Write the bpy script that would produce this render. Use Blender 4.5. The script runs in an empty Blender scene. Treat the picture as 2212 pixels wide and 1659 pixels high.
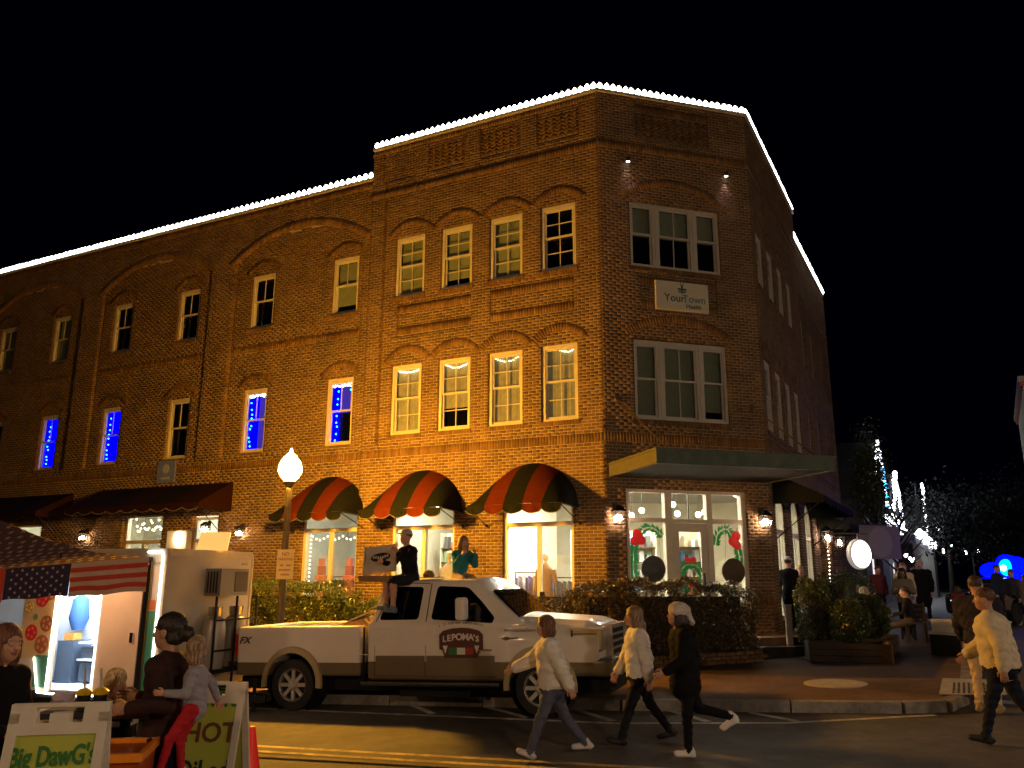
import bpy, bmesh, math, random
import numpy as np
from mathutils import Vector, Matrix, Euler

random.seed(7)
rng = np.random.default_rng(7)
scene = bpy.context.scene
COL = scene.collection
R = math.radians

# ------------------------------------------------------------------ camera
def look():
    pitch, roll = R(13.2137), R(0.2087)
    fw = Vector((0, math.cos(pitch), math.sin(pitch)))
    r = Vector((1, 0, 0)); u = r.cross(fw)
    r2 = r * math.cos(roll) + u * math.sin(roll)
    u2 = -r * math.sin(roll) + u * math.cos(roll)
    m = Matrix((r2, u2, -fw)).transposed().to_4x4()
    m.translation = Vector((0, 0, 2.2))
    return m
cam_d = bpy.data.cameras.new('camera'); cam = bpy.data.objects.new('camera', cam_d)
COL.objects.link(cam); cam.matrix_world = look()
cam_d.sensor_width = 36; cam_d.lens = 1780 / 2212 * 36; cam_d.clip_start = 0.05; cam_d.clip_end = 2000
scene.camera = cam

# ------------------------------------------------------------------ sky (night) and moon
W = bpy.data.worlds.new('World'); scene.world = W; W.use_nodes = True
nt = W.node_tree; nt.nodes.clear()
sky = nt.nodes.new('ShaderNodeTexSky'); sky.sky_type = 'NISHITA'; sky.sun_disc = False
sky.sun_elevation = R(-7); sky.sun_rotation = R(200)
bg = nt.nodes.new('ShaderNodeBackground'); bg.inputs[1].default_value = 0.016
wo = nt.nodes.new('ShaderNodeOutputWorld')
bg2 = nt.nodes.new('ShaderNodeBackground'); bg2.inputs[0].default_value = (.1, .12, 1, 1); bg2.inputs[1].default_value = .0012   # night sky glow
ad = nt.nodes.new('ShaderNodeAddShader')
nt.links.new(sky.outputs[0], bg.inputs[0]); nt.links.new(bg.outputs[0], ad.inputs[0]); nt.links.new(bg2.outputs[0], ad.inputs[1]); nt.links.new(ad.outputs[0], wo.inputs[0])
moon_d = bpy.data.lights.new('moonlight', 'SUN'); moon_d.energy = 0.012; moon_d.angle = R(0.5); moon_d.color = (1, .93, .85)
moon = bpy.data.objects.new('moonlight', moon_d); COL.objects.link(moon); moon.rotation_euler = (R(35), 0, R(-30))
vs = scene.view_settings
vs.view_transform = 'Standard'; vs.look = 'None'; vs.exposure = 0; vs.gamma = 1; vs.use_curve_mapping = False
scene.render.engine = 'CYCLES'

# ------------------------------------------------------------------ materials
def mat(name, col, rough=.7, metal=0., spec=.5, noise=0., nscale=8., bump=0., emit=None, estr=0., col2=None, coat=0., alpha=None, rand=0.):
    m = bpy.data.materials.new(name); m.use_nodes = True
    n = m.node_tree.nodes; l = m.node_tree.links; b = n['Principled BSDF']
    b.inputs['Base Color'].default_value = (*col, 1); b.inputs['Roughness'].default_value = rough
    b.inputs['Metallic'].default_value = metal; b.inputs['Specular IOR Level'].default_value = spec
    if coat: b.inputs['Coat Weight'].default_value = coat; b.inputs['Coat Roughness'].default_value = .04
    if emit: b.inputs['Emission Color'].default_value = (*emit, 1); b.inputs['Emission Strength'].default_value = estr
    if noise or bump or col2:
        tc = n.new('ShaderNodeTexCoord'); nz = n.new('ShaderNodeTexNoise')
        nz.inputs['Scale'].default_value = nscale; nz.inputs['Detail'].default_value = 6; nz.inputs['Roughness'].default_value = .65
        l.new(tc.outputs['Object'], nz.inputs['Vector'])
        if noise or col2:
            rp = n.new('ShaderNodeValToRGB'); rp.color_ramp.elements[0].position = .3; rp.color_ramp.elements[1].position = .7
            c2 = col2 or tuple(min(1, c * (1 + noise)) for c in col); c1 = col if col2 else tuple(c * (1 - noise) for c in col)
            rp.color_ramp.elements[0].color = (*c1, 1); rp.color_ramp.elements[1].color = (*c2, 1)
            l.new(nz.outputs['Fac'], rp.inputs[0]); l.new(rp.outputs[0], b.inputs['Base Color'])
        if bump:
            bp = n.new('ShaderNodeBump'); bp.inputs['Strength'].default_value = bump; bp.inputs['Distance'].default_value = .02
            l.new(nz.outputs['Fac'], bp.inputs['Height']); l.new(bp.outputs[0], b.inputs['Normal'])
    return m

def island_mat(name, cols, rough=.85, bump=.12, spec=.3, nscale=40):
    """each loose piece takes its own colour from the ramp"""
    m = mat(name, cols[0], rough, spec=spec, bump=bump, nscale=nscale)
    n = m.node_tree.nodes; l = m.node_tree.links; b = n['Principled BSDF']
    g = n.new('ShaderNodeNewGeometry'); oi = n.new('ShaderNodeObjectInfo')
    ad = n.new('ShaderNodeMath'); ad.operation = 'ADD'; fr = n.new('ShaderNodeMath'); fr.operation = 'FRACT'
    l.new(g.outputs['Random Per Island'], ad.inputs[0]); l.new(oi.outputs['Random'], ad.inputs[1]); l.new(ad.outputs[0], fr.inputs[0])
    rp = n.new('ShaderNodeValToRGB'); e = rp.color_ramp.elements
    while len(e) < len(cols): e.new(.5)
    for i, c in enumerate(cols): e[i].position = i / (len(cols) - 1); e[i].color = (*c, 1)
    tc = n.new('ShaderNodeTexCoord'); nz = n.new('ShaderNodeTexNoise'); nz.inputs['Scale'].default_value = 1.3; nz.inputs['Detail'].default_value = 5
    l.new(tc.outputs['Object'], nz.inputs['Vector'])
    mx = n.new('ShaderNodeMixRGB'); mx.blend_type = 'MULTIPLY'; mx.inputs[0].default_value = .55
    rr = n.new('ShaderNodeValToRGB'); rr.color_ramp.elements[0].color = (.5, .5, .5, 1); rr.color_ramp.elements[1].color = (1.2, 1.2, 1.2, 1)
    rr.color_ramp.elements[0].position = .35; rr.color_ramp.elements[1].position = .65
    l.new(nz.outputs['Fac'], rr.inputs[0])
    l.new(fr.outputs[0], rp.inputs[0]); l.new(rp.outputs[0], mx.inputs[1]); l.new(rr.outputs[0], mx.inputs[2])
    l.new(mx.outputs[0], b.inputs['Base Color'])
    return m

def emit_mat(name, col, s):
    m = bpy.data.materials.new(name); m.use_nodes = True; n = m.node_tree.nodes; n.clear()
    e = n.new('ShaderNodeEmission'); e.inputs[0].default_value = (*col, 1); e.inputs[1].default_value = s
    o = n.new('ShaderNodeOutputMaterial'); m.node_tree.links.new(e.outputs[0], o.inputs[0])
    return m

def glass_mat(name, tint=(.9, .93, .92), fac=.09):
    m = bpy.data.materials.new(name); m.use_nodes = True; n = m.node_tree.nodes; l = m.node_tree.links; n.clear()
    t = n.new('ShaderNodeBsdfTransparent'); t.inputs[0].default_value = (*tint, 1)
    g = n.new('ShaderNodeBsdfGlossy'); g.inputs['Roughness'].default_value = .03
    mx = n.new('ShaderNodeMixShader'); mx.inputs[0].default_value = fac
    o = n.new('ShaderNodeOutputMaterial'); l.new(t.outputs[0], mx.inputs[1]); l.new(g.outputs[0], mx.inputs[2]); l.new(mx.outputs[0], o.inputs[0])
    return m

M = {}
BR = [(.115, .065, .03), (.155, .085, .036), (.175, .098, .04), (.2, .118, .048), (.165, .092, .038), (.135, .072, .032)]
M['brick'] = island_mat('brick', BR)
M['mortar'] = mat('mortar', (.38, .34, .25), .95, noise=.2, nscale=6, bump=.3)
M['stone'] = mat('coping_stone', (.42, .38, .3), .85, noise=.2, nscale=5, bump=.3)
M['white'] = mat('white_paint', (.5, .47, .4), .5, noise=.08, nscale=7)
M['cream'] = mat('cream_paint', (.62, .55, .42), .55, noise=.08, nscale=7)
M['darkglass'] = mat('dark_glass', (.004, .005, .006), .06, spec=.6)
M['blind'] = mat('grey_green_blind', (.3, .32, .22), .8, noise=.12, nscale=4)
M['curtain'] = mat('pale_glow_curtain', (.36, .33, .22), .9, noise=.25, nscale=5, emit=(.5, .4, .18), estr=.1)  # the cloth has a faint glow of its own, as if backlit
M['glass'] = glass_mat('clear_glass')
M['black'] = mat('black_metal', (.012, .012, .012), .45, noise=.3)
M['pole'] = mat('dark_bronze_pole', (.05, .04, .035), .5, noise=.3, nscale=12)
M['copper'] = mat('weathered_green_metal', (.10, .13, .10), .7, col2=(.05, .075, .06), nscale=5, bump=.2)
M['fasciawood'] = mat('pale_weathered_fascia', (.11, .1, .07), .8, col2=(.07, .065, .045), nscale=9, bump=.3)
M['red'] = mat('red_awning_cloth', (.075, .012, .004), .85, spec=.08, noise=.15, nscale=9)
M['dark'] = mat('charcoal_awning_cloth', (.008, .009, .007), .85, spec=.08, noise=.2, nscale=9)
M['maroon'] = mat('maroon_awning_cloth', (.02, .006, .004), .85, spec=.08, noise=.2)
M['piping'] = mat('white_piping', (.16, .14, .12), .8)
M['asphalt'] = mat('asphalt', (.07, .064, .058), .82, col2=(.115, .105, .092), nscale=3, bump=.35)
M['line'] = mat('worn_white_road_paint', (.42, .4, .36), .8, col2=(.7, .67, .6), nscale=14)
M['yellow'] = mat('worn_yellow_road_paint', (.55, .4, .16), .8, col2=(.7, .55, .28), nscale=14)
M['kerb'] = mat('kerb_granite', (.3, .27, .23), .85, noise=.25, nscale=12, bump=.4)
M['concrete'] = mat('concrete', (.42, .38, .33), .85, noise=.2, nscale=5, bump=.2)
M['leaf'] = island_mat('hedge_leaf', [(.035, .06, .012), (.06, .095, .02), (.09, .12, .03), (.05, .07, .02), (.11, .12, .04)], .35, 0, .5)
M['leafr'] = island_mat('bronze_hedge_leaf', [(.09, .05, .02), (.06, .06, .02), (.12, .06, .025), (.05, .06, .015), (.14, .09, .04)], .3, 0, .6)
M['twig'] = mat('twig', (.03, .022, .012), .9)
M['bark'] = mat('bark', (.06, .045, .03), .9, bump=.5, noise=.3)

def dirty(m, scale, lo, hi, pos=(.35, .65)):
    """multiply large worn patches into a material"""
    n = m.node_tree.nodes; l = m.node_tree.links; b = n['Principled BSDF']; src = b.inputs['Base Color'].links[0].from_socket
    tc = n.new('ShaderNodeTexCoord'); nz = n.new('ShaderNodeTexNoise'); nz.inputs['Scale'].default_value = scale; nz.inputs['Detail'].default_value = 8; nz.inputs['Roughness'].default_value = .7; nz.inputs['Distortion'].default_value = .6
    l.new(tc.outputs['Object'], nz.inputs['Vector']); rp = n.new('ShaderNodeValToRGB'); rp.color_ramp.elements[0].position, rp.color_ramp.elements[1].position = pos
    rp.color_ramp.elements[0].color = (lo, lo, lo, 1); rp.color_ramp.elements[1].color = (hi, hi, hi, 1); l.new(nz.outputs['Fac'], rp.inputs[0])
    mx = n.new('ShaderNodeMixRGB'); mx.blend_type = 'MULTIPLY'; mx.inputs[0].default_value = 1; l.new(src, mx.inputs[1]); l.new(rp.outputs[0], mx.inputs[2]); l.new(mx.outputs[0], b.inputs['Base Color'])
dirty(M['asphalt'], .45, .55, 1.35); dirty(M['line'], 2.5, .6, 1.3, (.4, .6)); dirty(M['yellow'], 2.5, .4, 1.1, (.4, .6)); dirty(M['kerb'], 1.2, .5, 1.1)
def brick_paving(name, c1, c2, mortar, scale, rough):
    m = mat(name, c1, rough, spec=.4); n = m.node_tree.nodes; l = m.node_tree.links; b = n['Principled BSDF']
    tc = n.new('ShaderNodeTexCoord'); bt = n.new('ShaderNodeTexBrick'); mp = n.new('ShaderNodeMapping'); mp.inputs['Rotation'].default_value = (0, 0, R(-17))
    l.new(tc.outputs['Object'], mp.inputs[0]); l.new(mp.outputs[0], bt.inputs['Vector'])
    bt.inputs['Scale'].default_value = scale; bt.inputs['Mortar Size'].default_value = .022
    bt.inputs['Color1'].default_value = (*c1, 1); bt.inputs['Color2'].default_value = (*c2, 1); bt.inputs['Mortar'].default_value = (*mortar, 1)
    nz = n.new('ShaderNodeTexNoise'); nz.inputs['Scale'].default_value = .9; nz.inputs['Detail'].default_value = 6
    l.new(tc.outputs['Object'], nz.inputs['Vector'])
    mx = n.new('ShaderNodeMixRGB'); mx.blend_type = 'MULTIPLY'; mx.inputs[0].default_value = .7
    l.new(bt.outputs['Color'], mx.inputs[1]); l.new(nz.outputs['Fac'], mx.inputs[2]); l.new(mx.outputs[0], b.inputs['Base Color'])
    bp = n.new('ShaderNodeBump'); bp.inputs['Strength'].default_value = .4; bp.inputs['Distance'].default_value = .01
    l.new(bt.outputs['Fac'], bp.inputs['Height']); bp.invert = True; l.new(bp.outputs[0], b.inputs['Normal'])
    return m
M['pavers'] = brick_paving('red_brick_paving', (.3, .16, .085), (.22, .11, .06), (.2, .15, .1), 4.5, .8)
dirty(M['pavers'], .6, .6, 1.2)
M['pavers_dark'] = brick_paving('dark_brick_paving', (.085, .055, .045), (.06, .04, .035), (.04, .03, .03), 4.5, .55)  # same brick pattern as the pavers, in darker colours

# ------------------------------------------------------------------ object helpers
def tag(o, label=None, cat=None, group=None, kind=None):
    if label: o['label'] = label
    if cat: o['category'] = cat
    if group: o['group'] = group
    if kind: o['kind'] = kind
    return o
def thing(name, label, cat, loc=(0, 0, 0), rz=0., group=None):
    o = bpy.data.objects.new(name, None); COL.objects.link(o); o.empty_display_size = .2
    o.location = loc; o.rotation_euler = (0, 0, rz); return tag(o, label, cat, group)
def link(name, me, parent=None, loc=(0, 0, 0), rz=0., rot=None):
    o = bpy.data.objects.new(name, me); COL.objects.link(o); o.parent = parent
    o.location = loc; o.rotation_euler = rot if rot else (0, 0, rz); return o
def copy_tree(o, parent=None, loc=None, label=None, rz=None):
    c = o.copy(); COL.objects.link(c)
    if parent is not None: c.parent = parent
    if loc is not None: c.location = loc
    if rz is not None: c.rotation_euler = (0, 0, rz)
    if label: c['label'] = label
    for ch in o.children: copy_tree(ch, c)
    return c

class MB:
    def __init__(s): s.v = []; s.f = []; s.m = []; s.mi = 0
    def add(s, vs, fs, mi=None):
        b = len(s.v); s.v += [tuple(v) for v in vs]
        for f in fs: s.f.append([b + i for i in f]); s.m.append(s.mi if mi is None else mi)
        return s
    def box(s, x0, x1, y0, y1, z0, z1, mi=None):
        return s.add([(x0, y0, z0), (x1, y0, z0), (x1, y1, z0), (x0, y1, z0), (x0, y0, z1), (x1, y0, z1), (x1, y1, z1), (x0, y1, z1)],
                     [(0, 3, 2, 1), (4, 5, 6, 7), (0, 1, 5, 4), (1, 2, 6, 5), (2, 3, 7, 6), (3, 0, 4, 7)], mi)
    def obox(s, c, d, n=None, mi=None, rot=None):
        """box with centre c, half sizes d, rotated by Matrix rot"""
        pts = [(x, y, z) for z in (-1, 1) for x, y in ((-1, -1), (1, -1), (1, 1), (-1, 1))]
        vs = []
        for p in pts:
            v = Vector((p[0] * d[0], p[1] * d[1], p[2] * d[2]))
            if rot is not None: v = rot @ v
            vs.append(v + Vector(c))
        return s.add(vs, [(0, 3, 2, 1), (4, 5, 6, 7), (0, 1, 5, 4), (1, 2, 6, 5), (2, 3, 7, 6), (3, 0, 4, 7)], mi)
    def bar(s, a, b, w, h, mi=None):
        a, b = Vector(a), Vector(b); d = b - a; q = d.to_track_quat('Y', 'Z').to_matrix()
        return s.obox((a + b) / 2, (w / 2, d.length / 2, h / 2), mi=mi, rot=q)
    def cyl(s, a, b, r0, r1=None, n=12, mi=None, cap=True):
        r1 = r0 if r1 is None else r1; a, b = Vector(a), Vector(b); d = (b - a)
        q = d.to_track_quat('Z', 'Y').to_matrix(); vs = []
        for c, r in ((a, r0), (b, r1)):
            for i in range(n): t = 2 * math.pi * i / n; vs.append(c + q @ Vector((r * math.cos(t), r * math.sin(t), 0)))
        fs = [(i, (i + 1) % n, n + (i + 1) % n, n + i) for i in range(n)]
        if cap: fs += [tuple(reversed(range(n))), tuple(range(n, 2 * n))]
        return s.add(vs, fs, mi)
    def tube(s, pts, r, n=8, mi=None):
        for a, b in zip(pts[:-1], pts[1:]): s.cyl(a, b, r, n=n, mi=mi)
        return s
    def lathe(s, prof, c=(0, 0, 0), n=20, mi=None, axis='Z', cap=True):
        vs = []
        for r, z in prof:
            for i in range(n):
                t = 2 * math.pi * i / n; p = (r * math.cos(t), r * math.sin(t), z)
                if axis == 'Y': p = (p[0], p[2], p[1])
                vs.append((p[0] + c[0], p[1] + c[1], p[2] + c[2]))
        fs = []
        for k in range(len(prof) - 1):
            for i in range(n): fs.append((k * n + i, k * n + (i + 1) % n, (k + 1) * n + (i + 1) % n, (k + 1) * n + i))
        if cap: fs += [tuple(reversed(range(n))), tuple(range((len(prof) - 1) * n, len(prof) * n))]
        return s.add(vs, fs, mi)
    def ball(s, c, r, n=10, mi=None, sc=(1, 1, 1)):
        prof = [(max(.001, r * math.sin(math.pi * k / n)), -r * math.cos(math.pi * k / n)) for k in range(n + 1)]
        b = len(s.v); s.lathe(prof, (0, 0, 0), n + 2, mi)
        for i in range(b, len(s.v)): v = s.v[i]; s.v[i] = (v[0] * sc[0] + c[0], v[1] * sc[1] + c[1], v[2] * sc[2] + c[2])
        return s
    def prism(s, poly, y0, y1, mi=None, plane='XZ'):
        """polygon in XZ (or XY) extruded along the third axis"""
        n = len(poly); f = (lambda p, t: (p[0], t, p[1])) if plane == 'XZ' else ((lambda p, t: (p[0], p[1], t)) if plane == 'XY' else (lambda p, t: (t, p[0], p[1])))
        vs = [f(p, y0) for p in poly] + [f(p, y1) for p in poly]
        return s.add(vs, [tuple(range(n)), tuple(reversed(range(n, 2 * n)))] + [(i, i + n, (i + 1) % n + n, (i + 1) % n) for i in range(n)], mi)
    def mesh(s, name, mats, smooth=False, fix=True):
        me = bpy.data.meshes.new(name); me.from_pydata(s.v, [], s.f)
        for m in (mats if isinstance(mats, (list, tuple)) else [mats]): me.materials.append(m)
        me.polygons.foreach_set('material_index', s.m)
        if fix:
            bm = bmesh.new(); bm.from_mesh(me); bmesh.ops.recalc_face_normals(bm, faces=bm.faces); bm.to_mesh(me); bm.free()
        if smooth:
            me.polygons.foreach_set('use_smooth', [True] * len(me.polygons)); me.set_sharp_from_angle(angle=R(40))
        me.update(); return me
    def build(s, name, mats, parent=None, loc=(0, 0, 0), rz=0., smooth=False, fix=True, rot=None):
        return link(name, s.mesh(name, mats, smooth, fix), parent, loc, rz, rot)

def text_mesh(txt, size, ext=.003, align='CENTER', shear=0., bold=0.):
    cu = bpy.data.curves.new('t', 'FONT'); cu.body = txt; cu.size = size; cu.extrude = ext; cu.align_x = align; cu.align_y = 'CENTER'
    cu.shear = shear; cu.offset = bold; cu.resolution_u = 3
    o = bpy.data.objects.new('t', cu); COL.objects.link(o); dg = bpy.context.evaluated_depsgraph_get()
    me = bpy.data.meshes.new_from_object(o.evaluated_get(dg)); bpy.data.objects.remove(o); bpy.data.curves.remove(cu)
    return me
def text(name, txt, size, m, parent, loc, rz=0., ext=.003, shear=0., bold=0., rot=None, sx=1.):
    """letters standing upright in the local XZ plane, facing -Y"""
    me = text_mesh(txt, size, ext, shear=shear, bold=bold); me.materials.clear(); me.materials.append(m)
    T = Matrix.Rotation(R(90), 4, 'X') @ Matrix.Diagonal((sx, 1, 1, 1)); me.transform(T)
    return link(name, me, parent, loc, rz, rot)

def gz(x, y): return .03 * min(max(x, -25), 14) + .0135 * min(max(y, -20), 30)

# ------------------------------------------------------------------ surface nets (bodies, heads, vehicle shells)
def surface_net(F, org, h, lab=None):
    s = F < 0; nx, ny, nz = F.shape
    cnt = np.zeros((nx - 1, ny - 1, nz - 1), np.int8)
    for dx in (0, 1):
        for dy in (0, 1):
            for dz in (0, 1): cnt += s[dx:nx - 1 + dx, dy:ny - 1 + dy, dz:nz - 1 + dz]
    act = (cnt > 0) & (cnt < 8); idx = np.full(act.shape, -1, np.int64); ci = np.argwhere(act); idx[act] = np.arange(len(ci))
    P = np.zeros((len(ci), 3)); N = np.zeros(len(ci))
    cr = [(x, y, z) for x in (0, 1) for y in (0, 1) for z in (0, 1)]
    for a in cr:
        for ax in range(3):
            if a[ax]: continue
            b = list(a); b[ax] = 1
            fa = F[ci[:, 0] + a[0], ci[:, 1] + a[1], ci[:, 2] + a[2]]; fb = F[ci[:, 0] + b[0], ci[:, 1] + b[1], ci[:, 2] + b[2]]
            m = (fa < 0) != (fb < 0); t = np.where(m, fa / np.where(m, fa - fb, 1), 0)
            p = np.tile(np.array(a, float), (len(ci), 1)); p[:, ax] += t; P[m] += p[m]; N += m
    P = (P / N[:, None] + ci) * h + np.array(org)
    faces = []
    for ax in range(3):
        o1, o2 = [(1, 2), (2, 0), (0, 1)][ax]
        sl = [slice(1, -1)] * 3; sl[ax] = slice(0, -1); A = s[tuple(sl)]
        sl2 = [slice(1, -1)] * 3; sl2[ax] = slice(1, None); B = s[tuple(sl2)]
        e = np.argwhere(A != B)
        if not len(e): continue
        flip = A[tuple(e.T)]
        c = e.copy(); c[:, o1] += 1; c[:, o2] += 1
        def g(d1, d2):
            q = c.copy(); q[:, o1] -= d1; q[:, o2] -= d2; return idx[tuple(q.T)]
        quad = np.stack([g(1, 1), g(0, 1), g(0, 0), g(1, 0)], 1)
        quad[~flip] = quad[~flip][:, ::-1]; faces.append(quad)
    Q = np.concatenate(faces)
    L = None
    if lab is not None:
        vl = lab[tuple(ci.T)]; L = vl[Q[:, 0]]
    return P, Q, L
def sdf_cone(G, a, b, ra, rb):
    a = np.array(a, float); b = np.array(b, float); ab = b - a; t = np.clip(((G - a) @ ab) / max(ab @ ab, 1e-9), 0, 1)
    return np.linalg.norm(G - a - t[..., None] * ab, axis=-1) - (ra + t * (rb - ra))
def sdf_ell(G, c, r, rot=None):
    q = G - np.array(c, float)
    if rot is not None: q = q @ np.array(rot)
    r = np.array(r, float); k = np.linalg.norm(q / r, axis=-1); k2 = np.linalg.norm(q / (r * r), axis=-1)
    return np.where(k2 > 1e-6, k * (k - 1) / np.maximum(k2, 1e-6), -r.min())
def sdf_box(G, c, d, r=0.):
    q = np.abs(G - np.array(c, float)) - (np.array(d, float) - r)
    return np.linalg.norm(np.maximum(q, 0), axis=-1) + np.minimum(q.max(-1), 0) - r
def smin(a, b, k):
    h = np.maximum(k - np.abs(a - b), 0) / k; return np.minimum(a, b) - h * h * k * .25
def net(prims, lo, hi, h, k=.03, cuts=()):
    """prims: (kind, args, label[, own blend])"""
    ax = [np.arange(lo[i], hi[i] + h, h) for i in range(3)]
    G = np.stack(np.meshgrid(*ax, indexing='ij'), -1).astype(np.float32)
    F = None; best = None; lab = None
    for pr in prims:
        kind, a, lb = pr[:3]; kk = pr[3] if len(pr) > 3 else k
        d = dict(c=sdf_cone, e=sdf_ell, b=sdf_box)[kind](G, *a)
        if F is None: F = d.copy(); best = d.copy(); lab = np.full(d.shape, lb, np.int8)
        else:
            lab = np.where(d < best, lb, lab); best = np.minimum(best, d); F = smin(F, d, kk)
    for kind, a in cuts: F = np.maximum(F, -dict(c=sdf_cone, e=sdf_ell, b=sdf_box)[kind](G, *a))
    return surface_net(F, lo, h, lab)
def net_mesh(name, parts, mats, smooth=True):
    """join several (P,Q,L) nets into one mesh"""
    V = []; Fs = []; Ls = []; b = 0
    for P, Q, L in parts: V.append(P); Fs.append(Q + b); Ls.append(L); b += len(P)
    V = np.concatenate(V); Fs = np.concatenate(Fs); Ls = np.concatenate(Ls)
    me = bpy.data.meshes.new(name); me.vertices.add(len(V)); me.vertices.foreach_set('co', V.astype(np.float32).ravel())
    me.loops.add(len(Fs) * 4); me.loops.foreach_set('vertex_index', Fs.ravel().astype(np.int32))
    me.polygons.add(len(Fs)); me.polygons.foreach_set('loop_start', np.arange(len(Fs), dtype=np.int32) * 4)
    me.polygons.foreach_set('material_index', Ls.astype(np.int32))
    for m in mats: me.materials.append(m)
    me.polygons.foreach_set('use_smooth', np.full(len(Fs), smooth)); me.update(calc_edges=True); me.validate()
    return me
def np_mesh(name, V, F, mats, mi=None):
    me = bpy.data.meshes.new(name); n = F.shape[1]
    me.vertices.add(len(V)); me.vertices.foreach_set('co', np.asarray(V, np.float32).ravel())
    me.loops.add(F.size); me.loops.foreach_set('vertex_index', F.ravel().astype(np.int32))
    me.polygons.add(len(F)); me.polygons.foreach_set('loop_start', np.arange(len(F), dtype=np.int32) * n)
    for m in mats: me.materials.append(m)
    if mi is not None: me.polygons.foreach_set('material_index', mi.astype(np.int32))
    me.update(calc_edges=True); return me

# ================================================================== GROUND
def sheet(name, poly, m, dz=0., top=None, cuts=14):
    """flat sheet over a polygon that follows the slope of the street; top: fixed height"""
    bm = bmesh.new(); vs = [bm.verts.new((p[0], p[1], 0)) for p in poly]; f = bm.faces.new(vs)
    if cuts and top is None:
        x0, x1 = min(p[0] for p in poly), max(p[0] for p in poly); y0, y1 = min(p[1] for p in poly), max(p[1] for p in poly)
        for c in [-25, 14]:
            if x0 < c < x1: bmesh.ops.bisect_plane(bm, geom=bm.verts[:] + bm.edges[:] + bm.faces[:], plane_co=(c, 0, 0), plane_no=(1, 0, 0))
        for c in [-20, 30]:
            if y0 < c < y1: bmesh.ops.bisect_plane(bm, geom=bm.verts[:] + bm.edges[:] + bm.faces[:], plane_co=(0, c, 0), plane_no=(0, 1, 0))
    for v in bm.verts: v.co.z = (gz(v.co.x, v.co.y) + dz) if top is None else top
    bmesh.ops.recalc_face_normals(bm, faces=bm.faces)
    for f in bm.faces:
        if f.normal.z < 0: f.normal_flip()
    me = bpy.data.meshes.new(name); bm.to_mesh(me); bm.free(); me.materials.append(m)
    return tag(link(name, me), kind='structure')
sheet('ground', [(-300, -300), (300, -300), (300, 300), (-300, 300)], mat('earth', (.04, .035, .03), .95, noise=.3, nscale=2), -.012)
sheet('road', [(-120, -20), (60, -20), (60, 3), (9, 12), (110, 200), (80, 200), (6, 12.4), (-5.1, 15.75), (-120, 50)], M['asphalt'])
CURB = [(-60, 32.2), (-30, 23.3), (-12, 17.9), (-5.08, 15.5), (-.41, 14.2), (1.72, 13.5), (4.13, 12.95), (5.6, 12.6), (6.2, 12.62), (6.75, 13.2), (7.6, 14.7), (9.5, 18.2), (16, 30), (70, 130)]
sheet('plaza', [(-20, -12), (20, -12), (20, 5.5), (3, 8.2), (-1.6, 8.5), (-6, 9.6), (-20, 13.5)], M['pavers'], .25)
# brick pavement between kerb and the dark paving
sheet('pavement', CURB[3:12] + [(9.3, 18.3), (7.2, 14.75), (6.1, 14.95), (4.54, 15.59), (3.29, 16.2), (-.5, 17.1), (-5.6, 18.6)], M['pavers'], .151)
sheet('path', [(-60, 32.3), (-30, 23.4), (-12, 18), (-5.08, 15.6), (-5.6, 18.6), (-.5, 17.1), (3.29, 16.2), (4.54, 15.59), (6.1, 14.95), (7.2, 14.75), (9.3, 18.3), (16, 30.2), (70, 130), (60, 134), (6, 21), (-5, 24), (-60, 60)], M['pavers_dark'], .147)
kerb = thing('kerb', None, None); kerb['kind'] = 'structure'
for k, (a, b) in enumerate(zip(CURB[:-1], CURB[1:])):
    a = Vector((*a, 0)); b = Vector((*b, 0)); L = (b - a).length; n = max(1, round(L / 1.9)) if L < 20 else 1
    for i in range(n):
        p = a.lerp(b, (i + .006) / n); q = a.lerp(b, (i + .994) / n); d = (q - p).normalized(); nn = Vector((d.y, -d.x, 0)) * .16
        if nn.dot(Vector((p.x - 0, p.y - 25, 0))) < 0: nn = -nn
        mb = MB(); P = [p, q, q + nn, p + nn]; vs = [(v.x, v.y, gz(v.x, v.y) + dz) for dz in (-.1, .155) for v in P]
        mb.add(vs, [(0, 3, 2, 1), (4, 5, 6, 7), (0, 1, 5, 4), (1, 2, 6, 5), (2, 3, 7, 6), (3, 0, 4, 7)])
        mb.build('kerb_stone', M['kerb'], kerb)
def stripe(name, a, b, w, m, dz=.004):
    a = Vector(a); b = Vector(b); d = (b - a).normalized(); n = Vector((-d.y, d.x)) * w / 2
    vs = [a + n, b + n, b - n, a - n]; mb = MB(); mb.add([(v.x, v.y, gz(v.x, v.y) + dz) for v in vs], [(0, 1, 2, 3)])
    o = mb.build(name, m, fix=False); return tag(o, kind='structure')
for a, b in (((-12, 17.5), (-4.78, 14.74)), ((-4.78, 14.74), (-1.44, 13.46)), ((-1.44, 13.46), (1.47, 12.34)), ((1.47, 12.34), (3.78, 12.02)), ((3.78, 12.02), (5.94, 12.28))):
    stripe('parking_line', a, b, .11, M['line'])
for a, b in (((-4.2, 15.2), (-3.4, 14.3)), ((-1.85, 14.9), (-1.2, 13.5)), ((-.44, 14.1), (.25, 12.95)), ((1.0, 13.55), (1.45, 12.5)), ((2.4, 13.2), (2.75, 12.25)), ((3.5, 12.85), (3.95, 12.1))):
    stripe('parking_bay_line', a, b, .12, M['line'], .008)
for o in (0, .28): stripe('yellow_line', (-30, 20.6 - o), (12, 5.87 - o), .1, M['yellow'])
stripe('crossing_line', (7.1, 13.4), (12, 9.5), .3, M['line'])
mb = MB(); mb.lathe([(.5, 0), (.5, .012), (.47, .016)], n=32); o = mb.build('manhole_cover', M['concrete'], loc=(5.36, 14.38, gz(5.36, 14.38) + .152)); o.rotation_euler = (R(.77), R(-1.7), 0)
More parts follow.
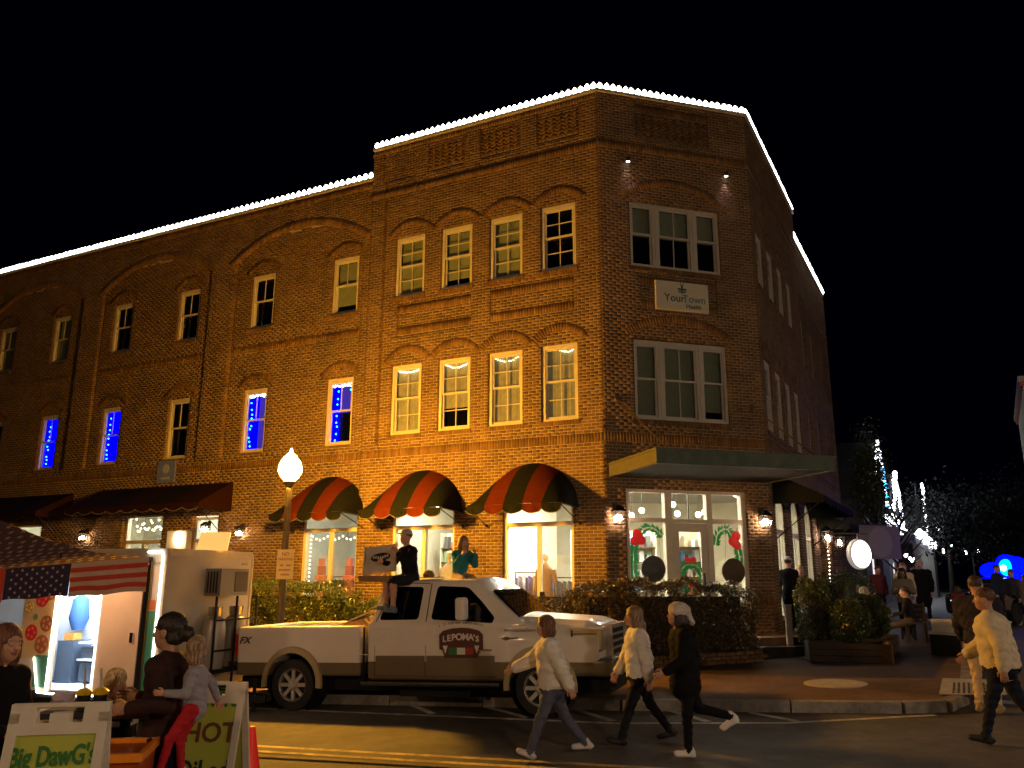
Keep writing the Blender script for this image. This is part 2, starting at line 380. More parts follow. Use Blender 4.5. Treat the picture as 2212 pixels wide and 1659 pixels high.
tag(o, 'pale round manhole cover set in the brick pavement near the corner', 'manhole cover')
# kerb ramp with dark tactile pad
mb = MB(); pts = [(6.35, 12.95), (7.25, 12.75), (8.0, 14.2), (7.25, 14.6)]
mb.add([(x, y, gz(x, y) + .168) for x, y in pts], [(0, 1, 2, 3)]); c = mb.build('ramp', M['concrete'], fix=False); c['kind'] = 'structure'
mb = MB()
for i in range(9):
    for j in range(8):
        x = 6.62 + i * .07 + j * .07; y = 13.05 - i * .015 + j * .13; mb.cyl((x, y, gz(x, y) + .168), (x, y, gz(x, y) + .182), .022, .014, 6)
o = mb.build('tactile_paving', M['black']); tag(o, kind='structure')

# ================================================================== MAIN BUILDING
C0 = Vector((2.14514, 18.87852, 0)); C1 = Vector((6.26510, 20.05021, 0))
AL, AF, AR = R(-26.9072), R(15.8754), R(61.5581); Z = 2.2
def wp(F, x, y, z):
    """point on a facade: x towards the viewer's right, y inwards, z height above camera level"""
    o, a = {'L': (C0, AL), 'F': (C0, AF), 'R': (C1, AR)}[F]
    return Vector((o.x + x * math.cos(a) - y * math.sin(a), o.y + x * math.sin(a) + y * math.cos(a), z + Z))
ANG = {'L': AL, 'F': AF, 'R': AR}
bld = thing('brick_building', 'three storey brick corner building outlined with white roof lights', 'building', C0)
def bpart(name, me, F, x=0, y=0, z=0, parent=None):
    o = link(name, me, bld); o.location = wp(F, x, y, z) - C0; o.rotation_euler = (0, 0, ANG[F]); return o
CH = .0775; BL = .205; G = .01
def cutspan(segs, x0, x1, dep):
    out = []
    for a, b, d in segs:
        if x1 <= a or x0 >= b: out.append((a, b, d)); continue
        if a < x0: out.append((a, x0, d))
        if dep is not None: out.append((max(a, x0), min(b, x1), dep))
        if b > x1: out.append((x1, b, d))
    return out
def halfw(w, z1, rise, z):
    if z <= z1: return w / 2
    if not rise or z >= z1 + rise: return 0
    Rr = (w * w / 4 + rise * rise) / (2 * rise); zc = z1 + rise - Rr; return math.sqrt(max(0, Rr * Rr - (z - zc) ** 2))
def brickwork(F, x0, x1, z0, z1, y0, feats, sold=(), arches=(), herr=()):
    """feats: (xa, xb, za, zb, rise, depth or None for an opening)"""
    sold = [(s[0], s[1], z0 + round((s[2] - z0) / CH) * CH, round(s[3] / CH) * CH, s[4]) for s in sold]
    B = []; mort = MB(); rows = int(round((z1 - z0) / CH))
    for r in range(rows):
        za = z0 + r * CH; zm = za + CH / 2; segs = [(x0, x1, y0)]
        for xa, xb, fa, fb, rise, dep in feats:
            if fa - .01 <= zm <= fb + rise:
                hw = halfw(xb - xa, fb, rise, zm); c = (xa + xb) / 2
                if hw > .02: segs = cutspan(segs, c - hw, c + hw, dep)
        for a, b, d in segs: mort.box(a + .02, b - .02, d + .003, d + .16, za + .003, za + CH + .001)
        for s in sold:
            if s[2] - .001 < zm < s[2] + s[3]: segs = cutspan(segs, s[0], s[1], None)
        off = (r % 2) * BL / 2
        for a, b, d in segs:
            k = math.floor((a - off) / BL); x = k * BL + off
            while x < b:
                u, v = max(a, x), min(b, x + BL - G) if x + BL < b else b
                if v - u > .008: B.append((u, v, d, za, za + CH - G, 0, (u == x and abs(v - x - BL + G) < 1e-6)))
                x += BL
    for s in sold:
        xa, xb, za, h, dep = s; x = xa
        while x < xb - .03:
            ok = True
            for fx0, fx1, fa, fb, rise, d in feats:
                if d is None and fx0 < x + .03 < fx1 and fa < za + h / 2 < fb + rise: ok = False
            if ok: B.append((x, x + CH - G, dep, za, za + h - G, 0, False))
            x += CH
    V = []; 
    for u, v, d, a, b, t, full in B:
        j = rng.uniform(-.0008, .0008)
        V.append([(u, d + j, a), (v, d + j, a), (v, d + .2, a), (u, d + .2, a), (u, d + j, b), (v, d + j, b), (v, d + .2, b), (u, d + .2, b)])
    # arches: radial bricks standing a little proud
    for xc, w, zs, rise, th, dep in arches:
        Rr = (w * w / 4 + rise * rise) / (2 * rise); zc = zs + rise - Rr; am = math.asin(w / 2 / Rr); n = int(round(2 * am * (Rr + th / 2) / .078))
        for i in range(n):
            t0 = -am + 2 * am * i / n; t1 = -am + 2 * am * (i + 1) / n - .010 / Rr; q = []
            for y in (dep - .009, dep + .06):
                for rr, t in ((Rr, t0), (Rr, t1), (Rr + th, t1), (Rr + th, t0)): q.append((xc + rr * math.sin(t), y, zc + rr * math.cos(t)))
            V.append([q[0], q[1], q[5], q[4], q[3], q[2], q[6], q[7]])
    for xa, xb, za, zb, dep in herr:                               # herringbone panel
        P = .0775
        for i in range(-30, 60):
            for j in range(-30, 60):
                # 45 degree herringbone lattice, bricks of 2.6 x 1
                for kind in (0, 1):
                    cx = (i * P * 1.414 + (0 if kind == 0 else .085)); cz = j * P * 1.414 + (0 if kind == 0 else .0)
                    X = xa + cx; Zz = za + cz
                    if (i + 0) % 2: continue
                    if xa + .06 < X < xb - .06 and za + .06 < Zz < zb - .06:
                        an = R(45 if kind == 0 else -45); c, s_ = math.cos(an), math.sin(an); q = []
                        for y in (dep - .006, dep + .03):
                            for dx, dz in ((-.085, -.03), (.085, -.03), (.085, .03), (-.085, .03)): q.append((X + dx * c - dz * s_, y, Zz + dx * s_ + dz * c))
                        V.append([q[0], q[1], q[5], q[4], q[3], q[2], q[6], q[7]])
    return B, np.array(V), mort
BF = np.array([(0, 1, 5, 4), (1, 2, 6, 5), (4, 5, 6, 7), (3, 0, 4, 7), (1, 0, 3, 2)])
FULL = []   # candidate single bricks
def finish_wall(F, res, name='wall'):
    B, V, mort = res
    w = mort.build(name, M['mortar'], bld, wp(F, 0, 0, 0) - C0, ANG[F], fix=False)
    FULL.append([F, w, B, V]); return w
opening = lambda a, b, z0, z1, rise=0: (a, b, z0, z1, rise, None)
ZB = -2.35
# --- left facade, corner block (x = -s)
CW = [1.12, 2.6, 4.09, 5.58]; f = []; ar = []
for c in CW:
    for zb, zt in ((3.66, 5.58), (7.5, 9.25)):
        f.append(opening(-c - .48, -c + .48, zb, zt)); ar.append((-c, 1.24, zt + .02, .3, .2, 0))
SF = [(1.72, 1.84), (4.93, 1.88), (7.97, 1.88)]        # shop windows: centre s, width
for c, w in SF[:2]: f.append(opening(-c - w / 2, -c + w / 2, -.75, 1.75, .55))
for a, b in ((.7, 3.05), (3.6, 5.95)): f.append((-b, -a, 6.36, 7.3, 0, .035))
for a, b in ((.5, 1.7), (2.2, 3.4), (3.9, 5.1), (5.5, 6.6)): f.append((-b, -a, 11.1, 11.95, 0, .03))
f.append((-6.5, -6.44, 3.4, 11.2, 0, .06))
sold = [(-7, 0, 3.1, .2, -.012), (-7, 0, 10.6, .24, -.02), (-7, -.0, 11.98, .18, 0)] + [(-b, -a, z, .2, .02) for a, b in ((.7, 3.05), (3.6, 5.95)) for z in (6.42, 7.0)]
finish_wall('L', brickwork('L', -6.97, 0, ZB, 12.16, 0, f, sold, ar, [(-1.7, -.5, 11.1, 11.9, .03), (-3.4, -2.2, 11.1, 11.9, .03), (-5.1, -3.9, 11.1, 11.9, .03)]))
# --- left facade, lower block, with recessed arched panels
LW = [7.95, 11.12, 14.3, 17.45, 20.65, 23.8]; f = []; ar = []
for a, b in ((7.3, 12.25), (13.3, 18.45), (19.5, 24.65)):
    f.append((-b, -a, 3.45, 9.6, .85, .2)); ar.append((-(a + b) / 2, b - a + .3, 9.5, .88, .24, .1))
for c in LW:
    for zb, zt in ((3.56, 5.48), (7.39, 9.11)):
        f.append(opening(-c - .47, -c + .47, zb, zt)); ar.append((-c, 1.2, zt + .02, .28, .2, .2))
f.append(opening(-7.97 - .94, -7.97 + .94, -.75, 1.75, .55))
f.append(opening(-16.2, -14.4, -1.8, 1.86)); f.append(opening(-13.15, -12.1, -1.8, 1.72)); f.append(opening(-21.8, -20.2, -1.8, 1.7))
sold = [(-27.5, -6.97, 3.1, .2, .09)] + [(-b, -a, 6.62, .2, .185) for a, b in ((7.3, 12.25), (13.3, 18.45), (19.5, 24.65))] + [(-27.5, -6.97, 11.08, .2, .085)]
finish_wall('L', brickwork('L', -27.5, -6.97, ZB, 11.3, .1, f, sold, ar))
# --- chamfered front
f = [opening(.81, 3.3, 3.66, 5.62), opening(.81, 3.3, 7.5, 9.25), opening(.5, 3.62, -1.3, 2.02), (1.05, 3.15, 6.36, 7.36, 0, .03), (1.05, 3.15, 11.0, 12.0, 0, .04)]
finish_wall('F', brickwork('F', 0, 4.28, -1.4, 12.16, 0, f, [(0, 4.28, 3.1, .2, -.012), (0, 4.28, 10.6, .24, -.02), (1.05, 3.15, 11.8, .22, .02), (1.05, 1.35, 6.42, .2, .01), (1.35, 3.15, 6.42, .2, .02), (1.05, 3.15, 7.08, .2, .02), (0, 4.28, -.62, .2, -.01)],
            [(2.06, 2.75, 9.3, .45, .21, 0), (2.06, 2.75, 5.68, .42, .21, 0)], [(1.05, 3.15, 11.02, 11.8, .04)]))
# --- right facade
f = []; ar = []
for i in range(4):
    c = .78 + 1.42 * i
    for zb, zt in ((3.62, 5.5), (7.5, 9.05)): f.append(opening(c - .45, c + .45, zb, zt)); ar.append((c, 1.15, zt + .02, .28, .2, 0))
for i in range(3): f.append(opening(.5 + i * 2.1, 1.9 + i * 2.1, -1.0, 1.7, .5))
for a, b in ((.4, 2.6), (3.0, 5.4)): f.append((a, b, 6.4, 7.2, 0, .02)); f.append((a, b, 11.1, 11.95, 0, .03))
finish_wall('R', brickwork('R', 0, 6.95, -1.6, 12.16, 0, f, [(0, 6.95, 3.1, .2, -.012), (0, 6.95, 10.6, .24, -.02)], ar))
f = [(7.2, 13.5, 3.6, 6.1, 0, .14), (7.2, 13.5, 6.6, 9.5, 0, .14), (7.2, 13.5, -1.5, 2.4, 0, .1)]
for c in (8.3, 10.3, 12.3):
    for zb, zt in ((3.8, 5.6), (7.05, 8.9)): f.append(opening(c - .45, c + .45, zb, zt))
f.append(opening(8.0, 9.2, -1.4, 1.2, .5)); f.append(opening(10.6, 11.8, -1.4, 1.2, .5))
finish_wall('R', brickwork('R', 6.95, 13.8, -1.6, 11.3, .05, f, [(6.95, 13.8, 3.1, .2, .03)], [(8.6, 1.5, 1.3, .5, .2, .1), (11.2, 1.5, 1.3, .5, .2, .1)]))
# the nearest whole bricks are objects of their own, the rest of each wall is one mesh of bricks
cand = []
for wi, (F, w, B, V) in enumerate(FULL):
    for bi, b in enumerate(B):
        if b[6] and b[3] > -.25 and abs(b[2]) < .001:
            p = wp(F, b[0] + .1, 0, b[3]); d = p.length
            nrm = Vector((math.sin(ANG[F]), -math.cos(ANG[F]), 0)); fc = -nrm.dot(p - Vector((0, 0, 2.2))) / d
            hid = (F == 'F' and (b[3] < -.2)) or F == 'R'
            if not hid: cand.append((fc / d ** 2, wi, bi))
cand.sort(reverse=True); cand = cand[:294]; picked = {}
for _, wi, bi in cand: picked.setdefault(wi, []).append(bi)
mb = MB(); mb.box(0, BL - G, 0, .1, 0, CH - G); brick_me = mb.mesh('brick', M['brick'])
for wi, (F, w, B, V) in enumerate(FULL):
    sel = set(picked.get(wi, ())); keep = np.array([i not in sel for i in range(len(V))])
    K = V[keep]; n = len(K)
    FF = (BF[None] + (np.arange(n) * 8)[:, None, None]).reshape(-1, 4)
    o = link('brickwork', np_mesh('brickwork', K.reshape(-1, 3), FF, [M['brick']]), w); o['kind'] = 'stuff'
    for i in sel:
        b = B[i]; link('brick', brick_me, w, (b[0], b[2] + random.uniform(-.002, .002), b[3]))
# roof slab, parapet coping, back walls
mb = MB(); P = [wp('L', -27.5, .2, 0), wp('L', 0, .2, 0), wp('F', 4.28, .2, 0), wp('R', 13.8, .2, 0), wp('R', 13.8, 12, 0), wp('L', -27.5, 14, 0)]
mb.prism([(p.x - C0.x, p.y - C0.y) for p in P], 10.3 + Z, 10.5 + Z, plane='XY'); mb.prism([(p.x - C0.x, p.y - C0.y) for p in P], 2.55 + Z, 2.7 + Z, plane='XY')
for a, b in ((P[3], P[4]), (P[4], P[5]), (P[5], P[0])):
    a = a - C0; b = b - C0; mb.add([(a.x, a.y, 0), (b.x, b.y, 0), (b.x, b.y, 11.1 + Z), (a.x, a.y, 11.1 + Z)], [(0, 1, 2, 3)])
mb.build('roof', M['stone'], bld, fix=False)
def coping(pts, z, w0=-.06, w1=.3):
    """pts list of (F,x); one stone strip"""
    mb = MB()
    for (F, a), (F2, b) in zip(pts[:-1], pts[1:]):
        pass
    return mb
for F, a, b, z in (('L', -6.97, .02, 12.16), ('F', -.02, 4.3, 12.16), ('R', -.02, 6.97, 12.16), ('L', -27.5, -6.98, 11.3), ('R', 6.98, 13.8, 11.3)):
    n = max(1, round((b - a) / 1.0))
    for i in range(n):
        mb = MB(); mb.box(a + (b - a) * i / n + .004, a + (b - a) * (i + 1) / n - .004, (-.06 if z > 12 else .03), .3, z, z + .07)
        bpart('coping_stone', mb.mesh('coping_stone', M['stone']), F)
mb = MB(); mb.box(-.1, .1, 0, 3, 0, 1); mb.build('wall', M['mortar'], bld, wp('L', -6.9, .05, 11.15) - C0, AL)
# ------------------------------------------------------------------ windows
def window(F, xc, zb, w, h, rec, kind='44', back='dark', label=None, shade=1.):
    """part of the building: window casing > sash, muntins, panes, blind"""
    mb = MB(); c = .075; y0 = rec; y1 = rec + .12
    mb.box(-w / 2, -w / 2 + c, y0, y1, 0, h); mb.box(w / 2 - c, w / 2, y0, y1, 0, h)
    mb.box(-w / 2 + c, w / 2 - c, y0 - .004, y1, h - c - .03, h); mb.box(-w / 2 + c, w / 2 - c, y0 - .01, y1, 0, .055)
    o = bpart('window', mb.mesh('window', M['white']), F, xc, 0, zb)
    if label: o['label'] = label
    i0 = -w / 2 + c; i1 = w / 2 - c; zt = h - c - .03; zm = h * .5
    s = MB(); ys = rec + .03; sw = .04
    s.box(i0, i0 + sw, ys, ys + .035, zm, zt); s.box(i1 - sw, i1, ys, ys + .035, zm, zt); s.box(i0 + sw, i1 - sw, ys - .002, ys + .035, zt - .045, zt); s.box(i0 + sw, i1 - sw, ys - .002, ys + .035, zm, zm + .05)
    s.build('sash', M['white'], o)
    s = MB(); y2 = ys + .04
    s.box(i0, i0 + sw, y2, y2 + .035, .055, zm); s.box(i1 - sw, i1, y2, y2 + .035, .055, zm); s.box(i0 + sw, i1 - sw, y2 - .002, y2 + .035, .055, .12); s.build('sash', M['white'], o)
    m = MB(); nc, nr = {'44': (2, 2), '21': (2, 1), '11': (1, 1), '24': (2, 1)}[kind]; lo = (2, 2) if kind == '44' else (1, 1)
    if kind == '24': nc, nr, lo = 2, 1, (2, 1)
    rows = [(zm + .05, zt - .045, nc, nr, ys + .012), (.12, zm, lo[0], lo[1], y2 + .012)]; anym = False
    for a, b, cc, rr, y in rows:
        for k in range(1, cc): xx = i0 + sw + (i1 - i0 - 2 * sw) * k / cc; m.box(xx - .011, xx + .011, y - .006, y + .012, a, b); anym = True
        for k in range(1, rr): zz = a + (b - a) * k / rr; m.box(i0 + sw, i1 - sw, y - .003, y + .010, zz - .011, zz + .011); anym = True
    if anym: m.build('muntin', M['white'], o)
    for a, b, cc, rr, y in rows:
        for p in range(cc):
            for q in range(rr):
                g = MB(); x0 = i0 + sw + (i1 - i0 - 2 * sw) * p / cc; x1 = i0 + sw + (i1 - i0 - 2 * sw) * (p + 1) / cc
                g.box(x0, x1, y + .014, y + .018, a + (b - a) * q / rr, a + (b - a) * (q + 1) / rr); g.build('pane', M['glass'], o)
    yb = rec + .16
    g = MB(); g.box(-w / 2, w / 2, yb + .05, yb + .06, 0, h); g.build('dark_room', M['darkglass'], o)
    if back in ('blind', 'half', 'low'):
        z0 = {'blind': .06, 'half': zm + .02, 'low': .3}[back]; g = MB(); n = int((zt - z0) / .035)
        for k in range(n): zz = z0 + k * .035; g.obox((0, yb, zz + .016), (i1 - .005, .003, .016), rot=Matrix.Rotation(R(18), 3, 'X'))
        g.build('blind', M['blind'], o)
    if back in ('curtain', 'curtainup'):
        z0 = .06 if back == 'curtain' else h * .32; g = MB(); n = 26
        vs = []; fs = []
        for k in range(n + 1):
            x = i0 + (i1 - i0) * k / n; yy = yb + .012 * math.sin(k * 2.1) + (.015 if abs(k - 17) < 2 else 0); vs += [(x, yy, z0), (x, yy, zt)]
        for k in range(n): fs.append((2 * k, 2 * k + 2, 2 * k + 3, 2 * k + 1))
        g.add(vs, fs); g.build('curtain', M['curtain'], o, fix=False)
    return o
sills = MB()
def sill(F, xc, zb, w, dep=0):
    mb = MB(); n = int((w + .16) / CH)
    for i in range(n): x = -w / 2 - .08 + i * CH; mb.box(x, x + CH - G, dep - .035, dep + .06, -.11, -.008)
    bpart('window_sill', mb.mesh('window_sill', M['brick']), F, xc, 0, zb)
backs3 = ['dark', 'blind', 'low', 'blind']; backs2 = ['curtain', 'curtain', 'curtainup', 'curtain']
for c, b3, b2 in zip(CW, backs3, backs2):
    window('L', -c, 7.5, .94, 1.75, .05, '44', b3); window('L', -c, 3.66, .94, 1.92, .05, '44', b2)
    sill('L', -c, 7.5, .94); sill('L', -c, 3.66, .94)
b3 = ['low', 'dark', 'dark', 'dark', 'blind', 'blind']; b2 = ['blue', 'blue', 'dark', 'blue', 'blue', 'dark']
M['bluefill'] = emit_mat('blue_glow_sheet', (.0, .0, 1.), 3.); M['bluedim'] = emit_mat('dim_blue_glow_sheet', (.08, .04, .5), 1.0)  # self-glowing sheets behind the glass stand in for the blue window light
for i, c in enumerate(LW):
    window('L', -c, 7.39, .92, 1.72, .25, '21', b3[i]); sill('L', -c, 7.39, .92, .2); sill('L', -c, 3.56, .92, .2)
    o = window('L', -c, 3.56, .92, 1.92, .25, '21', b2[i] if b2[i] != 'blue' else 'none')
    if b2[i] == 'blue':
        if i >= 3:
            mb = MB(); mb.box(-.38, .38, .40, .405, .06, 1.8); mb.build('curtain', M['bluefill'], o)
        else:
            mb = MB(); mb.box(-.38, .38, .41, .415, (.06 if i else .95), 1.8); mb.build('curtain', M['bluedim'], o)
            mb = MB(); mb.box(-.38, .02 if i else -.12, .40, .405, .06, 1.72); 
            if not i: mb.box(.27, .38, .395, .40, 1.1, 1.7)
            mb.build('curtain', M['bluefill'], o)
for zb, h, bk in ((7.5, 1.75, 'half'), (3.66, 1.96, 'blind')):
    for k, (xc, w, kd) in enumerate(((1.16, .7, '11'), (2.055, 1.02, '24'), (2.95, .7, '11'))):
        window('F', xc, zb, w, h, .05, kd, 'low' if (k == 2 and zb < 5) else bk)
    sill('F', 2.055, zb, 2.5)
    mb = MB(); 
    for x in (1.527, 2.583): mb.box(x - .02, x + .02, .03, .2, 0, h)
    bpart('mullion', mb.mesh('mullion', M['white']), 'F', 0, 0, zb)
for i in range(4):
    c = .78 + 1.42 * i; window('R', c, 7.5, .88, 1.55, .05, '44', 'half'); window('R', c, 3.62, .88, 1.88, .05, '44', 'blind'); sill('R', c, 7.5, .88); sill('R', c, 3.62, .88)
for c in (8.3, 10.3, 12.3):
    window('R', c, 7.05, .88, 1.85, .25, '21', 'dark'); window('R', c, 3.8, .88, 1.8, .25, '21', 'dark')
# ------------------------------------------------------------------ shop fronts
def shopfront(F, xc, w, zb, ztop, rise, ztr, y=.07, mull=(0,), kick=None, mt='cream'):
    """casing with transom; > mullion, pane"""
    c = .08; mb = MB(); mb.box(-w / 2, -w / 2 + c, y, y + .14, zb, ztop); mb.box(w / 2 - c, w / 2, y, y + .14, zb, ztop); mb.box(-w / 2 + c, w / 2 - c, y - .02, y + .14, zb, zb + .12)
    mb.box(-w / 2 + c, w / 2 - c, y - .015, y + .14, ztr, ztr + .1)
    if rise:
        n = 14; Rr = (w * w / 4 + rise * rise) / (2 * rise); zc = ztop + rise - Rr; am = math.asin(w / 2 / Rr)
        for i in range(n):
            t0 = -am + 2 * am * i / n; t1 = -am + 2 * am * (i + 1) / n; q = []
            for yy in (y, y + .14):
                for rr, t in ((Rr - .08, t0), (Rr - .08, t1), (Rr, t1), (Rr, t0)): q.append((rr * math.sin(t), yy, zc + rr * math.cos(t)))
            mb.add([q[0], q[1], q[5], q[4], q[3], q[2], q[6], q[7]], [(0, 3, 2, 1), (4, 5, 6, 7), (0, 1, 5, 4), (1, 2, 6, 5), (2, 3, 7, 6), (3, 0, 4, 7)])
    else: mb.box(-w / 2 + c, w / 2 - c, y - .01, y + .14, ztop - c, ztop)
    o = bpart('window', mb.mesh('window', M[mt]), F, xc, 0, 0); o['label'] = 'lit shop window with transom'
    xs = [-w / 2 + c] + [m for m in mull] + [w / 2 - c]
    for m in mull: s = MB(); s.box(m - .05, m + .05, y + .01, y + .12, zb + .12, ztr); s.build('mullion', M[mt], o)
    for a, b in zip(xs[:-1], xs[1:]): g = MB(); g.box(a, b, y + .06, y + .066, zb + .12, ztr); g.build('pane', M['glass'], o)
    g = MB()
    if rise:
        poly = [(-w / 2 + .06, ztr + .1), (w / 2 - .06, ztr + .1), (w / 2 - .06, ztop)] + [((w / 2 - .06) * math.cos(t), ztop + (rise - .04) * math.sin(t)) for t in [math.pi * k / 12 for k in range(1, 12)]] + [(-w / 2 + .06, ztop)]
        g.prism(poly, y + .06, y + .066)
    else: g.box(-w / 2 + c, w / 2 - c, y + .06, y + .066, ztr + .1, ztop - c)
    g.build('pane', M['glass'], o); return o
for c, w in SF: shopfront('L', -c, w, -.75, 1.75, .55, 1.18, y=.07 + (.1 if c > 7 else 0))
shopfront('L', -15.3, 1.7, -1.8, 1.86, 0, .98, y=.2, mt='white'); shopfront('L', -12.62, 1.0, -1.8, 1.72, 0, .98, y=.2, mt='white', mull=()); shopfront('L', -21.0, 1.5, -1.8, 1.7, 0, .95, y=.2, mt='white')
for i in range(3): shopfront('R', 1.2 + i * 2.1, 1.36, -1.0, 1.7, .5, 1.1, mull=(0,))
# corner shop front with the door
mb = MB(); y = .06
for a, b in ((.5, .6), (1.5, 1.68), (2.58, 2.72), (3.5, 3.62)): mb.box(a, b, y, y + .16, -1.25, 1.94)
mb.box(.5, 3.62, y - .012, y + .16, 1.94, 2.03); mb.box(.6, 1.5, y + .004, y + .15, 1.26, 1.36); mb.box(1.68, 2.58, y + .004, y + .15, 1.26, 1.34); mb.box(2.72, 3.5, y + .004, y + .15, 1.26, 1.36)
mb.box(.6, 1.5, y + .004, y + .15, -.72, -.55); mb.box(2.72, 3.5, y + .004, y + .15, -.72, -.55); mb.box(.6, 1.5, y + .03, y + .12, -1.25, -.72); mb.box(2.72, 3.5, y + .03, y + .12, -1.25, -.72)
sf = bpart('shop_front', mb.mesh('shop_front', M['cream']), 'F'); sf['label'] = 'cream corner shop front with three bays'
for a, b, c, d in ((.6, 1.5, 1.36, 1.94), (1.68, 2.12, 1.34, 1.94), (2.14, 2.58, 1.34, 1.94), (2.72, 3.5, 1.36, 1.94), (.6, 1.5, -.55, 1.26), (2.72, 3.5, -.55, 1.26)):
    g = MB(); g.box(a, b, y + .07, y + .075, c, d); g.build('pane', M['glass'], sf)
mb = MB(); mb.box(2.12, 2.14, y + .05, y + .09, 1.34, 1.94); mb.build('muntin', M['black'], sf)
mb = MB()
for a, b, c, d in ((1.68, 1.85, -1.24, 1.25), (2.41, 2.58, -1.24, 1.25), (1.85, 2.41, 1.05, 1.25), (1.85, 2.41, -1.24, -.9)): mb.box(a, b, y + .03, y + .09, c, d)
door = bpart('door', mb.mesh('door', M['cream']), 'F'); g = MB(); g.box(1.85, 2.41, y + .055, y + .06, -.9, 1.05); g.build('pane', M['glass'], door)
g = MB(); g.box(2.44, 2.46, y - .02, y + .03, -.2, .12); g.build('handle', M['black'], door)
# interior shell of the shops
M['inwall'] = mat('shop_wall', (.75, .68, .5), .8, noise=.1, nscale=2); M['infloor'] = mat('shop_floor', (.25, .18, .12), .5, noise=.2); M['inceil'] = mat('shop_ceiling', (.45, .45, .42), .8, noise=.15)
A = wp('L', -10.5, .18, 0) - C0; Bp = wp('L', -.1, .18, 0) - C0; Cp = wp('F', 4.2, .2, 0) - C0; D = wp('R', 6.8, .2, 0) - C0; E1 = wp('L', -10.5, 4.2, 0) - C0; E2 = wp('R', 6.8, 3.6, 0) - C0
poly = [(p.x, p.y) for p in (A, Bp, Cp, D, E2, E1)]
mb = MB(); mb.prism(poly, 2.42 + Z, 2.46 + Z, plane='XY'); mb.build('shop_ceiling', M['inceil'], bld)
mb = MB(); mb.prism(poly, -1.32 + Z, -1.28 + Z, plane='XY'); mb.build('shop_floor', M['infloor'], bld)
def vwall(a, b, m=M['inwall']):
    d = (b - a).normalized(); n = Vector((-d.y, d.x, 0)) * .04; q = [a - n, b - n, b + n, a + n]
    mb = MB(); mb.add([(v.x, v.y, zz) for zz in (-1.28 + Z, 2.42 + Z) for v in q], [(0, 3, 2, 1), (4, 5, 6, 7), (0, 1, 5, 4), (1, 2, 6, 5), (2, 3, 7, 6), (3, 0, 4, 7)]); mb.build('partition', m, bld)
vwall(E1, E2); vwall(A, E1); vwall(D, E2); vwall(wp('L', -3.3, .2, 0) - C0, wp('L', -3.3, 4.6, 0) - C0); vwall(wp('L', -6.45, .2, 0) - C0, wp('L', -6.45, 4.6, 0) - C0)
for a in ((-18, -11.2), (-23, -19)):   # rooms behind the white doors further along
    mb = MB(); x0, x1 = a
    mb.box(x0, x1, 2.4, 2.45, -2, 2.2); mb.box(x0, x1, .3, 2.45, 2.2, 2.25); mb.box(x0, x1, .3, 2.45, -2.05, -2); mb.box(x0 - .05, x0, .3, 2.45, -2, 2.2); mb.box(x1, x1 + .05, .3, 2.45, -2, 2.2)
    bpart('partition', mb.mesh('partition', M['inwall']), 'L')
M['panel'] = emit_mat('ceiling_light_panel', (1., .93, .8), 130.); M['pend'] = emit_mat('pendant_glow', (1., .93, .8), 40.)
def ceil_light(F, x, y, z=2.36, w=.5, l=1.0, m=None, lab=''):
    mb = MB(); mb.box(-l / 2, l / 2, -w / 2, w / 2, 0, .03); o = mb.build('ceiling_light', m or M['panel'], loc=wp(F, x, y, z), rz=ANG[F]); return tag(o, lab, 'ceiling light', 'ceiling lights inside the shops')
M['panel_dim'] = emit_mat('dim_light_panel', (1., .85, .6), 10.); M['panel_hot'] = emit_mat('bright_light_panel', (1., .9, .7), 330.)
M['panel_cool'] = emit_mat('cool_light_panel', (.9, .96, .95), 60.)
CLAB = ['very bright ceiling panel in the shop behind the third arched window', 'ceiling panel in the shop behind the truck roof sitters', 'cool ceiling panel behind the arched window with mini lights', 'ceiling panel behind the left bay of the corner shop', 'ceiling panel behind the right bay of the corner shop', 'ceiling panel behind the side street windows', 'ceiling panel behind the white door with bulb cluster', 'ceiling panel behind the narrow white window', 'ceiling panel behind the furthest left shop door']
for ci, (F, x, y, m) in enumerate((('L', -1.7, 1.6, M['panel_hot']), ('L', -4.9, 1.5, M['panel']), ('L', -8.2, 1.8, M['panel_cool']), ('F', 1.4, 2.4, M['panel']), ('F', 3.0, 2.6, M['panel']), ('R', 4.5, 1.6, M['panel_dim']), ('L', -15.2, 1.2, M['panel_cool']), ('L', -12.5, 1.2, M['panel_cool']), ('L', -21, 1.2, M['panel_cool']))):
    z = 2.1 if x < -11 else 2.36; ceil_light(F, x, y, z, m=m, lab=CLAB[ci])
pd = thing('pendant_light', 'glowing globe nearest the glass in the left bay transom', 'pendant light', wp('F', .9, .9, 1.55), 0, 'pendant lights in the corner shop')
mb = MB(); mb.ball((0, 0, 0), .07, 8); mb.build('globe', M['pend'], pd, smooth=True); mb = MB(); mb.cyl((0, 0, .07), (0, 0, .85), .006, n=5); mb.build('cord', M['black'], pd)
PLAB = ['second globe in the left bay transom beside the mullion', 'globe in the middle transom above the door', 'globe at the left of the right bay transom', 'large looking globe at the right of the right bay transom', 'globe further back in the middle transom', 'high globe at the back of the right bay', 'high globe at the back of the left bay', 'globe at the right of the third arched window fanlight', 'globe at the left of the third arched window fanlight', 'furthest high globe in the left bay transom', 'globe at the right of the middle arched fanlight', 'globe at the left of the middle arched fanlight', 'globe at the right of the leftmost arched fanlight', 'globe at the left of the leftmost arched fanlight', 'highest globe in the third arched fanlight']
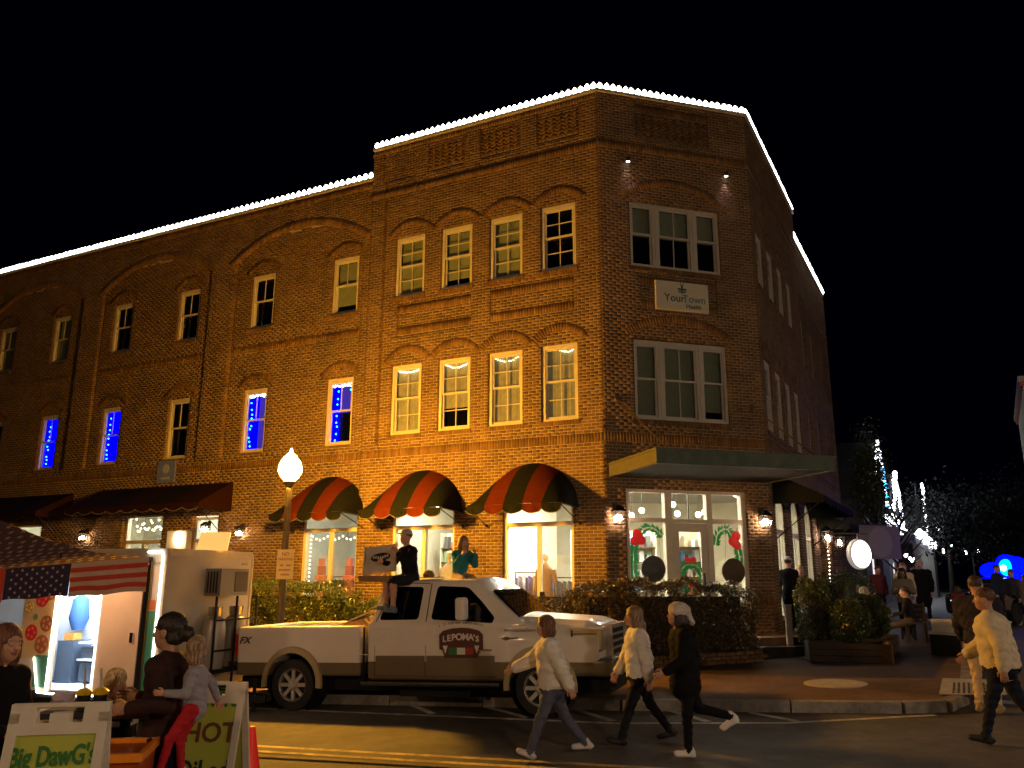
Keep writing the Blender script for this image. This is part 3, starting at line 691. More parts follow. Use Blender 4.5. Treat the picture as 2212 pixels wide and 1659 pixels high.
for pi_, (F, x, y, z) in enumerate((('F', 1.25, 1.4, 1.5), ('F', 2.35, 1.1, 1.55), ('F', 3.05, 1.0, 1.6), ('F', 3.3, 1.8, 1.6), ('F', 1.9, 2.2, 1.7), ('F', 2.9, 2.4, 1.9), ('F', 1.0, 2.6, 1.9), ('L', -1.2, 1.2, 1.75), ('L', -2.1, 1.6, 1.8), ('F', 1.35, 2.9, 2.1), ('L', -4.4, .9, 1.7), ('L', -5.4, 1.5, 1.9), ('L', -7.6, 1.2, 1.75), ('L', -8.5, 1.6, 1.9), ('L', -1.3, .7, 2.0))):
    copy_tree(pd, loc=wp(F, x, y, z), label=PLAB[pi_])

# ================================================================== ROOF LIGHTS
M['bulb'] = emit_mat('white_bulb_glow', (1., .97, .78), 11.)
mb = MB(); mb.lathe([(.03, -.03), (.065, .0), (.078, .04), (.06, .1), (.012, .16)], n=7); bulb_me = mb.mesh('bulb', M['bulb'], True)  # bulbs modelled as wide as their glow, larger than the real ones
def string(label, F, a, b, z, y=.0, pitch=.172):
    t = thing('string_lights', label, 'string lights', wp(F, a, y, z), ANG[F], 'rows of white bulbs along the roof edge')
    mb = MB(); mb.box(0, b - a, -.012, .012, -.012, .012); mb.build('wire', M['black'], t)
    n = int((b - a) / pitch)
    for i in range(n): link('bulb', bulb_me, t, ((i + .5) * (b - a) / n, random.uniform(-.008, .008), .02), random.random() * 6).rotation_euler = (random.uniform(-.12, .12), random.uniform(-.15, .15), 0)
string('white bulbs along the high parapet above four upper windows', 'L', -6.95, 0, 12.26)
string('white bulbs along the chamfered corner parapet', 'F', 0, 4.28, 12.26)
string('white bulbs along the steep parapet of the side street face', 'R', 0, 6.95, 12.26)
string('long row of white bulbs along the lower parapet with recessed arches', 'L', -24.9, -7.0, 11.4, .08, .21)
string('white bulbs along the lower parapet at the far side street end', 'R', 7.0, 13.8, 11.4, .05, .2)

# ================================================================== AWNINGS
def arch_awning(F, xc, y0, label, hw=1.2, h=1.1, spr=1.55, p=1.05, zf=1.62):
    t = thing('awning', label, 'awning', wp(F, xc, y0, 0), ANG[F], 'striped arched awnings over the shop windows')
    for k in range(5):
        m = M['dark'] if k % 2 == 0 else M['red']; mb = MB(); nx, ny = 8, 8; vs = []
        for i in range(nx + 1):
            x = -hw + 2 * hw * (k + i / nx) / 5; zw = spr + .02 + h * math.sqrt(max(0, 1 - (x / hw) ** 2))
            for j in range(ny + 1):
                q = j / ny; bulge = .10 * math.sin(math.pi * q) * (zw - spr)
                vs.append((x, -.01 - p * q - bulge * .5, zw + (zf - zw) * q + bulge + .004 * math.sin(9 * x + 5 * q)))
        fs = [(i * (ny + 1) + j, (i + 1) * (ny + 1) + j, (i + 1) * (ny + 1) + j + 1, i * (ny + 1) + j + 1) for i in range(nx) for j in range(ny)]
        mb.add(vs, fs); mb.build('stripe', m, t, smooth=True)
        mb = MB(); vs = []; fs = []; n = 10; pv = []
        for i in range(n + 1):
            x = -hw + 2 * hw * (k + i / n) / 5; zb = zf - .13 - .09 * abs(math.sin(math.pi * i / n)) ** .7
            yy = -.01 - p - .02 * math.sin(i * .9 + k); vs += [(x, -.01 - p, zf), (x, yy, zb)]; pv.append((x, yy, zb))
        for i in range(n): fs.append((2 * i, 2 * i + 2, 2 * i + 3, 2 * i + 1))
        mb.add(vs, fs); o = mb.build('valance', m, t, fix=False)
        mb = MB(); mb.tube(pv, .009, 5); mb.build('piping', M['piping'], o)
    mb = MB(); mb.bar((-hw, -p + .05, zf - .03), (hw, -p + .05, zf - .03), .03, .03); mb.bar((-hw, 0, spr), (-hw, -p, zf - .01), .03, .03); mb.bar((hw, 0, spr), (hw, -p, zf - .01), .03, .03); mb.build('frame', M['black'], t)
    for s in (-1, 1):
        mb = MB(); mb.cyl((s * hw * .98, -p, zf - .03), (s * (hw + .02), -.03, 1.22), .013, n=6); mb.ball((s * (hw + .02), -.03, 1.22), .04, 6); mb.build('brace', M['black'], t)
arch_awning('L', -1.85, 0, 'red and black striped arched awning next to the building corner')
arch_awning('L', -4.95, 0, 'red and black striped arched awning above the two people on the truck roof')
arch_awning('L', -7.97, .1, 'red and black striped arched awning partly behind the street lamp pole')
def shed_awning(F, x0, x1, y0, zt, zf, p, label, m=None, group='dark shed awnings', val=.22, pipe=True, n=9):
    m = m or M['maroon']; t = thing('awning', label, 'awning', wp(F, (x0 + x1) / 2, y0, 0), ANG[F], group); w = (x1 - x0) / 2
    k = 5
    for i in range(k):
        a = -w + 2 * w * i / k; b = -w + 2 * w * (i + 1) / k; mb = MB(); mb.add([(a, -.01, zt), (b, -.01, zt), (b, -p, zf), (a, -p, zf)], [(0, 1, 2, 3)]); mb.build('stripe', m if i % 2 == 0 else M['dark'], t, fix=False)
    vs = []; pv = []; nn = n * 6
    for i in range(nn + 1):
        x = -w + 2 * w * i / nn; zb = zf - val * .6 - val * .4 * abs(math.sin(math.pi * i / 6)); vs += [(x, -p, zf), (x, -p - .01, zb)]; pv.append((x, -p - .01, zb))
    mb = MB(); mb.add(vs, [(2 * i, 2 * i + 2, 2 * i + 3, 2 * i + 1) for i in range(nn)]); o = mb.build('valance', m, t, fix=False)
    if pipe: mb = MB(); mb.tube(pv, .012, 4); mb.build('piping', M['piping'], o)
    for s in (-1, 1):
        mb = MB(); mb.add([(s * w, -.01, zt), (s * w, -p, zf), (s * w, -p, zf - val * .8), (s * w, -.01, zf - val * .8)], [(0, 1, 2, 3)]); mb.build('side_flap', m, t, fix=False)
        mb = MB(); mb.cyl((s * w * .97, -p, zf - .05), (s * w * .97, -.02, zf - 1.0), .014, n=5); mb.build('brace', M['black'], t)
shed_awning('L', -17.3, -11.6, .1, 2.7, 2.02, 1.25, 'long maroon awning with white scalloped edge above the white doors')
shed_awning('L', -24.6, -18.7, .1, 2.66, 2.0, 1.25, 'dark unlit awning at the far left end of the building', pipe=False)
shed_awning('R', .3, 5.9, 0, 2.55, 1.95, 1.2, 'dark awning over the side street windows beside the entrance canopy', group='awnings along the side street', m=M['dark'], pipe=False)
shed_awning('R', 7.6, 9.7, .1, 2.1, 1.7, 1.0, 'small dark awning beyond the side street lanterns', group='awnings along the side street', m=M['dark'], pipe=False, n=4)
shed_awning('R', 10.2, 12.3, .1, 2.1, 1.7, 1.0, 'furthest small dark awning near the big tree', group='awnings along the side street', m=M['dark'], pipe=False, n=4)

# ================================================================== ENTRANCE CANOPY
t = thing('entrance_canopy', 'flat green and buff metal canopy on rods over the corner door', 'canopy', wp('F', 2.2, 0, 0), ANG['F'])
x0, x1, p = -2.1, 2.07, 2.5
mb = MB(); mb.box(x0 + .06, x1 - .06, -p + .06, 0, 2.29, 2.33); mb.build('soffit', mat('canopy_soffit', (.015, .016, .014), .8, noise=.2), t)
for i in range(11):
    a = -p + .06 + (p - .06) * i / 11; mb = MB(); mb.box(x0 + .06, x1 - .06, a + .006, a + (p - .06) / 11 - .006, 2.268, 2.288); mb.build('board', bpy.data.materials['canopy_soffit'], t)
mb = MB(); mb.box(x0 - .01, x1 + .01, -p, -p + .05, 2.25, 2.53); mb.box(x0 - .03, x1 + .03, -p - .03, -p + .05, 2.53, 2.57); mb.box(x0 - .02, x1 + .02, -p - .015, -p, 2.25, 2.29); mb.build('fascia', M['copper'], t)
mb = MB(); mb.box(x0, x0 + .05, -p + .052, 0, 2.25, 2.53); mb.box(x0 - .03, x0 + .05, -p + .052, 0, 2.53, 2.57); mb.box(x0 - .015, x0, -p + .052, 0, 2.25, 2.29); mb.build('fascia', M['fasciawood'], t)
mb = MB(); mb.box(x1 - .05, x1, -p + .052, 0, 2.25, 2.53); mb.box(x1 - .05, x1 + .03, -p + .052, 0, 2.53, 2.57); mb.build('fascia', M['copper'], t)
for xa, xb in ((-1.85, -1.75), (1.72, 1.75)):
    mb = MB(); mb.cyl((xa, -.02, 4.1), (xb, -p + .15, 2.57), .018, n=6); mb.cyl((xa, 0, 4.1), (xa, -.05, 4.1), .09, .07, 10); mb.build('tie_rod', M['pole'], t)

# ================================================================== SIGNS ON THE WALL
M['signbeige'] = mat('beige_sign_board', (.62, .56, .42), .6, noise=.05); M['teal'] = mat('teal_letters', (.03, .12, .12), .6); M['tealpale'] = mat('pale_teal_letters', (.12, .25, .24), .6)
t = thing('wall_sign', 'beige health clinic board reading YourTown Health between corner windows', 'sign', wp('F', 2.14, -.03, 6.8), ANG['F'])
mb = MB(); mb.box(-.72, .72, -.03, .03, -.37, .37); mb.build('board', M['signbeige'], t)
text('lettering', 'Your', .27, M['teal'], t, (-.22, -.034, -.06), bold=.004); text('lettering', 'Town', .27, M['tealpale'], t, (.32, -.034, -.06), bold=.004); text('lettering', 'Health', .16, M['teal'], t, (.3, -.034, -.25), bold=.003)
mb = MB(); mb.box(-.03, .03, -.036, -.03, .08, .3); mb.box(-.12, .12, -.036, -.03, .16, .21); mb.box(-.1, -.04, -.038, -.03, .1, .14); mb.box(.04, .1, -.038, -.03, .1, .14)
mb.lathe([(.055, -.036), (.055, -.03)], (0, 0, .34), 16, axis='Y'); mb.build('logo', M['teal'], t); mb = MB(); mb.lathe([(.035, -.04), (.035, -.03)], (0, 0, .34), 16, axis='Y'); mb.build('logo', M['signbeige'], t)
t = thing('wall_sign', 'small square blue plaque above the long maroon awning', 'sign', wp('L', -14.45, .08, 3.15), ANG['L'])
mb = MB(); mb.box(-.38, .38, -.02, .02, -.34, .34); mb.build('board', mat('blue_plaque', (.12, .16, .55), .5, noise=.2), t)
mb = MB(); mb.lathe([(.14, -.028), (.14, -.02)], (0, 0, .09), 18, axis='Y'); mb.box(-.17, .17, -.028, -.02, -.24, -.17); mb.build('emblem', mat('plaque_pale_blue', (.3, .33, .5), .5), t)
# wall spot lights above the corner window
def spot(xc, z, label):
    t = thing('wall_spotlight', label, 'spotlight', wp('F', xc, 0, z), ANG['F'], 'wall spotlights over the corner window')
    mb = MB(); mb.box(-.03, .03, -.12, 0, -.02, .02); mb.cyl((0, -.12, .09), (0, -.1, -.03), .05, .055, 12, cap=False); mb.build('housing', M['black'], t)
    mb = MB(); mb.cyl((0, -.1, -.02), (0, -.1, -.035), .048, n=12); mb.build('lens', emit_mat('spot_lens', (1, .95, 1), 6.), t)
    d = bpy.data.lights.new('spot', 'SPOT'); d.energy = 9; d.color = (1, .72, .8); d.spot_size = R(62); d.spot_blend = .9; d.shadow_soft_size = .03
    o = bpy.data.objects.new('lamp_light', d); COL.objects.link(o); o.parent = t; o.location = (0, -.12, -.06); o.rotation_euler = (R(12), 0, 0)
spot(.77, 10.28, 'small wall spotlight above the left end of the corner window'); spot(3.55, 10.28, 'small wall spotlight above the right end of the corner window')

# ================================================================== LANTERNS
M['flame'] = emit_mat('lantern_glow', (1., .62, .42), 150.)
def lantern(loc, rz, label, s=1., m=None):
    t = thing('wall_lantern', label, 'lantern', loc, rz, 'carriage lanterns on the brick walls')
    a, b = .12 * s, .08 * s; h = .3 * s; y = -.2 * s
    mb = MB()
    for sx in (-1, 1):
        for sy in (-1, 1): mb.bar((sx * b, y + sy * b, -h / 2), (sx * a, y + sy * a, h / 2), .012, .012)
    for q, zz in ((b, -h / 2), (a, h / 2)):
        for sx, sy, tx, ty in ((-1, -1, 1, -1), (1, -1, 1, 1), (1, 1, -1, 1), (-1, 1, -1, -1)): mb.bar((sx * q, y + sy * q, zz), (tx * q, y + ty * q, zz), .014, .014)
    mb.add([(sx * a * 1.15, y + sy * a * 1.15, h / 2 + .005) for sx, sy in ((-1, -1), (1, -1), (1, 1), (-1, 1))] + [(sx * .03, y + sy * .03, h / 2 + .13 * s) for sx, sy in ((-1, -1), (1, -1), (1, 1), (-1, 1))], [(0, 1, 5, 4), (1, 2, 6, 5), (2, 3, 7, 6), (3, 0, 4, 7), (4, 5, 6, 7), (3, 2, 1, 0)])
    mb.bar((0, y, h / 2 + .12 * s), (0, 0, h / 2 + .2 * s), .015, .015); mb.box(-.05, .05, -.02, 0, -.02, .34 * s); mb.box(-b, b, y - b, y + b, -h / 2 - .01, -h / 2); mb.build('frame', M['black'], t)
    for i in range(4):
        r = Matrix.Rotation(R(90 * i), 3, 'Z'); mb = MB(); vs = [r @ Vector(v) + Vector((0, y, 0)) for v in ((-b, -b, -h / 2), (b, -b, -h / 2), (a, -a, h / 2), (-a, -a, h / 2))]; mb.add(vs, [(0, 1, 2, 3)]); mb.build('pane', M['glass'], t, fix=False)
    mb = MB(); 
    for k in (-1, 1): mb.cyl((k * .03 * s, y, -h / 2), (k * .03 * s, y, -.04), .008, n=6, mi=1); mb.ball((k * .032 * s, y, .0), .042 * s, 8, sc=(1, 1, 1.7))
    mb.build('bulb', [m or M['flame'], M['white']], t, smooth=True); return t
lantern(wp('F', .22, 0, 1.32), ANG['F'], 'lit carriage lantern left of the corner shop front')
lantern(wp('F', 3.98, 0, 1.3), ANG['F'], 'lit carriage lantern on the pier right of the corner shop front')
lantern(wp('L', -11.08, .1, 1.2), ANG['L'], 'lit lantern on the orange brick right of the maroon awning', .8)
lantern(wp('L', -12.0, -.3, 1.3), ANG['L'], 'lit lantern hanging under the right end of the maroon awning', .8)
lantern(wp('L', -17.8, .1, 1.2), ANG['L'], 'lit lantern just above the flag awning', .85)
lantern(wp('R', 7.1, 0, 1.25), ANG['R'], 'nearer of the two bright lanterns on the side street wall', 1.3)
lantern(wp('R', 9.9, 0, 1.2), ANG['R'], 'further of the two bright lanterns on the side street wall', 1.3)

# ================================================================== STREET LAMPS
M['globe'] = emit_mat('sodium_globe', (1., .43, .03), 1600.); M['globe2'] = emit_mat('warm_street_globe', (1., .71, .48), 335.); M['globe3'] = emit_mat('dim_street_globe', (1., .6, .3), 230.)
def street_lamp(x, y, label, m, group='post top street lamps'):
    g0 = gz(x, y); zt = 2.2 + 1.93 - g0
    t = thing('street_lamp', label, 'street lamp', (x, y, g0), 0, group)
    mb = MB(); mb.lathe([(.2, 0), (.2, .1), (.15, .18), (.13, .55), (.16, .6), (.085, .68), (.075, 1.6), (.062, zt - .25), (.07, zt - .2), (.05, zt - .15), (.09, zt - .08), (.12, zt - .02), (.09, zt)], n=16); mb.build('pole', M['pole'], t, smooth=True)
    mb = MB(); mb.lathe([(.1, zt), (.18, zt + .07), (.235, zt + .19), (.235, zt + .28), (.19, zt + .4), (.09, zt + .53), (.03, zt + .58), (.012, zt + .66)], n=20); mb.build('globe', m, t, smooth=True); return t
lamp = street_lamp(-4.58, 17.0, 'tall post lamp with glowing orange acorn globe before the brick wall', M['globe'])
street_lamp(4.2, -1.5, 'post lamp on the near side of the street behind the viewer', M['globe2'])
street_lamp(14, 1.5, 'added post lamp out of view on the near side of the street further right', M['globe2'])  # unseen lamp added to warm the side street wall
street_lamp(-9, 1.0, 'post lamp on the near side of the street further left', M['globe3'])
street_lamp(22, 15, 'added post lamp out of view on the far side street', M['globe2'])  # unseen lamp added to brighten the pale building and the side street people
# parking sign on the lamp pole
t = thing('parking_sign', 'white no parking sign with brown letters strapped to the lamp pole', 'sign', (-4.53, 16.9, 2.2 + .24), R(-8))
mb = MB(); mb.box(-.175, .175, -.01, .0, -.29, .29); mb.build('plate', mat('sign_plate', (.5, .44, .4), .6, noise=.1), t)
M['brownink'] = mat('brown_ink', (.12, .04, .03), .7)
text('lettering', 'NO', .1, M['brownink'], t, (0, -.012, .2)); text('lettering', 'PARKING', .075, M['brownink'], t, (0, -.012, .1))
mb = MB()
for z, xs in ((-.02, ((-.11, -.03), (.02, .13))), (-.11, ((-.13, .12),)), (-.2, ((-.08, .1),))):
    for a, b in xs: mb.box(a, b, -.013, -.01, z - .018, z + .018)
mb.build('small_print', mat('faded_ink', (.28, .2, .17), .7), t)

# ================================================================== HEDGES AND SHRUBS
def leaves(P, size, m, name, parent=None, loc=(0, 0, 0), up=.3):
    n = len(P); a = rng.normal(size=(n, 3)); a[:, 2] += up; a /= np.linalg.norm(a, axis=1)[:, None]; b = rng.normal(size=(n, 3)); t = np.cross(a, b); t /= np.linalg.norm(t, axis=1)[:, None]; u = np.cross(a, t)
    s = size * rng.uniform(.6, 1.3, n)[:, None]
    V = np.stack([P - t * s, P - u * s * .45 + a * s * .12, P + t * s, P + u * s * .45 + a * s * .12], 1).reshape(-1, 3); F = np.arange(4 * n).reshape(-1, 4)
    return link(name, np_mesh(name, V, F, [m]), parent, loc)
def hedge(pts, w, ztop, label, m, dens=1500, size=.032, name='hedge'):
    """clipped hedge following a line of ground points; ztop = height above camera level"""
    t = thing(name, label, 'hedge', (pts[0][0], pts[0][1], gz(*pts[0])), 0, 'clipped hedges before the shop windows'); O = Vector(t.location); Ps = []
    core = MB()
    for a, b in zip(pts[:-1], pts[1:]):
        a = Vector((*a, 0)); b = Vector((*b, 0)); d = b - a; L = d.length; d.normalize(); nn = Vector((d.y, -d.x, 0))
        if nn.y > 0: nn = -nn
        g = gz(a.x, a.y); H = ztop + 2.2 - g
        def put(n, f):
            q = f(n); P = np.array(a)[None] + q[0][:, None] * np.array(d) + q[1][:, None] * np.array(nn); P[:, 2] = g + q[2]; Ps.append(P)
        n1 = int(L * H * dens); n2 = int(L * w * dens); n3 = int(w * H * dens)
        lump = lambda x, z: .08 * np.sin(x * 5.1 + z * 3.3) + .06 * np.sin(x * 11 + z * 9 + 2) + .05 * np.sin(x * 2.3 - z * 4) + .1 * (rng.random(np.shape(x)) < .05)
        def face(n): x = rng.uniform(-.05, L + .05, n); z = rng.uniform(.02, H, n); return x, w / 2 + lump(x, z) - np.abs(rng.normal(0, .06, n)) + .03, z
        def top(n): x = rng.uniform(-.05, L + .05, n); y = rng.uniform(-w / 2, w / 2, n); return x, y, H + .7 * lump(x, y) - np.abs(rng.normal(0, .05, n)) + .03
        def end(n, x): 
            def f(n): z = rng.uniform(.02, H, n); y = rng.uniform(-w / 2, w / 2, n); return x + lump(y, z) + rng.normal(0, .04, n), y, z
            return f
        put(n1, face); put(n2, top); put(n3, end(n3, L)); put(n3, end(n3, 0))
        m0 = (a + b) / 2; core.obox((m0.x - O.x, m0.y - O.y, g + H / 2 - O.z - .05), (L / 2 - .28, w / 2 - .18, H / 2 - .2), rot=Matrix.Rotation(math.atan2(d.y, d.x), 3, 'Z'))
    P = np.concatenate(Ps); ea = np.array([*pts[0], 0.]); eb = np.array([*pts[-1], 0.]); gg = gz(*pts[0]); Ht = ztop + 2.2 - gg
    for e in (ea, eb):
        dd = np.hypot(P[:, 0] - e[0], P[:, 1] - e[1]); P[:, 2] = np.where(P[:, 2] > gg + .4 * Ht, P[:, 2] - .28 * np.exp(-(dd / .45) ** 2) * (P[:, 2] - gg - .4 * Ht) / (.6 * Ht) * Ht * .6, P[:, 2])
    k = rng.random(len(P)) < .018; P[k, 2] += np.where(P[k, 2] > gg + .85 * Ht, rng.uniform(0, .14, k.sum()), 0)
    P -= np.array(O); leaves(P, size, m, 'foliage', t)['kind'] = 'stuff'; core.build('branches', M['twig'], t); return t
a = wp('L', -11.6, -1.9, 0); b = wp('L', -5.6, -1.9, 0)
hedge([(a.x, a.y), (b.x, b.y)], .9, -.2, 'long clipped green hedge behind the lamp post and truck bed', M['leaf'])
a = wp('L', -5.4, -1.9, 0); b = wp('L', -2.2, -1.7, 0)
hedge([(a.x, a.y), (b.x, b.y)], .8, -.5, 'lower green hedge behind the truck cab windows', M['leaf'])
hedge([(.1, 17.7), (1.2, 17.3)], .7, -.42, 'low bronze leaved hedge with railing behind the windscreen', M['leafr'])
hedge([(1.25, 17.35), (2.2, 17.4), (4.95, 18.35)], 1.1, -.13, 'big glossy bronze and green hedge in front of the corner door', M['leafr'], 1700, .03)
t = thing('planter_wall', 'low brick planter wall along the foot of the big glossy hedge', 'planter wall', (1.5, 16.75, gz(1.5, 16.75) + .15)); O = Vector(t.location); A_ = Vector((1.5, 16.72, 0)); B_ = Vector((5.35, 17.75, 0)); dd_ = (B_ - A_).normalized(); n_ = int((B_ - A_).length / .212)
for r_ in range(3):
    for i in range(n_): p_ = A_ + dd_ * (i * .212 + (.1 if r_ == 1 else 0)); link('brick', brick_me, t, (p_.x - O.x, p_.y - O.y, gz(p_.x, p_.y) + .15 + r_ * .078 - O.z), math.atan2(dd_.y, dd_.x))
t = thing('railing', 'black metal railing behind the low hedge by the truck bonnet', 'railing', (.2, 18.1, gz(.2, 18)), R(-12))
mb = MB(); mb.box(0, 1.7, -.02, .02, 1.52, 1.56); mb.build('rail', M['black'], t); mb = MB(); mb.box(0, 1.7, -.015, .015, .3, .33); mb.build('rail', M['black'], t)
mb = MB(); mb.box(.42, .52, -.05, .05, 0, 1.66); mb.build('post', M['black'], t)
mb = MB(); mb.box(.1, .115, -.008, .008, .3, 1.52); bm_ = mb.mesh('baluster', M['black'])
for i in range(13): link('baluster', bm_, t, (i * .125, 0, 0))
def bush(x, y, w, h, label, m, cat='shrub', name='shrub', n=5200, size=.03, z0=0., berries=0, shape=2., base=0., group=None):
    g = gz(x, y) + .15 + base; t = thing(name, label, cat, (x, y, g), 0, group); u = rng.normal(size=(n, 3)); u /= np.linalg.norm(u, axis=1)[:, None]; r = 1 - np.abs(rng.normal(0, .13, n)); r *= 1 + .08 * np.sin(u[:, 0] * 7 + 1) * np.sin(u[:, 2] * 6 + y)
    e = np.sign(u) * np.abs(u) ** (2 / shape); P = e * r[:, None] * np.array([w / 2, w / 2, h / 2]); P[:, 2] += h / 2 + z0
    leaves(P, size, m, 'foliage', t)['kind'] = 'stuff'
    mb = MB(); mb.ball((0, 0, h / 2 + z0), .5, 8, sc=(w * .8, w * .8, h * .85)); mb.cyl((0, 0, 0), (0, 0, z0 + h * .3), .04, .03, 8); mb.build('branches', M['twig'], t)
    if berries:
        q = P[rng.choice(len(P), berries, False)] * np.array([1.03, 1.03, 1]); o = leaves(q, .028, mat('pale_blossom', (.4, .38, .33), .7), 'blossom', t); o['kind'] = 'stuff'
    return t
bush(6.5, 18.35, .75, 1.5, 'tall narrow shrub with pale flowers beside the right pier', M['leaf'], berries=150, z0=.15, shape=3)
bush(7.0, 17.7, .85, .95, 'round clipped shrub in the dark wooden planter', M['leaf'], z0=.25)
bush(7.75, 18.6, .95, 1.0, 'larger dark rounded shrub behind the planter', M['leaf'], z0=.25)
bush(9.7, 24.5, 1.5, 1.6, 'dark evergreen bush under the round glowing sign', M['leaf'], z0=.1)
t = thing('flower_pot', 'small white flower pot under the flowering shrub', 'flower pot', (6.32, 17.95, gz(6.3, 17.9) + .15)); mb = MB(); mb.lathe([(.12, 0), (.17, .22), (.19, .24), (.16, .24)], n=14); mb.build('pot', M['cream'], t, smooth=True)
M['wood'] = mat('dark_planter_wood', (.022, .012, .008), .8, noise=.3, nscale=9, bump=.3); M['woodl'] = mat('light_planter_wood', (.12, .07, .035), .8, noise=.3, nscale=9, bump=.3)
t = thing('planter_box', 'dark wooden planter box holding the round shrub', 'planter', (6.75, 17.3, gz(6.7, 17.3) + .15), R(-12))
for i in range(3):
    for y in (-.32, .32): mb = MB(); mb.box(-.75, .75, y - .02, y + .02, .02 + i * .12, .13 + i * .12); mb.build('board', M['wood'], t)
for x in (-.75, .75):
    mb = MB(); mb.box(x - .03, x + .03, -.34, .34, 0, .39); mb.build('end_board', M['wood'] if x < 0 else M['woodl'], t)
t = thing('planter_box', 'lighter wooden trough along the pavement behind the planter', 'planter', (7.85, 18.35, gz(7.8, 18.4) + .15), R(58))
for y in (-.25, .25):
    for i in range(2): mb = MB(); mb.box(-.9, .9, y - .02, y + .02, .02 + i * .16, .17 + i * .16); mb.build('board', M['woodl'], t)
for x in (-.9, .9): mb = MB(); mb.box(x - .03, x + .03, -.27, .27, 0, .37); mb.build('end_board', M['woodl'], t)
t = thing('post', 'square pale post beside the flowering shrub', 'post', (6.12, 18.9, gz(6.1, 18.9) + .15)); mb = MB(); mb.box(-.06, .06, -.06, .06, 0, 1.0); mb.box(-.08, .08, -.08, .08, 1.0, 1.05); mb.build('post', mat('grey_post', (.28, .25, .22), .7, noise=.15), t)
# terrace under the corner
def off(F, x, y): p = wp(F, x, y, 0); return (p.x, p.y)
sheetpoly = [off('L', -8, -.9), off('L', -.3, -.9), off('F', .2, -.95), off('F', 4.6, -.95), off('R', .6, -1.2), off('R', 2.0, -1.2), off('R', 2.0, .1), off('F', 4.2, .1), off('F', .1, .1), off('L', -8, .2)]
def slab(name, poly, z0, z1, m):
    mb = MB(); mb.prism(poly, z0, z1, plane='XY'); return tag(mb.build(name, m), kind='structure')
slab('terrace', sheetpoly, .3, .935, M['pavers'])
sp = [off('L', -8, -1.3), off('L', -.4, -1.3), off('F', .1, -1.4), off('F', 4.8, -1.4), off('R', .8, -1.6), off('R', 2.3, -1.6), off('R', 2.3, .05), off('F', 4.0, .05), off('F', .1, .05), off('L', -8, .15)]
slab('step', sp, .25, .77, M['pavers_dark'])

# ================================================================== WINDOW DECORATION
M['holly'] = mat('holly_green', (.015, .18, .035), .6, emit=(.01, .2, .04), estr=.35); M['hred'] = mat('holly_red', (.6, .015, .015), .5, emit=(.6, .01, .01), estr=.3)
def garland(F, label, pts, xs, flip, name='garland'):
    t = thing(name, label, 'garland', wp(F, pts[0][0], -.0, pts[0][1]), ANG[F], 'holly garlands painted in the shop windows' if name == 'garland' else None); ox, oz = pts[0]
    mb = MB()
    for (a, b), (c, d) in zip(pts[:-1], pts[1:]):
        L = math.hypot(c - a, d - b); n = int(L / .022)
        for i in range(n):
            for s in (-1, 1):
                x = a + (c - a) * i / n - ox; z = b + (d - b) * i / n - oz; an = math.atan2(d - b, c - a) + s * R(55) + random.uniform(-.3, .3); l = random.uniform(.1, .17)
                mb.add([(x, .12, z), (x + l * .5 * math.cos(an + .35), .115, z + l * .5 * math.sin(an + .35)), (x + l * math.cos(an), .12, z + l * math.sin(an)), (x + l * .5 * math.cos(an - .35), .118, z + l * .5 * math.sin(an - .35))], [(0, 1, 2, 3)])
    mb.build('sprig', M['holly'], t, fix=False)
    for x, z, r in xs: mb = MB(); mb.ball((x - ox, .11, z - oz), r, 10, sc=(1, .15, 1)); mb.build('berry', M['hred'], t, smooth=True)
    return t
arc = lambda cx, cz, r, a0, a1, n=10: [(cx + r * math.cos(R(a0 + (a1 - a0) * k / n)), cz + r * math.sin(R(a0 + (a1 - a0) * k / n))) for k in range(n + 1)]
garland('F', 'green holly garland with three red berries in the left bay window', [(1.45, .95)] + arc(1.12, .85, .28, 60, 130) + [(.74, .8), (.7, .55), (.69, .2), (.7, 0)], [(.8, .98, .12), (.74, .83, .11), (.9, .84, .11)], 0)
garland('F', 'green holly garland with red berries in the right bay window', [(2.8, .75)] + arc(3.1, .85, .28, 160, 80) + [(3.36, .8), (3.42, .5), (3.44, .1)], [(3.25, .85, .11), (3.36, .98, .12), (3.37, .76, .11)], 0)
t = garland('F', 'round green wreath with a red bow on the glass door', arc(2.13, .05, .27, 90, 450, 20), [(2.05, .42, .07), (2.13, .4, .05), (2.21, .42, .07), (2.1, -.18, .05), (2.25, -.14, .05), (1.98, -.05, .04)], 0, 'wreath'); t['category'] = 'wreath'
def roundsign(x, z, label, m, m2):
    t = thing('round_sign', label, 'sign', wp('F', x, .0, z), ANG['F'], 'round signs hanging in the corner windows')
    mb = MB(); mb.lathe([(.29, -.02), (.29, 0)], (0, 0, 0), 28, axis='Y'); mb.build('disc', m, t); mb = MB(); mb.lathe([(.3, -.028), (.3, .0), (.27, .0), (.27, -.028)], (0, 0, 0), 28, axis='Y'); mb.build('rim', m2, t)
    mb = MB()
    for k in range(9): a = R(150 - 120 * k / 8); mb.obox((.19 * math.cos(a), -.026, .19 * math.sin(a)), (.012, .003, .035), rot=Matrix.Rotation(-(a - R(90)), 3, 'Y'))
    for k in range(5): mb.obox((-.1 + k * .05, -.026, -.02 + .02 * (k % 2)), (.018, .003, .05), rot=Matrix.Rotation(.3 * (k - 2), 3, 'Y'))
    mb.box(-.1, .1, -.027, -.02, -.18, -.16); mb.build('lettering', m2, t); mb = MB(); mb.cyl((-.2, -.01, .2), (-.15, -.01, 1.0), .004, n=4); mb.cyl((.2, -.01, .2), (.15, -.01, 1.0), .004, n=4); mb.build('cord', M['black'], t)
roundsign(1.12, .2, 'grey round sign hanging in the left bay of the corner shop', mat('slate_disc', (.65, .68, .75), .5), mat('slate_rim', (.08, .08, .08), .4))
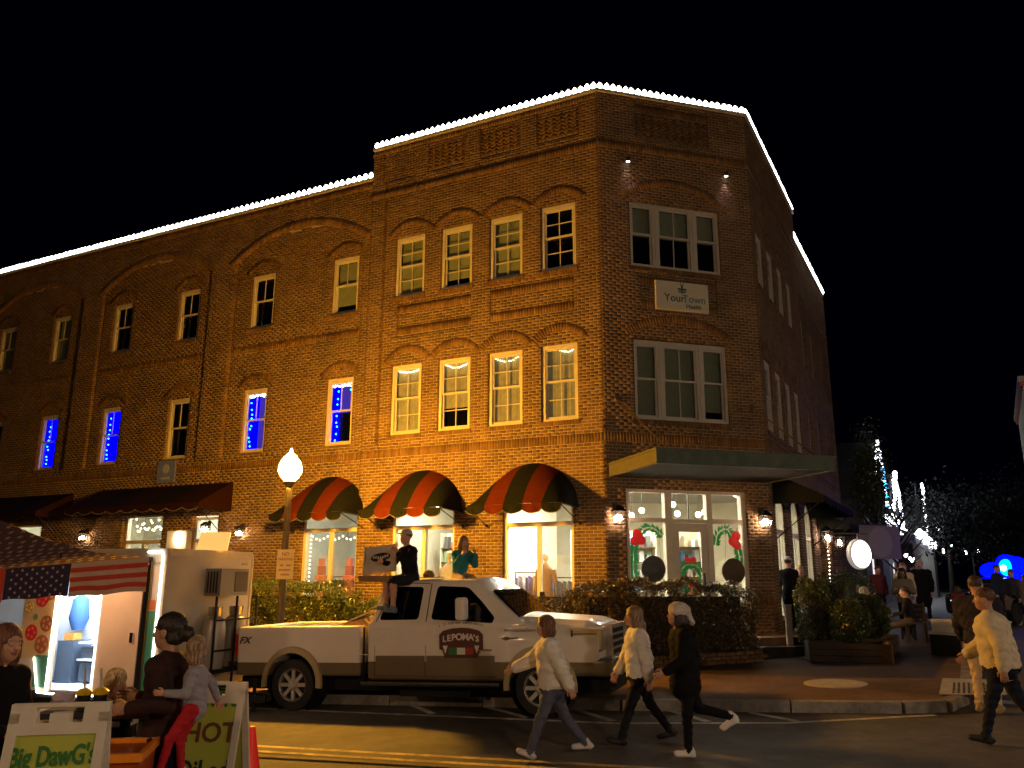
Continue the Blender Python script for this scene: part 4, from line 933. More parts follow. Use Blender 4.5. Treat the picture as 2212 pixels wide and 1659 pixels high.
roundsign(3.16, .16, 'bronze round sign hanging in the right bay of the corner shop', mat('bronze_disc', (.75, .58, .32), .5), mat('bronze_rim', (.12, .08, .04), .4))
# small strings of lights inside windows
M['mini'] = emit_mat('warm_mini_bulb', (1., .85, .5), 9.); M['miniw'] = emit_mat('cool_mini_bulb', (.8, .95, 1.), 9.); M['minib'] = emit_mat('blue_mini_bulb', (.02, .3, 1.), 14.)
mb = MB(); mb.ball((0, 0, 0), .017, 5); mini = mb.mesh('bulb', M['mini']); miniw = mb.mesh('bulb', M['miniw']); minib = mb.mesh('bulb', M['minib'])
def ministring(F, pts, label, me=None, y=.2, group='little strings of lights inside the windows', s=1.):
    t = thing('string_lights', label, 'string lights', wp(F, pts[0][0], y, pts[0][1]), ANG[F], group)
    for x, z in pts: o = link('bulb', me or mini, t, (x - pts[0][0], 0, z - pts[0][1])); o.scale = (s, s, s)
    mb = MB(); mb.tube([(x - pts[0][0], .01, z - pts[0][1]) for x, z in pts], .003, 4); mb.build('wire', M['black'], t)
for k, (c, sag, n, a, b) in enumerate(((1.12, .05, 9, -.05, .38), (2.6, .1, 12, -.36, .34), (4.09, .1, 15, -.36, .36), (5.58, .06, 22, -.36, .36))):
    ministring('L', [(-c + a + (b - a) * i / (n - 1), 5.44 - sag * math.sin(math.pi * i / (n - 1)) + random.uniform(-.01, .01)) for i in range(n)], ['short row of warm bulbs inside the second floor window by the corner', 'drooping warm bulbs in the second window from the corner', 'warm bulbs in the window with the half raised curtain', 'tangled warm bulbs in the orange framed window'][k], y=.17)
for c in (7.95, 11.12): ministring('L', [(-c - .36 + .72 * i / 29, 5.3 + random.uniform(-.05, .04)) for i in range(30)], 'dense white light fringe in the blue lit window %s' % ('nearest the street lamp' if c < 9 else 'left of the street lamp'), miniw, .36, s=1.1)
for c, xs, lab in ((7.95, -.2, 'column of blue bulbs in the window above the street lamp'), (11.12, -.28, 'blue bulbs at the left side of the tall window beside the lamp'), (17.45, -.25, 'blue and pink bulbs in the fully blue window right of the plaque'), (20.65, -.2, 'few bulbs in the furthest fully blue window')):
    if c == 17.45: lab = 'blue bulbs scattered down the brighter of two fully blue windows'
    ministring('L', [(-c + xs + random.uniform(-.04, .04), 5.1 - 1.35 * i / 8 + random.uniform(-.05, .05)) for i in range(9)] + ([(-c + .25, 5.15), (-c + .32, 4.95), (-c + .32, 4.75)] if c < 9 else []), lab, minib, .38, s=1.5)
ministring('L', [(-8.75, 1.1 - i * .11) for i in range(16)] + [], 'vertical warm lights down the left side of the leftmost arched shop window', y=.3, s=1.3)
ministring('L', [(-8.7 + i * .13, 1.08 - .1 * abs(math.sin(i * .8))) for i in range(13)], 'warm lights drooping across the top of the leftmost arched shop window', y=.3, s=1.4)
ministring('L', [(-15.95 + i * .06, 1.7 - .3 * abs(math.sin(i * .55)) + random.uniform(-.07, .07)) for i in range(24)], 'cluster of warm bulbs in the transom over the white door', y=.4, s=1.8)
ministring('R', [(8.2 + random.uniform(-.1, .1), 1.1 - i * .12) for i in range(14)], 'thin hanging warm lights beside the side street lanterns', y=-.1, s=1.2)
# things inside the shops
def mannequin(F, x, y, z, h, col, label, legs=True, cat='mannequin'):
    t = thing('mannequin', label, cat, wp(F, x, y, z), ANG[F]); s = h / 1.6; m = mat('dress_' + str(len(bpy.data.materials)), col, .9, noise=.15)
    mb = MB(); mb.lathe([(.2 * s, 0), (.2 * s, .02), (.02, .04), (.02, .5 * s)], n=12); mb.build('stand', M['black'], t)
    mb = MB(); mb.lathe([(.24 * s, .45 * s), (.2 * s, .7 * s), (.13 * s, 1.0 * s), (.17 * s, 1.2 * s), (.18 * s, 1.32 * s), (.1 * s, 1.42 * s), (.05 * s, 1.46 * s)], n=14)
    for i, v in enumerate(mb.v): mb.v[i] = (v[0] * 1.1, v[1] * .75, v[2])
    mb.cyl((-.19 * s, 0, 1.34 * s), (-.27 * s, .02, .85 * s), .055 * s, .04 * s, 8); mb.cyl((.19 * s, 0, 1.34 * s), (.27 * s, .02, .85 * s), .055 * s, .04 * s, 8); mb.build('dress', m, t, smooth=True)
    mb = MB(); mb.cyl((0, 0, 1.44 * s), (0, 0, 1.54 * s), .045 * s, n=10); mb.ball((0, 0, 1.62 * s), .09 * s, 8, sc=(.85, 1, 1.2)); mb.build('head', M['cream'], t, smooth=True); return t
mannequin('L', -1.85, .75, -1.28, 1.75, (.3, .16, .07), 'mannequin in a long brown dress behind the central mullion of the third arched window')
mannequin('L', -4.6, .8, -1.28, 1.8, (.45, .43, .42), 'mannequin in pale dress in the window behind the girl on the truck')
def rack(F, x, y, z, cols, label):
    t = thing('clothes_rack', label, 'clothes rack', wp(F, x, y, z), ANG[F]); mb = MB(); w = .55; mb.tube([(-w, 0, 0), (-w, 0, 1.4), (w, 0, 1.4), (w, 0, 0)], .015, 6); mb.box(-w, -w + .03, -.2, .2, 0, .03); mb.box(w - .03, w, -.2, .2, 0, .03); mb.build('frame', M['black'], t)
    for i in range(7):
        c = cols[i % len(cols)]; xx = -.45 + i * .14; mb = MB(); mb.add([(xx, -.05, 1.33), (xx + .05, -.2, 1.26), (xx + .05, -.22, .65), (xx, .22, .62), (xx, .2, 1.26), (xx + .06, .05, 1.3)], [(0, 1, 2, 3), (0, 3, 4, 5)]); mb.box(xx, xx + .06, -.2, .2, .62, 1.27); mb.build('garment', mat('garment%d' % len(bpy.data.materials), c, .9, noise=.2), t)
rack('L', -2.35, 1.2, -1.28, [(.2, .2, .35), (.5, .5, .5), (.06, .06, .3), (.3, .2, .15)], 'rack of blue and grey clothes at the left of the third arched window')
rack('L', -1.1, .8, -1.4, [(.2, .17, .13), (.25, .2, .15)], 'rack of brown jackets at the right of the third arched window')
rack('L', -8.2, 1.0, -1.4, [(.05, .06, .2), (.1, .1, .3)], 'rack of navy clothes in the leftmost arched window')
def shelf(F, x, y, z, label, w=1.0, n=6, h=2.5):
    t = thing('display_shelf', label, 'shelf', wp(F, x, y, z), ANG[F], 'display shelves inside the shops'); mb = MB(); mb.box(-w / 2, -w / 2 + .03, -.15, .15, 0, h); mb.box(w / 2 - .03, w / 2, -.15, .15, 0, h); mb.box(-w / 2, w / 2, .14, .16, 0, h); mb.build('frame', M['inwall'], t)
    for i in range(n):
        zz = .1 + (h - .15) * i / n; mb = MB(); mb.box(-w / 2 + .03, w / 2 - .03, -.15, .14, zz, zz + .03); mb.build('shelf', M['woodl'], t)
        for k in range(4):
            c = random.choice([(.5, .1, .1), (.1, .2, .4), (.7, .6, .4), (.12, .12, .12), (.2, .4, .25), (.6, .6, .6)]); mb = MB(); xx = -w / 2 + .1 + k * (w - .15) / 4; hh = random.uniform(.1, .32); mb.box(xx, xx + .12, -.1, .08, zz + .03, zz + .03 + hh); mb.build('stock', mat('stock%d' % len(bpy.data.materials), c, .7), t)
shelf('L', -5.4, 2.6, -1.28, 'shelf of goods at the back of the shop behind the man on the truck'); shelf('F', 1.0, 2.8, -1.28, 'shelf of goods seen through the left bay'); shelf('F', 3.3, 2.6, -1.28, 'shelf of goods seen through the right bay'); shelf('L', -7.5, 2.4, -1.28, 'shelf of goods in the leftmost shop'); shelf('L', -1.5, 2.8, -1.28, 'shelf of goods at the back of the third shop'); shelf('F', 2.1, 3.0, -1.28, 'dark shelf of goods seen through the glass door')
for c, px in (((.6, .25, .2), -8.45), ((.55, .2, .3), -7.5)):
    t = thing('gift_stack', 'pink and red tiered gift box stack in the %s half of the leftmost arched window' % ('left' if px < -8 else 'right'), 'display', wp('L', px, .45, -.7), ANG['L'], 'tiered displays in the leftmost arched window')
    for k, (w, z0, z1) in enumerate(((.32, 0, .3), (.42, .3, .45), (.22, .45, .62), (.36, .62, .74), (.2, .74, 1.0), (.12, 1.0, 1.2))): mb = MB(); mb.box(-w / 2, w / 2, -.06, .06, z0, z1 - .01); mb.build('box', mat('gift%d' % len(bpy.data.materials), tuple(min(1, v * (1.2 if k % 2 else .8)) for v in c), .7), t)

# ================================================================== PICKUP TRUCK
M['tpaint'] = mat('white_truck_paint', (.8, .74, .66), .4, spec=.4, coat=.35, noise=.05, nscale=2); M['ttan'] = mat('tan_lower_paint', (.17, .13, .075), .35, coat=.4, noise=.05, nscale=2)
M['rubber'] = mat('tyre_rubber', (.018, .017, .016), .85, noise=.2, bump=.2, nscale=30); M['chrome'] = mat('chrome', (.75, .72, .68), .12, metal=1.); M['alloy'] = mat('alloy', (.55, .53, .5), .25, metal=1.)
M['rimpaint'] = mat('silver_rim_paint', (.62, .58, .53), .3, metal=.3); M['tglass'] = mat('tinted_glass', (.003, .003, .004), .03, spec=.8); M['under'] = mat('underbody_black', (.008, .008, .008), .8); M['trim'] = mat('bright_trim', (.6, .56, .5), .25, metal=.45); M['tbump'] = mat('grey_tan_bumper', (.2, .18, .13), .3, metal=.4, coat=.3); M['gold'] = mat('tan_flare_paint', (.42, .33, .17), .35, coat=.5)
M['redlens'] = mat('red_tail_lens', (.3, .01, .008), .2, emit=(.5, .02, .01), estr=.08); M['lamplens'] = mat('headlamp_lens', (.5, .48, .42), .18, metal=.5)
TA = R(-18.5); TP = math.atan(.03); T0 = Vector((-3.56, 14.18, .08))
truck = thing('pickup_truck', 'white crew cab pizza shop pickup with tan lower body and people on roof', 'pickup truck', T0, TA)
truck.rotation_euler = Euler((0, -TP, TA), 'XYZ')
WR, WF = 0., 4.22; Wd = 1.98
def shellpart(name, prims, lo, hi, mats, cuts=(), h=.026, k=.02, planes=()):
    P, Q, L = net(prims, lo, hi, h, k, cuts); return link(name, net_mesh(name, [(P, Q, L)], mats), truck)
def lab_by_height(me, z):
    for p in me.polygons:
        if p.center.z < z: p.material_index = 1
wheelcut = lambda x, r=.49: ('c', ((x, -.3, .42), (x, 2.3, .42), r, r))
cutw = [('c', ((x, -.3, .43), (x, .34, .43), .475, .475)) for x in (WR, WF)] + [('c', ((x, 1.64, .43), (x, 2.3, .43), .475, .475)) for x in (WR, WF)]
bed = shellpart('bed', [('b', ((.08, Wd / 2, .93), (1.17, Wd / 2, .39), .05), 0)], (-1.2, -.1, .4), (1.4, 2.1, 1.45), [M['tpaint'], M['ttan']], cutw + [('b', ((.08, Wd / 2, 1.3), (1.08, Wd / 2 - .1, .42), .02))])
lab_by_height(bed.data, .755)
# cab: lower box, greenhouse, bonnet
cabp = [('b', ((2.55, Wd / 2, .93), (1.2, Wd / 2, .44), .07), 0), ('b', ((4.35, Wd / 2, .86), (.80, Wd / 2 - .01, .30), .09), 0)]
def cab_sdf():
    lo = (1.3, -.12, .42); hi = (5.35, 2.1, 2.15); h = .026
    ax = [np.arange(lo[i], hi[i] + h, h) for i in range(3)]; G = np.stack(np.meshgrid(*ax, indexing='ij'), -1).astype(np.float32)
    F = None
    for kind, a, lb in cabp:
        d = dict(c=sdf_cone, e=sdf_ell, b=sdf_box)[kind](G, *a); F = d if F is None else smin(F, d, .05)
    X, Y, Zc = G[..., 0], G[..., 1], G[..., 2]
    yc = Wd / 2; tumble = yc - .02 - (Zc - 1.36) * .22
    gh = np.maximum.reduce([np.abs(Y - yc) - tumble, (Zc - (2.05 - .05 * ((Y - yc) / .8) ** 2 - .018 * (X - 2.4) ** 2)), 1.3 - Zc,
                            (-(X - 1.42) + (Zc - 1.36) * .25) * .97, ((X - 3.95) + (Zc - 1.36) * 1.22) * .63])
    F = smin(F, gh, .06)
    hy = np.abs(Y - yc); cr = 1.475 - .075 * (X - 3.7) - .05 * np.maximum(0, X - 4.9) * 6 - .05 * (hy / .8) ** 2 - .45 * np.maximum(0, hy - .70)
    hd = np.maximum.reduce([(Zc - cr) * .95, hy - (.975 - .5 * np.maximum(0, Zc - 1.12)), X - 5.13, 3.6 - X, .7 - Zc]); F = smin(F, hd, .05)
    for kind, a in cutw: F = np.maximum(F, -dict(c=sdf_cone)[kind](G, *a))
    return surface_net(F, lo, h, np.zeros(F.shape, np.int8))
P, Q, L = cab_sdf(); cab = link('cab', net_mesh('cab', [(P, Q, L)], [M['tpaint'], M['ttan']]), truck); lab_by_height(cab.data, .765)
def ysurf(z, o=.006): return (-o if z < 1.36 else (z - 1.36) * .22 + .02 - o - .004)
def side(name, poly, m, o=.008, th=.01, parent=None, far=False, sub=6):
    """plate lying on the near side of the body; follows the tumblehome"""
    bm = bmesh.new(); f = bm.faces.new([bm.verts.new((x, 0, z)) for x, z in poly])
    zs = [z for x, z in poly]
    for zz in np.linspace(min(zs), max(zs), sub)[1:-1]: bmesh.ops.bisect_plane(bm, geom=bm.verts[:] + bm.edges[:] + bm.faces[:], plane_co=(0, 0, zz), plane_no=(0, 0, 1))
    for v in bm.verts: v.co.y = ysurf(v.co.z, o)
    if far:
        for v in bm.verts: v.co.y = Wd - v.co.y
    r = bmesh.ops.extrude_face_region(bm, geom=bm.faces[:]); dy = th if not far else -th
    for g in r['geom']:
        if isinstance(g, bmesh.types.BMVert): g.co.y += dy
    bmesh.ops.recalc_face_normals(bm, faces=bm.faces); me = bpy.data.meshes.new(name); bm.to_mesh(me); bm.free(); me.materials.append(m)
    return link(name, me, parent or truck)
def rnd(poly, r=.05, n=3):
    out = []; N = len(poly)
    for i in range(N):
        p0, p1, p2 = Vector(poly[i - 1]), Vector(poly[i]), Vector(poly[(i + 1) % N]); a = (p0 - p1); b = (p2 - p1); rr = min(r, a.length * .4, b.length * .4); a = p1 + a.normalized() * rr; b = p1 + b.normalized() * rr
        for k in range(n + 1): t = k / n; q = a * (1 - t) ** 2 + p1 * 2 * t * (1 - t) + b * t * t; out.append((q.x, q.y))
    return out
for far in (False, True):
    side('side_window', rnd([(1.56, 1.40), (2.24, 1.40), (2.30, 1.90), (1.77, 1.92)], .06), M['tglass'], .004, .02, far=far)
    side('side_window', rnd([(2.46, 1.40), (3.1, 1.36), (3.5, 1.335), (3.52, 1.42), (3.3, 1.66), (3.06, 1.88), (2.54, 1.91)], .06), M['tglass'], .004, .02, far=far)
# windscreen and rear glass
mb = MB(); a = Vector((3.86, 0, 1.43)); b = Vector((3.33, 0, 1.94)); n = Vector((.7, 0, .72)).normalized() * .012
vs = [(3.90 + n.x, .12, 1.42 + n.z), (3.90 + n.x, Wd - .12, 1.42 + n.z), (3.44 + n.x, Wd - .26, 1.825 + n.z), (3.44 + n.x, .26, 1.825 + n.z)]
mb.add(vs + [(v[0] - .03, v[1], v[2] - .03) for v in vs], [(0, 1, 2, 3), (7, 6, 5, 4), (0, 4, 5, 1), (1, 5, 6, 2), (2, 6, 7, 3), (3, 7, 4, 0)]); mb.build('windscreen', M['tglass'], truck)
mb = MB(); mb.box(1.44, 1.47, .4, Wd - .4, 1.42, 1.85); mb.build('rear_window', M['tglass'], truck)
# seams (thin dark recess strips)
def seam(pts, parent=None, w=.012):
    mb = MB()
    for a, b in zip(pts[:-1], pts[1:]): mb.bar((a[0], ysurf(a[1], .003), a[1]), (b[0], ysurf(b[1], .003), b[1]), .008, w)
    return mb
mb = seam([(1.31, .5), (1.31, 1.3)], w=.05); mb.build('body_gap', M['under'], truck)
for pts in ([(1.5, .56), (1.5, 1.36), (1.62, 1.62), (1.72, 1.95), (2.0, 1.97), (2.4, 1.95)], [(2.38, .56), (2.38, 1.36), (2.43, 1.95)], [(3.6, .8), (3.58, 1.36)], [(1.5, .56), (3.56, .56)]):
    seam(pts).build('door_seam', mat('seam_dark', (.1, .08, .06), .8) if 'seam_dark' not in bpy.data.materials else bpy.data.materials['seam_dark'], truck)
side('door', [(1.52, .575), (2.365, .575), (2.365, .86), (1.52, .86)], M['ttan'], .006, .004); side('door', [(2.395, .575), (3.52, .575), (3.52, .86), (2.395, .86)], M['ttan'], .006, .004)
for x in (1.62, 2.5):
    mb = MB(); mb.box(x - .045, x + .045, -.03, .0, 1.14, 1.28); mb.box(x - .03, x + .03, -.045, -.03, 1.18, 1.25); mb.build('door_handle', M['tpaint'], truck)
# flares
def flare(x):
    mb = MB(); n = 18
    for i in range(n):
        q = []
        for t in (i, i + 1):
            a = math.pi * (t / n) * 1.08 - .12
            for r, y in ((.475, .0), (.475, -.05), (.555, -.035), (.575, -.001)): q.append((x - r * math.cos(a), y, .43 + r * math.sin(a)))
        mb.add(q, [(0, 1, 5, 4), (1, 2, 6, 5), (2, 3, 7, 6)])
    mb.build('wheel_flare', M['gold'], truck, smooth=True)
    mb = MB(); mb.cyl((x, .05, .43), (x, .38, .43), .485, n=24, cap=False); mb.add([(x + .49 * math.cos(t), .38, .43 + .49 * math.sin(t)) for t in [2 * math.pi * k / 24 for k in range(24)]], [tuple(range(24))]); mb.build('wheel_well', M['under'], truck)
flare(WR); flare(WF)
# wheels
def wheel(x, y, s):
    mb = MB(); mb.lathe([(.24, -.11), (.33, -.125), (.385, -.11), (.40, -.07), (.40, .07), (.385, .11), (.33, .125), (.24, .11)], n=32, axis='Y', cap=False)
    w = link('wheel', mb.mesh('wheel', M['rubber'], True), truck, (x, y, .40 + .024 * x * 0))
    mb = MB(); mb.lathe([(.235, -.1), (.255, -.115), (.262, -.1), (.25, .05), (.22, .05), (.22, -.06)], n=32, axis='Y', cap=False); mb.lathe([(.001, -.05), (.225, -.05), (.225, -.03), (.001, -.03)], n=24, axis='Y', mi=1)
    for k in range(8):
        a = 2 * math.pi * k / 8; c, sn = math.cos(a), math.sin(a)
        mb.obox((.15 * c, -.075, .15 * sn), (.09, .018, .028), rot=Matrix.Rotation(-a, 3, 'Y'))
    mb.lathe([(.001, -.15), (.05, -.145), (.07, -.12), (.09, -.09), (.1, -.06)], n=20, axis='Y')
    r = mb.build('rim', [M['rimpaint'], M['under']], w, smooth=True)
    if s < 0: w.rotation_euler = (0, 0, math.pi)
    return w
for x in (WR, WF): wheel(x, .13, 1); wheel(x, Wd - .13, -1)
# running board, bumpers, lights, mirror, mouldings
mb = MB(); mb.box(1.32, 3.62, -.1, .12, .43, .47); mb.cyl((1.32, -.09, .45), (3.62, -.09, .45), .032, n=8); mb.build('running_board', M['alloy'], truck, smooth=True)
mb = MB(); mb.box(-1.2, 5.2, .35, Wd - .35, .3, .5); mb.box(-.3, .3, .2, Wd - .2, .32, .44); mb.box(3.9, 4.5, .2, Wd - .2, .32, .44); mb.box(1.8, 3.0, .3, .8, .22, .4); mb.build('chassis', M['under'], truck)
mb = MB(); mb.box(-1.28, -1.1, .05, Wd - .05, .55, .76); mb.box(-1.35, -1.2, .9, 1.1, .42, .5); mb.build('rear_bumper', M['chrome'], truck)
P, Q, L = net([('b', ((5.2, Wd / 2, .70), (.14, Wd / 2 - .01, .13), .05), 0), ('b', ((4.95, .06, .69), (.3, .06, .12), .04), 0), ('b', ((4.95, Wd - .06, .69), (.3, .06, .12), .04), 0)], (4.6, -.1, .5), (5.4, 2.1, .9), .025, .03); link('front_bumper', net_mesh('front_bumper', [(P, Q, L)], [M['tbump']]), truck)
mb = MB(); mb.box(5.15, 5.3, .3, Wd - .3, .4, .56); mb.build('air_dam', M['under'], truck)
mb = MB(); mb.box(5.12, 5.2, .42, Wd - .42, .82, 1.24); mb.build('grille_backing', M['under'], truck)
mb = MB(); mb.box(5.16, 5.26, .40, Wd - .40, 1.22, 1.28); mb.box(5.16, 5.26, .40, Wd - .40, .80, .85); mb.box(5.16, 5.26, .38, .44, .80, 1.28); mb.box(5.16, 5.26, Wd - .44, Wd - .38, .80, 1.28)
for z in (.93, 1.03, 1.13): mb.box(5.18, 5.24, .44, Wd - .44, z - .018, z + .018)
mb.build('grille', M['trim'], truck)
for y, s in ((.03, 1), (Wd - .03, -1)):
    mb = MB(); yy = sorted((y, y + s * .34)); mb.box(5.0, 5.17, yy[0], yy[1], .93, 1.23); o = mb.build('headlight', M['lamplens'], truck); yo = sorted((y - s * .012, y + s * .1)); mb = MB(); mb.box(4.74, 5.1, yo[0], yo[1], .94, 1.22); mb.build('indicator', M['lamplens'], o)
    mb = MB(); mb.box(4.72, 5.19, yy[0] - .01, yy[1] - .001, 1.225, 1.25); mb.build('trim', M['trim'], o); mb = MB()
    for q in range(4): mb.box(4.745, 5.1, yo[0] - .004, yo[1] - .02, .98 + q * .06, .995 + q * .06)
    mb.box(4.725, 4.745, yo[0] - .01, yo[1] - .02, .93, 1.225); mb.box(4.74, 5.16, yo[0] - .008, yo[1] - .02, .92, .94); mb.build('rib', M['under'], o)
mb = MB(); mb.box(-1.11, -1.085, .0, .1, .85, 1.2); mb.build('tail_light', M['redlens'], truck); mb = MB(); mb.box(-1.11, -1.085, Wd - .1, Wd, .85, 1.2); mb.build('tail_light', M['redlens'], truck)
for y, s in ((-.16, 1), (Wd + .16, -1)):
    P, Q, L = net([('b', ((3.08, y - s * .06, 1.56), (.075, .12, .17), .05), 0)], (2.9, y - .3, 1.3), (3.3, y + .3, 1.8), .015, .01); o = link('mirror', net_mesh('mirror', [(P, Q, L)], [M['tpaint']]), truck)
    mb = MB(); mb.bar((3.1, y, 1.45), (3.15, y + s * .2, 1.42), .05, .03); mb.bar((3.1, y, 1.6), (3.12, y + s * .22, 1.55), .05, .03); mb.build('mirror_arm', M['under'], o); mb = MB(); mb.box(2.995, 3.004, y - .06 * s - .09, y - .06 * s + .09, 1.42, 1.7); mb.build('mirror_glass', M['tglass'], o)
mb = MB(); mb.box(1.0, 3.55, -.014, -.001, .87, .885); mb.build('moulding', M['tpaint'], truck)
# writing on the truck
M['ink'] = mat('dark_red_ink', (.09, .02, .015), .5); M['greyink'] = mat('grey_ink', (.2, .17, .15), .6); M['logo_white'] = mat('logo_white', (.7, .66, .6), .5)
mb = MB(); cx, cz = 2.98, 1.04
pl = [(-.36, .13), (-.3, .19), (-.15, .225), (0, .235), (.15, .225), (.3, .19), (.36, .13), (.36, -.08), (.31, -.1), (.27, -.21), (-.27, -.21), (-.31, -.1), (-.36, -.08)]
mb.prism([(cx + x, cz + z) for x, z in pl], -.016, -.008); lg = mb.build('door_logo', M['ink'], truck)
for i, ch in enumerate("LEPOMA'S"):
    x = [-.275, -.2, -.12, -.03, .075, .165, .218, .27][i]; text('lettering', ch, .115 + .025 * math.cos((i - 3.5) / 2.5), M['logo_white'], lg, (cx + x, -.018, cz + .065 + .03 * math.cos((i - 3.5) / 2.2)), bold=.004)
for i, ch in enumerate('A SLICE OF HAPPINESS'):
    u = (i - 9.5) / 9.5
    if ch != ' ': text('lettering', ch, .052, M['greyink'], lg, (cx + u * .36, -.012, cz + .31 - .05 * u * u))
for k, c in enumerate(((.02, .16, .05), (.7, .68, .62), (.35, .03, .02))): mb = MB(); mb.box(cx - .2 + k * .135, cx - .2 + (k + 1) * .135, -.02, -.016, cz - .16, cz - .06); mb.build('flag_band', mat('flag_band%d' % k, c, .5), lg)
for s in (-1, 1): mb = MB(); mb.prism([(cx + s * .26 - .04, cz - .03), (cx + s * .26 + .04, cz - .03), (cx + s * .26, cz - .15)], -.021, -.016); mb.build('emblem', M['logo_white'], lg)
text('lettering', 'www.LepomasPizza.com', .058, M['greyink'], truck, (3.97, -.012, 1.235)); text('lettering', 'FX', .15, M['brownink'], truck, (-.93, -.014, 1.1), shear=.3, bold=.004, sx=1.2)
mb = MB(); mb.box(3.25, 3.48, -.02, -.012, .93, .955); mb.build('badge', M['chrome'], truck); mb = MB(); mb.prism([(3.63, 1.11), (3.72, 1.14), (3.78, 1.12), (3.9, 1.13), (3.9, 1.11), (3.78, 1.1), (3.72, 1.08)], -.02, -.008); mb.build('badge', M['chrome'], truck)
# things in the bed
t = thing('cardboard_box', 'flattened cardboard boxes lying in the truck bed behind the cab', 'box'); t.parent = None
t.location = truck.matrix_basis @ Vector((.9, .5, 1.2)); t.rotation_euler = (0, 0, TA); M['card'] = mat('cardboard', (.3, .17, .08), .85, noise=.15, nscale=5)
mb = MB(); mb.obox((0, 0, .13), (.3, .25, .05), rot=Euler((0, R(-14), .2)).to_matrix()); mb.build('box', M['card'], t); mb = MB(); mb.obox((.02, 0, .22), (.3, .25, .01), rot=Euler((0, R(-24), .2)).to_matrix()); mb.build('lid', mat('cardboard_pale', (.45, .36, .26), .8), t)
mb = MB(); mb.obox((.33, -.05, .16), (.12, .2, .008), rot=Euler((R(10), R(40), .3)).to_matrix()); mb.build('flap', M['cream'], t)

# ================================================================== FOOD TRAILER
TN = Vector((-5.52, 13.5, 0)); g0 = gz(-6, 13.5)
M['trl'] = mat('trailer_white_paint', (.55, .5, .42), .5, noise=.08, nscale=2); M['trg'] = mat('green_band_paint', (.04, .2, .12), .5); M['tro'] = mat('orange_band_paint', (.55, .12, .03), .5)
M['peach'] = mat('door_leaf_paint', (.72, .55, .4), .55, noise=.06, nscale=2); M['rope'] = emit_mat('white_rope_light', (1., .93, .75), 7.)
trl = thing('food_trailer', 'white pizza trailer with open lit doorway and rope light edges', 'food trailer', (TN.x, TN.y, g0), TA)
# local: x runs along the side (negative = left in the picture), y = away
zt = 2.2 + .40 - g0; zb = 2.2 - 1.82 - g0; Lt = 6.2; Wt = 2.25; dx0, dx1, dz1 = -2.1, -1.2, zb + 1.72
def bx(name, m, *a, parent=trl, **k): mb = MB(); mb.box(*a); return mb.build(name, m, parent, **k)
bx('side_panel', M['trl'], dx1, 0, 0, .05, zb, zt); bx('side_panel', M['trl'], dx0, dx1, 0, .05, dz1, zt); bx('side_panel', M['trl'], -2.85, dx0, 0, .05, zb, zt)
bx('side_panel', M['trl'], -Lt, -4.6, 0, .05, zb, zt); bx('side_panel', M['trl'], -4.6, -2.85, 0, .05, zb, zb + .95); bx('side_panel', M['trl'], -4.6, -2.85, 0, .05, zb + 1.72, zt)
bx('end_panel', M['trl'], -.05, 0, .052, Wt, zb, zt); bx('end_panel', M['trl'], -Lt, -Lt + .05, .052, Wt, zb, zt); bx('rear_panel', M['trl'], -Lt + .05, -.05, Wt - .05, Wt, zb, zt)
bx('roof', M['trl'], -Lt, 0, 0, Wt, zt, zt + .04); bx('floor', M['under'], -Lt, 0, 0, Wt, zb - .1, zb)
mb = MB(); mb.box(-.03, .02, -.02, .03, zb, zt); mb.box(-.03, .02, Wt - .03, Wt + .02, zb, zt); mb.box(-.03, .025, .03, Wt - .03, zt - .08, zt + .02); mb.build('corner_trim', M['cream'], trl)
bx('band', M['trg'], -.55, -.12, -.012, -.002, zb + .05, zb + 1.28); bx('band', M['tro'], -.55, -.12, -.013, -.002, zb + 1.3, zb + 1.45); bx('band', M['trg'], -2.45, -2.15, -.012, -.002, zb + .05, zb + .55)
o = bx('door', M['peach'], -1.17, -.36, -.06, -.02, zb + .03, dz1 - .02); mb = MB(); mb.box(-.5, -.44, -.09, -.06, zb + .8, zb + .95); mb.build('handle', M['chrome'], o)
bx('door_edge', M['under'], -.35, -.27, -.05, -.004, zb, zt - .1)
# rope lights
def rope(pts, name='rope_light'): mb = MB(); mb.tube(pts, .017, 6); mb.ball(pts[0], .017, 5); mb.build(name, M['rope'], trl)
yy = -.03; rope([(dx0 - .03, yy, zb), (dx0 - .03, yy, dz1 + .02)]); rope([(dx1 + .02, yy - .03, zb), (dx1 + .02, yy - .03, dz1)]); rope([(dx0 - .35, yy, zb + .5), (dx0 - .2, yy, zb - .02), (-1.6, yy, zb - .05), (-1.0, yy, zb - .02), (-.6, yy, zb - .03)])
rope([(-.35, yy, zt - .02), (-.08, yy, zt - .02), (-.05, yy, zt - .1), (-.07, yy, zb)])
